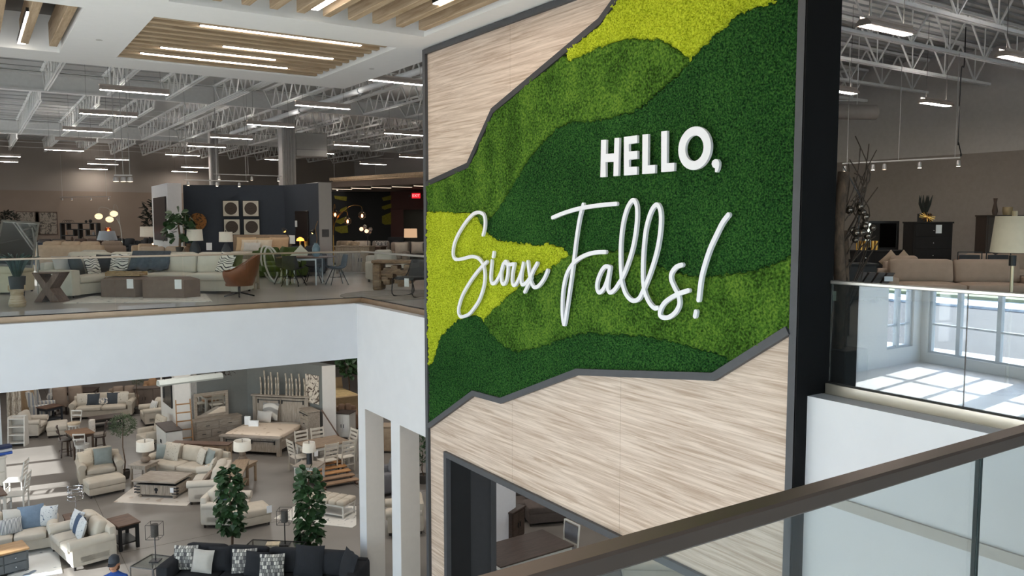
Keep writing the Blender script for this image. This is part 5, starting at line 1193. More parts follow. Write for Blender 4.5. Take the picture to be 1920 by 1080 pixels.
for E_, lab in (((2.743,19.971,-0.666,0.791), 'brown fabric ottoman with a bead tray on top'), ((3.551,19.246,-0.585,0.916), 'brown fabric ottoman, right of the pair before the ivory sofa')):
    t = thing('ottoman', lab, 'ottoman', (E_[0], E_[1], .013), E_[2], None); w_ = E_[3]
    ang = [(-w_/2, 0), (w_/2, 0), (w_/2+.22, .34), (w_/2, .68), (-w_/2, .68), (-w_/2-.1, .34)]
    M().prism(ang, 0, .39, 'z').o('base', BROWN, t); b = M(); n = len(ang); cx = sum(a[0] for a in ang)/n
    b.add([(*a, .39) for a in ang]+[((a[0]-cx)*.8+cx, (a[1]-.34)*.8+.34, .43) for a in ang]+[(cx, .34, .45)], [(i, (i+1) % n, n+(i+1) % n, n+i) for i in range(n)]+[(n+i, n+(i+1) % n, 2*n) for i in range(n)]); b.o('cushion', BROWN, t, True)
    ptag(t, w_*.36, -.005, .3, .15)
    if 'bead' in lab: OT = t
t = thing('wooden_tray', 'carved light wooden tray with a bead tassel on the left ottoman', 'tray', w2(OT, .0, .2, .455), OT.rotation_euler.z); TRW = wood('b5976c', '8a6c46', (2, 8, 8), 4)
M().box(-.38, .38, 0, .34, 0, .05, .006).o('board', TRW, t)
for s in (-1, 1): M().box(-.4, .4, .17+s*.18-.012, .17+s*.18+.012, 0, .09, .004).o('rim', TRW, t)
b = M()
for i in range(22): b.sphere((-.42+.025*i, -.04+.03*sin(i*.9), .1 if i > 3 else .06-.05*(3-i)), .02, 6, 4)
b.o('bead_string', TRW, t, True)
# X table, basket, plant
E_ = (1.334,19.646,-0.585,0.536); t = thing('x_table', 'dark wood X-shaped side table by the white sofa arm', 'table', (E_[0], E_[1], 0), E_[2]); XW = wood('6d5547', '4b392f', (8, 8, 1.2), 3)
M().prism([(-.28, .6), (-.14, .6), (.27, 0), (.08, 0)], 0, .4, 'y').o('leg', XW, t); M().prism([(.28, .6), (.15, .6), (-.28, 0), (-.12, 0)], .002, .398, 'y').o('leg', XW, t); M().box(-.285, .285, -.01, .41, .6, .62, .004).o('tabletop', XW, t)
t = thing('wicker_basket', 'striped wicker basket with handles at the far left by the rail', 'basket', (*(0.777,18.985), 0), 0); BA = pattern('stripe', 'b9a283', 'd8ccb8', 4); b = M()
b.lathe([(.13+.02*sin(k*.52+.3)+.012*(k % 2), .34*k/12) for k in range(13)], 22, cap=False); b.cyl(0, 0, 0, .02, .13); b.o('body', wood('cbbba2', 'a08a6b', (1, 1, 9), 3), t, True)
for s in (-1, 1): M().tube([(s*.14, .07*cos(q), .33+.09*sin(q)) for q in (0, .6, 1.2, 1.57, 2, 2.6, 3.14)], .012, 5).o('handle', mat('b39d7e', .9, .1), t)
t = thing('agave_plant', 'spiky dark agave in a tall dark planter at the far left', 'plant', (*(0.868,20.802), 0), 0); M().lathe(((.12, 0), (.17, .5), (.15, .5), (.14, .45)), 16).o('planter', mat('3a4044', .6, .1), t, True)
rn = random.Random(8)
for k in range(15):
    a = k*2.4; e = .25+.5*(k/15); L2_ = .6; b = M()
    pts = [(.03*cos(a), .03*sin(a), .45), (.5*L2_*e*cos(a), .5*L2_*e*sin(a), .45+.38), (L2_*e*cos(a)*1.15, L2_*e*sin(a)*1.15, .45+.62-.2*e)]
    b.tube(catmull(pts, 4), .03, 4, rs=[.028, .036, .038, .036, .032, .026, .02, .012, .003]); b.o('leaf', mat('3b4f49', .5, .2, 6), t, True)
ottoman('large round cream pouf cut by the left photo edge', (*(0.435,22.497), SR), 0, mat('d5cdb4', .9, .04), w=1.0, d=.9, h=.66, feet=.03)
# standing mirror
mp_ = (0.959,22.398,1.195); t = thing('standing_mirror', 'tilted metal framed standing mirror reflecting the roof trusses at far left', 'mirror', (mp_[0], mp_[1], 0), SR+R(18)); X_ = Matrix.Rotation(R(-30), 4, 'X'); b = M()
def tilt(m): m.x = Matrix.Translation((0, 0, 1.15)) @ Matrix.Rotation(R(-24), 4, 'X') @ Matrix.Rotation(R(5), 4, 'Y'); return m
tilt(M()).box(-.36, .36, 0, .02, -.5, .55).o('glass', mat('e3e6e6', .02, 0, metal=1), t)
f = tilt(M())
for a in ((-.4, -.36, -.01, .03, -.55, .6), (.36, .4, -.01, .03, -.55, .6), (-.36, .36, -.01, .03, .55, .6), (-.36, .36, -.01, .03, -.55, -.5)): f.box(*a)
f.o('frame', mat('a8a59e', .35, .1, metal=.8), t)
for s in (-1, 1): M().tube(((s*.42, -.12, 0), (s*.42, .0, 1.2)), .016, 6).tube(((s*.42, .25, 0), (s*.42, .0, 1.2)), .016, 6).o('stand_leg', mat('8d8a84', .35, .1, metal=.8), t)
# seating behind
def far_E(px, py, D, w, a=0): 
    return None
def fe(p, a=0): return (p[0], p[1], SR+R(a))
sofa('sofa', 'navy sofa behind the standing mirror', fe((2.299,35.624), 180), 0, NAVY, 2.1, .9, n=2, h=.82, arm='soft')
sofa('recliner_sofa', 'tan reclining sofa seen from the back with three panels', fe((3.205,30.058), 176), 0, TANL, 2.3, .95, n=3, h=1.05, arm='soft', bh=.62, cat='sofa')
sofa('recliner', 'taupe recliner seen from the back with a paler headrest', fe((4.483,30.592), 172), 0, TAUPE, 1.15, .95, n=1, h=1.0, arm='soft', cat='armchair', bh=.6)
sofa('armchair', 'low pale linen chair seen from behind, in front of the tan sofa', fe((3.223,25.741), 178), 0, mat('b5aea2', .9, .05), 1.15, .8, n=1, h=.74, arm='soft', cat='armchair', armh=.5)
sofa('sofa', 'taupe fabric sofa left of the white television wall', fe((4.907,27.058), 8), 0, mat('a39383', .9, .06), 2.0, .95, n=2, h=.86, arm='soft')
sofa('armchair', 'tan rounded armchair behind the taupe fabric sofa', fe((5.219,30.841), 30), 0, TANL, .95, .9, n=1, h=.95, arm='soft', cat='armchair')
sofa('sofa', 'dark leather sofa under the two framed prints', fe((2.769,41.471), 0), 0, mat('3a312d', .5, .15), 1.6, .95, n=2, h=.95, arm='soft')
sofa('armchair', 'tan armchair with pillow by the dark leather sofa', fe((3.062,38.48), 20), 0, mat('8f7c68', .9, .1), 1.0, .9, n=1, h=.95, arm='soft', cat='armchair')
sofa('sofa', 'dark brown sofa under the black open shelf', fe((4.157,41.158), 0), 0, mat('4a372e', .6, .15), 1.55, .95, n=2, h=.9, arm='soft')
sofa('sofa', 'dark grey sofa behind the arched lamp stem, left half', fe((5.665,40.782), 0), 0, mat('35373b', .9, .1), 1.35, .95, n=2, h=.9, arm='soft')
sofa('sofa', 'dark grey sofa right of the arched lamp, next to the drum lamp', fe((6.886,41.954), 0), 0, mat('3d3d3f', .9, .1), .95, .95, n=2, h=.9, arm='soft')
# arched lamp with three globes
ap = (4.54,31.67); t = thing('arc_lamp', 'arched floor lamp with three glowing woven globes', 'lamp', (*ap, 0), SR); D_ = (4.241,29.58,0.112)
M().cyl(0, 0, 0, .04, .2, n=18).o('base', CHROME, t); M().tube(((0, 0, .03), (0, 0, 1.0)), .022, 8).o('pole', CHROME, t)
sc_ = 27.5/1539
for px, py in ((187, 405), (208, 411), (217, 400)):
    x = (px-231)*sc_; z = 1.7-(py-414)*sc_
    M().tube(catmull([(0, 0, 1.0), (-.04, 0, 1.5), (x*.45, 0, z+.2), (x*.85, 0, z+.33), (x, 0, z+.24), (x, 0, z+.1)], 5), .009, 5).o('arm', mat('9d9890', .4, .03, metal=.6), t)
    g = M().sphere((x, 0, z), .13, 14, 9, .8).o('globe', emis('ffdca8', 1.15), t, True); M().tube([(x+.132*cos(q), .132*sin(q), z) for q in [k*.52 for k in range(12)]], .006, 4, closed=True).tube([(x+.11*cos(q), .11*sin(q), z+.06) for q in [k*.52 for k in range(12)]], .006, 4, closed=True).tube([(x+.11*cos(q), .11*sin(q), z-.06) for q in [k*.52 for k in range(12)]], .006, 4, closed=True).o('weave', mat('b9a88c', .7, 0), g)
def stand(lab, p, h=.6, m=DWALN, w=.5, name='side_table'): return table(name, lab, (p[0], p[1], SR), 0, w=w, d=.45, h=h, top=m, leg=m)
s_ = stand('dark side table under the grey shaded lamp', (4.771,37.878)); lamp('grey shaded table lamp in front of the orange glass lamp', w2(s_, 0, .22, .6), ((.12, 0), (.12, .02), (.07, .2), (.05, .3)), mat('b8b4ac', .5, .05), (.3, .4, .38), .3, mat('9da4ad', .8, .03))
gs_ = stand('tall dark console under the orange glass lamp', (5.52,43.207), 1.0, DWALN, .9)
t = thing('glass_lamp', 'small orange glass lamp with a glowing bulb', 'lamp', w2(gs_, 0, .2, 1.0)); M().cyl(0, 0, 0, .05, .12).o('base', DKMET, t); M().lathe(((.14, .05), (.15, .2), (.12, .38), (.06, .42)), 12, cap=False).o('glass', glassmat('amber_glass', (.9, .35, .2), .08, 1), t, True); M().sphere((0, 0, .2), .06, 8, 6, 1.5).o('bulb', emis('ffb870', 5), t, True)
s_ = stand('dark side table with the drum lamp left of the television wall', (6.173,36.418)); lamp('white drum lamp left of the white television wall', w2(s_, 0, .22, .6), ((.09, 0), (.09, .02), (.03, .1), (.03, .45)), DKMET, (.36, .38, .42), .45)
q_ = stand('low brown table under the sparkling bulb', (6.008,34.774), .59, WALN, .55)
t = thing('candle_lamp', 'small bright sparkling bulb on the side table by the drum lamp', 'lamp', w2(q_, 0, .2, .59)); M().cyl(0, 0, 0, .12, .04).o('base', BRASS, t); M().sphere((0, 0, .18), .05, 8, 6).o('bulb', emis('ffcf9a', 8), t, True)
# black open shelf, prints
p = (5.348,53.031); t = thing('open_shelf', 'black open metal shelf with stepped shelves against the brown wall', 'shelf', (*p, 0), SR); W_ = 1.03; b = M()
for x in (-W_, -.0, W_): M().box(x-.04, x+.04, 0, .4, 0, 1.58).o('post', BLACKM, t)
for (a, c, z) in ((-W_, W_, 1.54), (-.66, .66, 1.19), (-W_, -.3, .84), (.42, W_, .84), (-W_, W_, .49), (-W_, W_, .14)): M().box(a, c, 0, .4, z, z+.05).o('shelf_board', BLACKM, t)
for x, z0_, z1_ in ((-.66, 1.19, 1.54), (.66, 1.19, 1.54), (-.3, .84, 1.19), (.42, .84, 1.19)): M().box(x-.03, x+.03, 0, .4, z0_, z1_).o('divider', BLACKM, t)
def obj_on(name, lab, cat, t_, x, y, z, b, m, smooth=True, group=None): o = b.o(name, m, None, smooth); return tag(o, lab, cat, group, w2(t_, x, y, z))
b = M()
for k in range(5): b.tube([(-.2+.09*k+.12*cos(q), 0, .02+.14*sin(q)) for q in (0, .8, 1.6, 2.4, 3.14)], .012, 4)
obj_on('wire_sculpture', 'dark looping wire sculpture on top of the black shelf', 'ornament', t, -.66, .2, 1.59, b, DKMET)
obj_on('dark_vase', 'small dark round vases on the right top of the black shelf', 'vase', t, .35, .2, 1.59, M().sphere((0, 0, .08), .08, 10, 7).sphere((.22, 0, .1), .1, 10, 7), BLACKM)
for i, (x, z, c, r_, h_) in enumerate(((-.8, .89, 'a9826a', .06, .24), (-.06, 1.24, 'c9a28f', .08, .24), (.75, .89, '8f8f93', .08, .2), (.12, .54, '776a60', .09, .24), (-.5, .54, '5c4a3f', .08, .26))):
    obj_on('vase', ['slim tan vase low on the left of the black shelf', 'pink vase in the upper middle of the black shelf', 'grey vase at the right of the black shelf', 'brown vase low in the middle of the black shelf', 'dark brown vase low on the left of the black shelf'][i], 'vase', t, x, .2, z, M().lathe(((r_*.6, 0), (r_, h_*.4), (r_*.5, h_*.85), (r_*.6, h_)), 12), mat(c, .5, .1))
for px, lab in ((54, 'left framed botanical print on the brown wall'), (88, 'right framed botanical print on the brown wall')):
    p = (3.138,0.87) if px == 54 else (4.1,0.861); frame_art(lab, (p[0], 57.9, p[1]), 0, 1.22, 1.4, mat('5a4a40', .6, .05), pattern('ink', '55504c', '9c9489', 3), fw=.05)
bush('dark spiky plant at the far left of the brown wall', (1.912,51.506), 0, 2.2, 1.35, .42, 160, 31, lm=mat('22261f', .7, .2), name='dark_plant', ls=.24, pot=(.2, .5))
bush('dark leafy plant beside the television wall', (6.563,37.234), 0, 2.5, 1.3, .4, 200, 32, lm=mat('22261f', .7, .2), name='dark_plant', ls=.25, pot=(.25, .4))
# navy booth with television wall
NV = mat('373d47', .85, .03); GW = mat('b7b3b2', .75, .02); TVW = mat('c3c4c8', .7, .02)
q0, q1, q2 = (5.912,33.676), (5.79,30.09), (6.257,30.152); b0, b1 = (6.595,31.5), (9.755,29.822); r1, r2 = (10.1,27.234), (10.584,27.285)
struct('wall_display_white', M().prism([q0, q1, q2, (q2[0]+.2, q2[1]+1.2), (q0[0]+.3, q0[1]+.4)], 0, 3.0, 'z'), TVW)
struct('wall_display_navy', M().prism([b0, b1, (b1[0]+.1, b1[1]+.3), (b0[0]+.1, b0[1]+.3)], 0, 3.0, 'z'), NV)
struct('wall_display_side', M().prism([b1, r1, (r1[0]+.1, r1[1]+.2), (b1[0]+.25, b1[1]+.3)], 0, 3.0, 'z'), NV)
dd = Vector((r1[0]-b1[0], r1[1]-b1[1])); k_ = 2.0/dd.length
struct('wall_display_end', M().prism([r1, r2, (r2[0]-dd.x*k_*.5, r2[1]-dd.y*k_*.5), (r1[0]-dd.x*k_*.5+.05, r1[1]-dd.y*k_*.5)], 0, 3.02, 'z'), GW)
tv = slab_on('flat dark television seen edge-on on the white display wall', 'television', 'television', q0, q1, .18, .92, 1.0, 2.55, mat('2a2428', .25, .1))
ep = lerp(r1, r2, .45); tag(M().box(-.13, .13, -.02, 0, -.13, .13, .004).o('wall_plate', mat('5c5a5c', .4, .1)), 'square grey control plate on the pale wall end', 'switch', loc=(ep[0], ep[1]-.03, 1.28+.0), rot=(0, 0, math.atan2(r2[1]-r1[1], r2[0]-r1[0])))
AM = mat('c9c3b6', .8, .03)
for i, (px, py, lab) in enumerate(((436, 406, 'upper left'), (473, 406, 'upper right'), (437, 441, 'lower left'), (474, 441, 'lower right'))):
    k = (px-348)/(536-348); p = lerp(b0, b1, k); z = {406: 1.85, 441: 1.18}[py]
    t = frame_art(lab+' of four framed round texture prints on the navy wall', (p[0]-.04, p[1]-.1, z), math.atan2(b1[1]-b0[1], b1[0]-b0[0]), .6, .6, BLACKM, AM, fw=.025)
    M().at((0, .004, .3), rx=pi/2).lathe(((.0, 0), (.225, 0), (.225, .004), (0, .005)), 28, cap=False).o('disc', pattern('disc', '2e2724', '5a4f48', 13), t)
p = lerp(b0, b1, .14); t = thing('gold_disc', 'round gold leaf disc on the navy wall behind the fig plant', 'wall art', (p[0]-.05, p[1]-.15, 1.68), math.atan2(b1[1]-b0[1], b1[0]-b0[0]))
M().at((0, 0, 0), rx=pi/2).lathe(((0, .03), (.15, .01), (.31, .0), (.31, .02), (0, .05)), 30, cap=False).o('disc', pattern('ink', '42301f', '8f5f30', 5), t, True); M().box(-.14, .1, -.02, 0, .05, .1).box(-.14, -.06, -.02, 0, .1, .22).o('motif', mat('241d18', .6, .1), t)
# bed in the booth
bp = (7.426,27.261); t = thing('upholstered_bed', 'tan upholstered bed with heaped cream pillows at the navy wall', 'bed', (*bp, 0), SR+R(-3)); BEDM = mat('8f7a66', .9, .08)
M().soft(-1.05, 1.05, 2.0, 2.12, .1, 1.22, .05, n=5).o('headboard', BEDM, t, True); M().soft(-1.0, 1.0, 0, 2.05, .12, .38, .04, n=4).o('base', BEDM, t, True); M().soft(-.98, .98, .05, 2.0, .36, .66, .08).o('mattress', CREAM2, t, True)
for i, (x, y, s, c, h_) in enumerate(((-.55, 1.85, .7, 'c7ab88', .5), (.1, 1.88, .75, 'c7ab88', .5), (.62, 1.85, .7, 'bfa283', .5), (-.35, 1.6, .55, 'd5c8b6', .42), (.2, 1.6, .55, 'd5c8b6', .42), (-.15, 1.38, .6, 'c9c6c2', .32))):
    pillow(['left tan', 'middle tan', 'right tan', 'left cream', 'right cream', 'front pale grey lumbar'][i]+' pillow on the booth bed', t, x, y, .66, mat(c, .9, .06), s, h=h_)
stand('dark bedside cabinet left of the booth bed', (6.803,29.419), .62, DWALN, .55, 'bedside_table'); tag(M().box(-.09, .09, -.02, .02, 0, .25, .003).o('display_card', TAGM), 'white price card beside the booth bed, left', 'sign', loc=(*(6.767,28.626,0.974)[:2], .72), rot=(0, 0, SR)); 
tag(M().box(-.1, .1, -.01, .01, -.15, .15, .003).o('price_tag_card', TAGM), 'white price tag at the right headboard corner', 'tag', loc=w2(t, 1.08, 1.98, 1.05), rot=(0, 0, SR))
# console behind the ivory sofa with lamps and plant
cz_ = (4.738,20.691,-0.585,1.748); cs = table('sofa_table', 'low taupe console behind the ivory sofa carrying two lamps', (*w2(U2, .78, 1.16, 0)[:2], U2.rotation_euler.z), 0, w=2.9, d=.4, h=.88, top=mat('9b8e80', .7, .06), leg=mat('9b8e80', .7, .06), shelf=.15)
SLB = mat('3f4349', .6, .12)
tear = ((.05, 0), (.11, .02), (.12, .08), (.07, .2), (.025, .3))
def pc(x): return w2(cs, x, .2, .88)
def xof(pt):  # local x on the console nearest a world point
    v = Vector((pt[0]-cs.location.x, pt[1]-cs.location.y)); return v.x*cos(cs.rotation_euler.z)+v.y*sin(cs.rotation_euler.z)
XL1, XL2 = -.15, .653
lamp('slate teardrop lamp with a cream drum shade beside the fig plant', pc(XL1), ((.06, 0), (.13, .02), (.14, .1), (.09, .24), (.03, .34)), SLB, (.18, .2, .28), .33)
lamp('slate teardrop lamp with a cream drum shade in front of the booth bed', pc(XL2), tear, SLB, (.16, .17, .25), .3)
fp = pc(-.546); fiddle('fiddle-leaf fig in a brown pot on the console at the navy wall', (fp[0], fp[1]), .88, 1.05, .36, .38, 75, 41, pot=(.1, .17), ls=.19)
for px, lab, pr_, c in ((0, 'brown jug vase left of the teardrop lamp', ((.06, 0), (.1, .06), (.11, .14), (.05, .2), (.07, .26)), '6b4f3c'), (1, 'small pale stone vase between the fig pot and the jug', ((.04, 0), (.06, .05), (.03, .12)), '8e7d6d')):
    x = -.314 if px == 0 else -.423; tag(M().lathe(pr_, 12).o('vase', mat(c, .6, .1), None, True), lab, 'vase', loc=pc(x)[:2]+(.88,))
b = M()
for i in range(9): b.sphere((-.12+.03*i, .03*sin(i*2), .03), .035, 6, 4)
tag(b.o('shell_bowl', mat('9aa09f', .6, .2, 20), None, True), 'heap of grey shells on the console left of the fig pot', 'ornament', loc=pc(-.738)[:2]+(.88,))
# leather swivel chair
cp = (5.066,18.78); t = thing('swivel_chair', 'brown leather egg-shaped swivel chair with a price tag', 'armchair', (*cp, 0), SR+R(-72))
for k in range(5): M().tube(((0, 0, .1), (.34*cos(k*1.257), .34*sin(k*1.257), .02)), .018, 5).o('base_spoke', DKMET, t)
M().tube(((0, 0, .08), (0, 0, .26)), .03, 8).o('column', DKMET, t)
vs = []; fs = []; na, nz = 22, 9
for sh in (0, .045):
    for k in range(nz+1):
        v = k/nz
        for i in range(na+1):
            a = -pi*.80+2*pi*.80*i/na; c = cos(a)*.5+.5          # c = 1 at the back
            top = .58+.55*max(0, c-.25)**1.1; z = .26+(top-.26)*v; r_ = (.30+.13*sin(v*1.7))-sh*(1 if v > 0 else 1)
            vs.append((r_*1.05*sin(a), r_*cos(a)+.05*v*c, z+sh*.4*(1-v)))
N_ = (nz+1)*(na+1)
for sh in (0, 1):
    for k in range(nz):
        for i in range(na): a = sh*N_+k*(na+1)+i; fs.append((a, a+1, a+na+2, a+na+1))
for k in range(nz):
    for i in (0, na): a = k*(na+1)+i; fs.append((a, a+na+1, N_+a+na+1, N_+a))
for i in range(na): a = nz*(na+1)+i; fs.append((a, a+1, N_+a+1, N_+a))
M().add(vs, fs).o('shell', LEATH, t, True); M().cyl(0, 0, .25, .3, .3, n=18).o('pan', LEATH, t, True); M().soft(-.27, .27, -.28, .25, .3, .45, .08, .03).o('seat_cushion', mat('8a583d', .4, .15, 5), t, True)
tg = M().box(-.07, .07, -.004, .004, -.13, .13).o('price_tag', TAGM, t); tg.location = (-.47, -.1, .52); tg.rotation_euler = (0, 0, R(72))
# green sofa and chair with white hoop arm
gs2 = sofa('sofa', 'moss green velvet sofa with a pale throw pillow behind the hoop chair', fe((7.752,24.316), 14), 0, OLIVE, 1.7, .95, n=2, h=.9, arm='soft', feet=.04)
t = thing('hoop_chair', 'green lounge chair with big white oval hoop arms', 'armchair', (*(6.701,22.709), 0), SR+R(-65)); M().soft(-.3, .3, 0, .6, .3, .46, .05).o('seat', OLIVE, t, True); M().at((0, .55, .4), rx=R(-14)).soft(-.3, .3, -.07, .07, 0, .6, .05).o('backrest', OLIVE, t, True)
for s in (-1, 1): M().tube([(s*.34, .3+.36*cos(q)*.55-.1*sin(q), .5+.5*sin(q)) for q in [k*pi/12 for k in range(24)]], .028, 6, closed=True).o('hoop_arm', mat('cfcdc6', .4, .03), t, True)
pillow('pale pointed pillow leaning on the green sofa', gs2, .45, .34, .47, mat('b9bcae', .9, .05), .5, rz=-20, roll=40)
# table with white legs, shell chairs
E_ = (7.333,21.158,-0.585,0.721); tb = thing('dining_table', 'walnut topped table with slim white metal legs behind the rail', 'table', (E_[0], E_[1], 0), E_[2]); w_ = E_[3]+.25
M().box(-w_/2-.15, w_/2+.25, -.1, .85, .72, .75, .008).o('tabletop', WALN, tb); WM = mat('c4c8cc', .4, .03, metal=.3)
for x in (-w_/2+.1, w_/2-.1):
    for y in (0, .75): M().tube(((x, y, 0), (x, y, .7)), .018, 6).o('leg', WM, tb)
M().box(-w_/2+.1, w_/2-.1, -.015, .015, .66, .71).box(-w_/2+.1, w_/2-.1, .735, .765, .66, .71).o('rail', WM, tb)
def shell(lab, x, y, r):
    p = w2(tb, x, y, 0); t = thing('shell_chair', lab, 'chair', p, tb.rotation_euler.z+R(r), 'dark shell chairs around the walnut table'); vs = []; fs = []
    prof = [(-.24, .47), (-.1, .43), (.1, .42), (.2, .46), (.26, .6), (.3, .8)]; n = 8
    for (y_, z_) in prof:
        for i in range(n+1):
            u = -1+2*i/n; wd = .23 if z_ < .7 else .19; vs.append((u*wd, y_-.05*u*u*(1 if z_ > .5 else 0), z_+.06*u*u*(1 if z_ < .5 else 0)))
    N = len(vs); vs += [(a, b_-.012, c-.014) for a, b_, c in vs]
    for k in range(len(prof)-1):
        for i in range(n): a = k*(n+1)+i; fs += [(a, a+1, a+n+2, a+n+1), (N+a, N+a+n+1, N+a+n+2, N+a+1)]
    for k in range(len(prof)-1):
        for i in (0, n): a = k*(n+1)+i; fs.append((a, a+n+1, N+a+n+1, N+a))
    for i in range(n):
        for k in (0, len(prof)-1): a = k*(n+1)+i; fs.append((a, a+1, N+a+1, N+a))
    M().add(vs, fs).o('shell_seat', DGREY, t, True)
    for sx in (-1, 1):
        for sy in (-1, 1): M().tube(((sx*.09, sy*.09, .41), (sx*.24, sy*.24, 0)), .013, 6).o('leg', BLACKM, t)
    M().tube(((-.16, -.16, .2), (.16, .16, .2)), .008, 4).tube(((.16, -.16, .2), (-.16, .16, .2)), .008, 4).o('brace', BLACKM, t)
    return t
shell('dark shell chair on the near left side of the walnut table', -.15, -.2, 170); shell('dark shell chair at the right end of the walnut table with a white tag', w_/2+.4, .25, -60)
shell('dark shell chair at the left end of the walnut table', -w_/2-.05, .5, 80); shell('dark shell chair on the far side of the walnut table', .1, .95, 5)
t = thing('twig_vase', 'blue ceramic vase with a tall twig on the walnut table', 'vase', w2(tb, .32, .35, .75), 0); M().lathe(((.06, 0), (.1, .05), (.11, .22), (.08, .3), (.05, .33), (.06, .36)), 14).o('body', mat('6f8692', .3, .15, 10), t, True); M().tube(catmull([(0, 0, .3), (.03, 0, .5), (0, .02, .75), (.06, 0, .95)], 4), .008, 5).o('twig', mat('8a6a40', .8, .1), t)
# desk and lamps in the booth's right corner
dk_ = table('desk', 'dark wood desk with two lamps in the right corner of the booth', fe((9.121,26.473), 10), 0, w=1.25, d=.6, h=.78, top=DWALN, leg=DWALN)
def desklamp(lab, x, y, hz, reach, lit):
    t = thing('desk_lamp', lab, 'lamp', w2(dk_, x, y, .78), SR); M().cyl(0, 0, 0, .02, .09, n=14).o('base', BLACKM, t); M().tube(((0, 0, .02), (.02, 0, hz*.6), (reach, 0, hz)), .012, 5).o('arm', BLACKM, t)
    M().at((reach, 0, hz), ry=R(35 if reach > 0 else -35)).lathe(((.03, .08), (.05, .04), (.1, -.06), (.095, -.06), (.045, .03)), 14, cap=False).o('lamp_shade', BLACKM, t, True)
    M().sphere((reach+(-.02 if reach > 0 else .02), 0, hz-.04), .045, 8, 6).o('bulb', emis('ffb25a', 9 if lit else 2), t, True)
desklamp('black desk lamp turned left on the booth desk', -.35, .3, .62, -.16, False); desklamp('black desk lamp with a glowing shade on the booth desk', .25, .3, .58, .2, True)
t = thing('table_lamp', 'small glowing amber dome lamp on the booth desk', 'lamp', w2(dk_, .02, .25, .78), 0); M().cyl(0, 0, 0, .26, .03, n=8).o('stem', BRASS, t); M().lathe(((.13, .26), (.11, .33), (.04, .38), (0, .385)), 14, cap=False).o('dome', emis('ff9a3c', 2.5), t, True)
tag(M().lathe(((.05, 0), (.06, .02), (.06, .24), (.05, .25)), 14).o('brass_vase', BRASS, None, True), 'tall shiny brass cylinder vase on the booth desk', 'vase', loc=w2(dk_, .22, .12, .78))
dp = lerp(b1, r1, .45); t = slab_on('tall dark framed panel leaning at the right booth wall with a white tag', 'leaning_mirror', 'mirror', b1, r1, .35, .72, .4, 2.05, mat('241c1c', .3, .1)); ptag(t, .1, -.03, 1.2, .16)
sofa('sofa', 'dark grey low sofa in front of the booth desk', fe((8.752,25.11), 8), 0, mat('34353a', .9, .1), 1.4, .9, n=2, h=.72, arm='soft')
# sideboard and what stands right of the booth
sb = cabinet('sideboard', 'light oak sideboard with four doors near the railing corner', (10.299,24.869,-0.817,1.166), 0, d=.5, h=.9, body=wood('94826f', '7b6a59', (9, 9, 1.2), 3), doors=4)
b = M(); rn = random.Random(3)
for i in range(14): b.sphere((rn.uniform(-.25, .25), rn.uniform(-.1, .1), rn.uniform(.02, .12)), rn.uniform(.03, .06), 6, 4)
tag(b.o('shell_heap', mat('b59d84', .7, .1), None, True), 'heap of pale shells on the oak sideboard', 'ornament', loc=w2(sb, -.1, .25, .9))
BLKW = mat('17181a', .85, .05); BURG = mat('3f2423', .85, .05)
m0, m1, m2, m3 = (15.155,39.143,0.754), (17.615,37.512,0.754), (17.705,36.253,0.777), (18.422,34.578,0.8)
struct('wall_mural', M().prism([m0[:2], m1[:2], (m1[0]+.1, m1[1]+.3), (m0[0]+.1, m0[1]+.3)], 0, 3.15, 'z'), BLKW)
struct('wall_burgundy', M().prism([m1[:2], m3[:2], (m3[0]+.1, m3[1]+.3), (m1[0]+.1, m1[1]+.3)], 2.25, 3.15, 'z').prism([m1[:2], m2[:2], (m2[0]+.1, m2[1]+.3), (m1[0]+.1, m1[1]+.3)], 0, 2.25, 'z'), BURG)
struct('wall_passage', M().prism([(m2[0]+.5, m2[1]+1.5), (m3[0]+3, m3[1]+.5), (m3[0]+3, m3[1]+.8), (m2[0]+.5, m2[1]+1.8)], 0, 3.15, 'z'), mat('6a6560', .85, .03))
MUS = mat('6b661f', .95, .25, 20, .3, 60); mrot = math.atan2(m1[1]-m0[1], m1[0]-m0[0]); sc_ = 41/1539
mw = thing('mural_panel', 'black wall panel with ochre wave-shaped moss patches in the dark room', 'wall art', (m0[0], m0[1], 0), mrot)
def mz(py): return 1.7-(py-414)*sc_
for poly in ([(628, 367), (652, 369), (651, 377), (630, 373)], [(640, 392), (651, 387), (652, 396), (637, 397)], [(632, 413), (651, 405), (652, 414), (640, 420), (629, 416)], [(629, 425), (652, 422), (653, 436), (640, 437), (629, 432)], [(717, 371), (736, 366), (736, 374), (720, 377)], [(717, 387), (736, 381), (736, 389), (722, 393), (717, 391)], [(717, 405), (736, 397), (736, 420), (722, 421), (717, 418)]):
    M().prism([((x-622)/111*(Vector((m1[0]-m0[0], m1[1]-m0[1])).length), mz(y)) for x, y in poly], -.04, 0, 'y').o('moss_wave', MUS, mw)
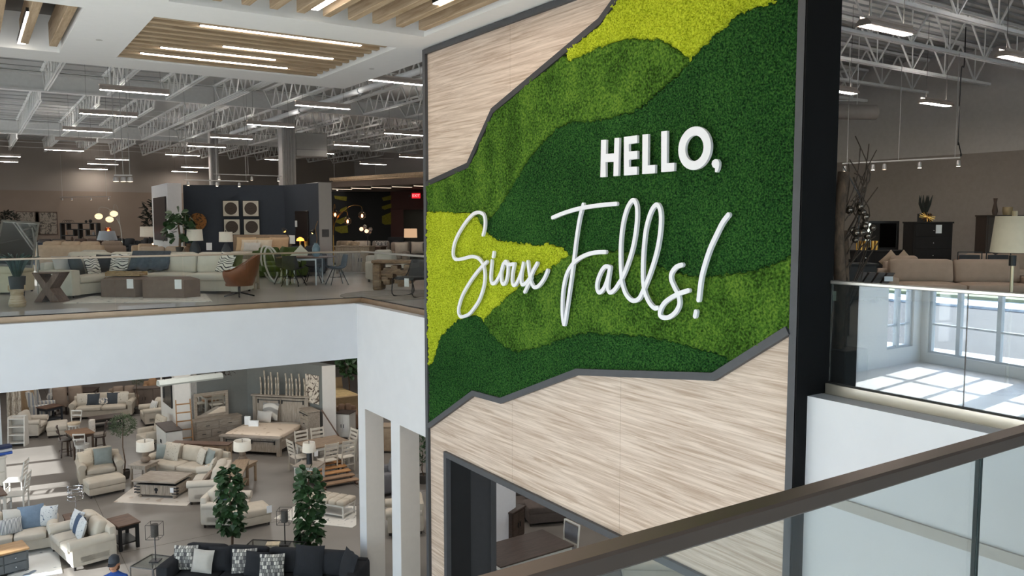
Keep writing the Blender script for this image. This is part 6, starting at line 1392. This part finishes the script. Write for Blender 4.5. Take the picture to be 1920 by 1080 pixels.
# canopy with wood slats over the dark room
c0, c1 = (13.671,35.327,3.183), (15.655,29.214,3.065)
cn_ = struct('ceiling_canopy', M().prism([c0[:2], c1[:2], (c1[0]+6, c1[1]+7), (c0[0]+4, c0[1]+7)], 3.2, 3.45, 'z'), mat('6d6058', .8, .05))
for k in range(8):
    f = k/8; a = lerp(c0[:2], (c0[0]+4, c0[1]+7), f); b_ = lerp(c1[:2], (c1[0]+6, c1[1]+7), f); M().tube(((*a, 3.55), (*b_, 3.62+.0)), .09, 4).o('canopy_slat', OAKL, cn_)
for k in range(5):
    a = lerp(c0[:2], c1[:2], .06+k*.2); t = thing('ceiling_strip', ['first', 'second', 'third', 'fourth', 'fifth'][k]+' thin light strip from the left under the canopy edge', 'ceiling light', (a[0]+.4, a[1]+.3, 3.13), SR+R(40)); M().box(-.5, .5, -.04, .04, 0, .05).o('housing', mat('8f8782', .5, 0), t); M().box(-.48, .48, -.03, .03, -.012, -.001).o('diffuser', emis('ffe6c8', 1.2), t)
ex = (17.536,34.565,2.872); t = thing('exit_sign', 'small red lit exit sign on the burgundy wall', 'sign', (ex[0], ex[1], ex[2]), SR); M().box(-.2, .2, 0, .05, -.12, .12, .01).o('case', emis('c8202a', .9), t)
fc = bpy.data.curves.new('exit_text', 'FONT'); fc.body = 'EXIT'; fc.size = .17; fc.align_x = 'CENTER'; fc.align_y = 'CENTER'; fc.extrude = .002; tx = bpy.data.objects.new('exit_text', fc); tx.data.materials.append(emis('ff9a9a', 1.2)); COL.objects.link(tx); tx.parent = t; tx.location = (0, -.004, 0); tx.rotation_euler = (pi/2, 0, 0)
bpy.context.view_layer.update(); me_ = bpy.data.meshes.new_from_object(tx); t2_ = bpy.data.objects.new('exit_letters', me_); COL.objects.link(t2_); t2_.parent = t; t2_.location = tx.location; t2_.rotation_euler = tx.rotation_euler; bpy.data.objects.remove(tx)
for s in (-1, 1): M().at((s*.3, .02, 0)).sphere((0, 0, 0), .06, 8, 6).o('emergency_head', DGREY, t, True)
# arched bulb lamp
ab = (10.976,28.191); t = thing('arc_lamp', 'arched lamp with three clear bulb globes before the dark mural', 'lamp', (*ab, 0), SR); D0 = 31/1539; M().cyl(0, 0, 0, .04, .18, n=16).o('base', DKMET, t); M().tube(((0, 0, .03), (0, 0, 1.2)), .02, 6).o('pole', BRASS, t)
for px, py in ((630, 402), (652, 414), (678, 404)):
    x = (px-626)*D0; z = 1.7-(py-414)*D0; M().tube(catmull([(0, 0, 1.2), (.1*x, 0, 1.2+(z-.9)*.5), (x*.55, 0, z+.3), (x*.95, 0, z+.33), (x, 0, z+.12)], 5), .01, 5).o('arm', BRASS, t)
    g = M().sphere((x, 0, z), .14, 14, 9).o('globe', glassmat('bulb_globe', (.9, .75, .6), .06, .6), t, True); M().sphere((x, 0, z-.02), .035, 8, 6, 1.8).o('bulb', emis('ffb07a', 9), g, True)
    M().cyl(x, 0, z+.12, z+.2, .035, n=8).o('socket', DKMET, t)
# cluster globe table lamp, box lamp
t = thing('globe_lamp', 'branching lamp of glowing and clear glass globes on a stem', 'lamp', (*(12.425,28.478), 0), SR); D0 = 29/1539; M().cyl(0, 0, 0, .03, .16, n=14).o('base', DKMET, t); M().tube(((0, 0, 0), (0, 0, 1.1)), .014, 6).o('stem', DKMET, t)
for px, py, lit in ((678, 430, 1), (688, 434, 1), (685, 425, 0), (696, 430, 0), (694, 436, 0)):
    x = (px-690)*D0; z = 1.7-(py-414)*D0; M().tube(((0, 0, 1.1), (x, 0, z-.05)), .008, 4).o('arm', DKMET, t); M().sphere((x, 0, z), .075, 12, 8).o('globe', emis('ffc79a', 1.3) if lit else glassmat('clear_globe', (.85, .8, .78), .12, 1), t, True)
dt2 = table('dining_table', 'brown dining table behind the oak sideboard', fe((11.789,28.475), -4), 0, w=2.2, d=1.0, h=.76, top=WALN, leg=WALN)
gc_ = table('end_table', 'dark side table under the box shaped lamp', fe((14.412,28.967), 0), 0, w=.6, d=.5, h=.75, top=DWALN, leg=DWALN); lamp('lit cream box lamp near the sign wall edge', w2(gc_, 0, .25, .75), ((.08, 0), (.08, .02), (.02, .06), (.02, .3)), DKMET, (.25, .26, .35), .3, emis('d9b08a', .55))
for i, (px, py, a, fab, lab) in enumerate(((640, 497, 0, 'a0907c', 'beige chair back against the dark mural at left'), (676, 497, 5, 'b5a79a', 'cream chair with pillows before the dark mural'), (706, 497, -4, '8f877f', 'grey chair with a patterned pillow before the dark mural'), (738, 495, 0, '24262a', 'large black armchair at the burgundy wall'), (772, 500, -10, '4a4441', 'dark sofa heaped with pillows at the sign edge'), (745, 503, 0, '9a8c80', 'taupe armchair with a pillow near the box lamp'))):
    p = ((12.019,30.085), (12.638,29.675), (13.153,29.333), (14.045,29.69), (13.785,27.577), (12.884,26.927))[i]; q = sofa('armchair', lab, fe(p, a), 0, mat(fab, .9, .08), .74 if i != 4 else 1.3, .9, n=1 if i != 4 else 2, h=1.02 if i != 3 else 1.15, arm='soft', cat='armchair', armh=.6)
    if i in (1, 2, 4, 5): pillow('pale pillow on the '+lab.split(' before')[0].split(' near')[0].split(' at')[0], q, .1, .4, .46, mat('c3b6a8', .9, .08) if i != 2 else BLOCK, .48, rz=10)
rug('round grey rug under the wood block table', [((8.212,17.178)[0]+1.3*cos(k*pi/10), (8.212,17.178)[1]+1.3*sin(k*pi/10)) for k in range(20)], .001, mat('8a8580', .95, .2, 4))
sofa('armchair', 'white armchair with dark wood arm rail at the railing corner', near(((10.093,20.461)[0], (10.093,20.461)[1], SR+R(30)), .9, 1), 0, mat('bdb9b0', .9, .05), .95, .9, n=1, h=.85, arm='soft', cat='armchair', armh=.58)
RW = wood('8b6f52', '5a432f', (2, 2, 6), 3); t = thing('root_table', 'chunky carved wood block console at the railing corner', 'table', (*(8.632,18.294), 0), SR+R(-8)); M().box(-.55, .55, 0, .5, .66, .74, .02).o('tabletop', RW, t); M().box(-.53, -.32, .02, .48, 0, .66, .03).o('block_leg', RW, t); b = M(); rn = random.Random(6)
for i in range(26): x = rn.uniform(-.25, .48); b.soft(x-.1, x+.1, .05, .45, (a := rn.uniform(.03, .5)), a+.16, .05, n=2)
b.o('root_base', RW, t, True)
t = thing('metal_chair', 'dark sling chair with a bent black metal frame and white tag', 'chair', (*(8.327,16.619), 0), SR+R(-35)); b = M()
for s in (-1, 1): M().tube(catmull([(s*.3, .3, .78), (s*.3, .1, .45), (s*.3, -.3, .42), (s*.3, -.34, .3), (s*.3, -.3, .03), (s*.3, .3, .03), (s*.3, .36, .2), (s*.3, .2, .5)], 4), .014, 6).o('frame', BLACKM, t)
M().soft(-.29, .29, -.28, .2, .38, .46, .03, n=4).o('seat', DGREY, t, True); M().at((0, .18, .42), rx=R(-16)).soft(-.29, .29, -.03, .04, 0, .42, .03, n=4).o('backrest', DGREY, t, True); ptag(t, .1, -.31, .34, .13)
# track lights and hanging clusters
def spot(parent, x, y, z, lit=True, r=.05, aim=0):
    h = M().at((x, y, z), ry=aim).lathe(((.03, .12), (r*.8, .1), (r, -.02), (r*.9, -.02)), 10).o('spot_head', mat('b9b9bb', .35, .03, metal=.5), parent, True)
    M().at((x, y, z), ry=aim).lathe(((0, -.022), (r*.85, -.022)), 10, cap=False).o('bulb', emis('ffe2c0', 9 if lit else 2), h)
def track(lab, p0, p1, spots, zc=6.6, name='track_light'):
    a, b_ = Vector(p0), Vector(p1); t = thing(name, lab, 'track light', tuple(a), math.atan2(b_.y-a.y, b_.x-a.x)); L_ = (b_.xy-a.xy).length
    M().box(0, L_, -.02, .02, 0, .035).o('rail', mat('c2c2c2', .4, .02), t)
    for f in (.04, .5, .96): M().tube(((L_*f, 0, .03), (L_*f, 0, zc-a.z)), .008, 4).o('rod', mat('b5b5b5', .5, 0), t)
    for f, lit in spots: spot(t, L_*f, 0, -.16, lit)
    return t
def hz(p, z): return (p[0], p[1], z)
track('rear track light rail in front of the navy wall', (6.332,30.051,3.1), (8.521,29.996,3.1), ((.06, 1), (.5, 1), (.85, 1)))
track('front track light rail above the navy wall', (7.626,31.314,3.4), (10.173,31.364,3.4), ((.08, 1), (.55, 0), (.95, 1)))
track('track light rail across the dark room canopy', (15.279,39.191,3.4), (17.118,37.969,3.9), ((.1, 1), (.35, 1), (.62, 1), (.9, 1)))
track('low track light rail on the brown back wall', (2.684,60.603,3.15), (7.348,55.112,3.158), ((.05, 1), (.3, 0), (.5, 0), (.6, 1), (.8, 1), (.98, 1)), 5.8)
t = thing('spot_cluster', 'hanging bar with three bright spotlights over the sofas', 'track light', (3.857,26.236,3), SR+R(12)); M().box(-.24, .24, -.025, .025, 0, .04).o('bar', mat('d0d0d0', .4, .02), t)
for x in (-.2, 0, .18): M().tube(((x, 0, .03), (x-.03, 0, 3.6)), .012, 4).o('rod', mat('b5b5b5', .5, 0), t); spot(t, x, 0, -.14, True, .085)
# hanging duct box, white pipe
hb_ = (12.6,34.837,5.21); t = thing('air_handler', 'white air handling box hanging under the roof right of the ribbed column', 'air unit', (hb_[0], hb_[1], 4.45), SR+R(20)); AH = mat('a5a5a3', .6, .04)
M().box(-.65, .65, -.5, .5, 0, 1.0, .02).o('case', AH, t); M().prism([(-.65, .1), (-.65, .95), (-.98, 1.25), (-.98, .55)], -.5, .5, 'y').o('duct_elbow', AH, t); M().box(-.66, .66, -.51, .51, .28, .31).o('seam', mat('7c7c7b', .6, 0), t)
for s in (-.6, .6): M().tube(((s, 0, 1.0), (s, 0, 2.1)), .012, 4).o('rod', mat('8b8b8b', .5, 0), t)
px0, px1 = (9.64,18.5,5.45), (9.836,28.31,5.45)
t = thing('white_pipe', 'thick white pipe running under the roof trusses beside the sign', 'pipe', (px0[0], px0[1]-3, 5.45)); d_ = px1[1]-px0[1]+3; M().tube(((0, 0, 0), (0, d_+8, 0)), .085, 10).o('run', mat('eef1f3', .4, .02), t, True)
for k in range(5): M().tube(((0, 2+k*5, .08), (0, 2+k*5, .5)), .012, 4).o('hanger', TRUSS, t); M().cyl(0, 0, 0, .05, .105).o('collar', mat('b9bdc0', .4, .02), t); 
for i, o in enumerate([c for c in t.children if c.name.startswith('collar')]): o.location = (0, 2.0+i*5, 0); o.rotation_euler = (pi/2, 0, 0)
for i in range(4):
    b = M().tube(catmull([(0, 0, 0), (0, 6, 0), (-.2, 6.3, -.1), (-.35, 6.6, -.15), (-.4, 14, -.15)], 4), .022, 5); o = b.o('conduit', TRUSS, roof, True); o.location = (7.4+.09*i, 19.5, 5.75)
# ================================================================ right-hand room
RF = mat('a08d7d', .92, .06, 6, .2, 80)
fl = (8.487,3.973,1.047); t = thing('floor_lamp', 'tall lamp with a cream tapered shade at the right photo edge', 'lamp', (fl[0], fl[1], 0), 0); k_ = 8.0/1539
zb, zt_ = 1.7-(465-414)*k_, 1.7-(405-414)*k_
M().cyl(0, 0, 0, .03, .16, n=18).o('base', BLACKM, t); M().tube(((0, 0, .02), (0, 0, zb-.08)), .016, 8).o('stem', mat('b0a48c', .35, .05, metal=.6), t); M().cyl(0, 0, zb-.17, zb-.07, .032, n=10).o('switch_housing', BLACKM, t); M().lathe(((.2, zb-.04), (.165, zt_), (.16, zt_), (.193, zb-.04)), 26, cap=False).o('lamp_shade', mat('c9bda8', .8, .03, 20), t, 2); M().cyl(0, 0, zt_, zt_+.05, .025, n=8).o('finial', mat('a9987c', .5, 0), t)
E_ = fe((15.445,8.113), -5); q = sofa('sectional_sofa', 'taupe low sectional with big loose back cushions behind the right railing', fe((16.482,8.512,0.165)[:2], -8), 0, RF, 3.0, 1.1, n=2, nb=2, h=.82, arm='soft', armh=.58, seat=.44, bh=.5)
sofa('armchair', 'taupe boxy armchair seen from behind, right of the dead tree', fe((18.451,11.286,0.1)[:2], 172), 0, RF, 1.05, .9, n=1, h=.88, arm='track', cat='armchair', armh=.5)
for i, (x, lab) in enumerate(((-.2, 'beige pointed pillow peeking over the boxy armchair, left one'), (.1, 'beige pointed pillow peeking over the boxy armchair, right one'))): pillow(lab, bpy.data.objects['armchair'], 0, 0, 0, mat('a08d7a', .9, .08), .4).location = tuple(Vector((17.92,11.218,0.568) if i == 0 else (18.17,11.052,0.568))-Vector((0, 0, 1.7-.55))+Vector((0, 0, .0)))
for o in bpy.data.objects:
    if o.get('label', '').startswith('beige pointed pillow'): o.location.z = .61; o.rotation_euler = (0, R(45), SR)
t = thing('coffee_tray', 'dark crate of ribbed objects on a low table at the right railing', 'tray', (*(11.242,7.186,0.831)[:2], .735), SR+R(-8)); M().box(-.3, .3, -.12, .12, 0, .03).o('tray', DWALN, t); 
for k in range(4): M().prism([(-.12, .03), (-.02, .03), (.08, .2), (-.02, .2)], -.06, .06, 'y').o('bracket', DWALN, t); 
for i, o in enumerate([c for c in t.children if c.name.startswith('bracket')]): o.location = (-.2+i*.13, 0, 0)
M().box(.1, .22, -.13, -.12, .08, .15).o('price_tag', TAGM, t); table('coffee_table', 'low dark table under the crate at the right railing', fe((11.092,7.045,0.799)[:2], -8), 0, w=.9, d=.5, h=.72, top=DWALN, leg=DWALN)
drs = cabinet('dresser', 'long black dresser with mirror against the far right wall', fe((19.53,12.251,-0.015)[:2], 4), 0, w=1.5, d=.5, h=.95, body=mat('1d1b1b', .85, .08), rows=((3,), (3,), (3,)), pull='knob')
t = thing('dresser_mirror', 'black framed mirror on the black dresser', 'mirror', w2(drs, .12, .4, .95), drs.rotation_euler.z); 
for a in ((-.48, .48, 0, .05, 0, .06), (-.48, .48, 0, .05, .69, .75), (-.48, -.42, 0, .05, .06, .69), (.42, .48, 0, .05, .06, .69)): M().box(*a).o('frame_rail', BLACKM, t)
M().box(-.42, .42, .01, .03, .06, .69).o('glass', mat('cfd2d4', .04, 0, metal=1), t)
for i in range(5): tag(M().cyl(0, 0, 0, .24-.0*i, .045, n=12).o('brass_candle', BRASS, None, True), ['first', 'second', 'third', 'fourth', 'fifth'][i]+' brass candle cup from the left on the black dresser', 'candle', 'brass candle cups on the black dresser', w2(drs, -.6+.1*i+(.1 if i > 2 else 0), .2, .95))
chs = cabinet('chest_of_drawers', 'tall black chest with an agave ornament on top', fe((19.98,11.232,0.034)[:2], 4), 0, w=1.0, d=.5, h=1.68, body=mat('201d1c', .85, .08), rows=((1,), (1,), (1,), (1,), (1,)), pull='knob'); ptag(chs, .12, -.02, 1.5, .15)
t = thing('potted_agave', 'dark agave in a square black pot on the tall black chest', 'plant', w2(chs, -.1, .25, 1.68), 0); M().box(-.12, .12, -.12, .12, 0, .2).o('pot', BLACKM, t)
for k in range(9): a = k*2.4; M().tube(((.02*cos(a), .02*sin(a), .18), (.12*cos(a), .12*sin(a), .45), (.1*cos(a)*(1+k % 3*.4), .1*sin(a)*(1+k % 3*.4), .66)), .03, 5, rs=[.03, .035, .004]).o('leaf', mat('1f2420', .6, .2), t, True)
t = thing('gold_star', 'gold star shaped rod ornament on the tall black chest', 'ornament', w2(chs, -.15, .05, 1.8), SR)
for k in range(7): a = k*.9; M().tube(((-.2*cos(a), -.1*sin(k), -.12*sin(a)), (.2*cos(a), .1*sin(k), .12*sin(a))), .01, 4).o('rod', BRASS, t)
ladderchair('dining_chair', 'tan wooden dining chair with a curved back beside the black chest', fe((19.656,10.967,0.002)[:2], -110), 0, mat('8a5e40', .5, .1), slats=2, hb=.85); table('desk', 'tan wooden desk beside the curved chair in the right room', fe((20.086,11.762,-0.075)[:2], 0), 0, w=.9, d=.6, h=.78, top=mat('8a5e40', .5, .1), leg=mat('6d4a33', .5, .1))
for i, (px, lab) in enumerate(((1805, 'thin black metal frame chair right of the black chest'), (1858, 'thin black metal frame chair behind the lamp shade'))):
    p = ((19.512,10.223,0.376)[:2], (20.067,9.855,0.376)[:2])[i]; t = thing('metal_chair', lab, 'chair', (*p, 0), SR+R(180)); M().soft(-.26, .26, -.26, .26, .42, .5, .03, n=3).o('seat', DGREY, t, True); M().soft(-.24, .24, .22, .27, .66, .92, .02, n=3).o('back_pad', DGREY, t, True); b = M()
    for s in (-1, 1): b.tube(((s*.28, .26, 0), (s*.28, .26, .98), ), .012, 4).tube(((s*.28, -.26, 0), (s*.28, -.26, .44)), .012, 4)
    b.tube(((-.28, .26, .98), (.28, .26, .98)), .012, 4); b.o('frame', BLACKM, t)
sofa('sofa', 'dim taupe sofa with a floral pillow behind the lamp stem', fe((20.709,9.79,0.1)[:2], -5), 0, RF, 1.9, .9, n=2, h=.86, arm='soft')
cabinet('sideboard', 'very dark low cabinet right of the dead tree', fe((15.414,10.179,0.256)[:2], 0), 0, w=.7, d=.5, h=.82, body=mat('171616', .6, .05), doors=2)
shf = cabinet('tall_cabinet', 'dark cabinet behind the lamp shade at the right edge', fe((21.804,10.144,0.294)[:2], 0), 0, w=1.5, d=.5, h=1.85, body=mat('3d332d', .6, .08), doors=2)
for i, (x, pr_, c, lab) in enumerate(((-.42, ((.05, 0), (.07, .1), (.03, .3), (.05, .42)), '4a3a32', 'slim dark vase above the lamp shade at the right edge'), (-.1, ((.1, 0), (.12, .1), (.11, .2)), 'a3906f', 'tan pot with dark plant above the lamp shade'))): tag(M().lathe(pr_, 12).o('vase', mat(c, .6, .1), None, True), lab, 'vase', loc=w2(shf, x, .25, 1.85))
# dead tree with glass balls in a black planter
tp = (7.552,5.192,0.895); t = thing('dead_tree', 'bare bark trunk with twigs in a black planter behind the sign end', 'plant', (tp[0], tp[1], 0)); M().box(-.2, .2, -.2, .2, 0, .38, .01).o('planter', mat('26272a', .5, .05), t); BK = wood('6a5646', '3b2f27', (3, 3, 1.2), 4, .9)
for (x, y, r_, h_) in ((-.05, 0, .06, 2.2), (.02, .05, .05, 1.9), (.09, .03, .035, 1.3)): M().tube(catmull([(x, y, .35), (x+.03, y, .9), (x-.02, y+.02, 1.6), (x+.02, y, h_)], 4), r_, 8).o('trunk', BK, t, True)
rn = random.Random(12); b = M()
for i in range(26):
    a = rn.uniform(-1.2, .9); z = rn.uniform(.6, 1.9); x = rn.uniform(.0, .2); pts = [(x, 0, z), (x+.15*cos(a)+.05, rn.uniform(-.1, .1), z+.3), (x+.32*cos(a)*rn.random()+.1, rn.uniform(-.15, .15), z+rn.uniform(.4, .75))]; b.tube(catmull(pts, 3), .006, 4)
b.o('twig', mat('4a3f38', .9, .1), t)
GB = mat('6f655c', .15, .2, 8, metal=.8); cl = thing('glass_ball_cluster', 'hanging bunch of smoked glass balls beside the bare trunk', 'ornament', (tp[0]+.16, tp[1]-.06, 1.66))
for i in range(22): M().sphere((rn.uniform(-.1, .14)+.0, rn.uniform(-.08, .08), rn.uniform(-.16, .2)), rn.uniform(.03, .05), 9, 6).o('glass_ball', GB, cl, True)
M().tube(((-.15, .1, .6), (0, 0, .3), (0, 0, -.25)), .006, 4).o('wire', DKMET, cl)
o = M().box(-.03, .03, -.004, .004, -.05, .05).o('price_tag_card', mat('c9cdb4', .6, .05)); tag(o, 'pale tag hanging on the bare trunk behind the glass', 'tag', loc=tuple((7.407,5.192,0.93)), rot=(0, 0, SR))
# right-room track lights, duct, cord
track('track light rail along the far right wall', (18.588,12.875,3.132), (19.055,10.166,3.166), ((.02, 0), (.28, 1), (.38, 0), (.68, 1), (.99, 1)), 5.5)
t = thing('air_duct', 'round grey duct end near the right wall', 'duct', ((19.669,13.358,4.639)[0], (19.669,13.358,4.639)[1], (19.671,13.357,4.569)[2]), SR+R(8)); M().at((0, 0, 0), ry=pi/2).cyl(0, 0, -1.6, .62, .2, n=20).o('tube', mat('8f8a87', .5, .04), t, True); M().box(-1.6, .3, -.03, .03, .28, .3).o('hanger', TRUSS, t)
for s in (-.9, .1): M().tube(((s, 0, .2), (s, 0, 1.95)), .01, 4).o('strap', TRUSS, t)
cp_ = (21.009,11.27,4.704); t = thing('power_lead', 'black electric cord hanging from the right-hand trusses', 'cord', (cp_[0], cp_[1], 0)); k_ = 21/1539; M().tube(catmull([(.12, 0, 6.56), (.12, 0, 1.7+286*k_), (0, 0, 1.7+275*k_), (-.01, 0, 1.7+150*k_), (.02, 0, 1.7+145*k_), (.16, 0, 1.7+124*k_)], 5), .014, 5).o('cable', BLACKM, t, True); M().cyl(.16, 0, 1.7+120*k_, 1.7+125*k_, .025, n=8).o('plug', BLACKM, t)
# ceiling lamps that light the upper rooms
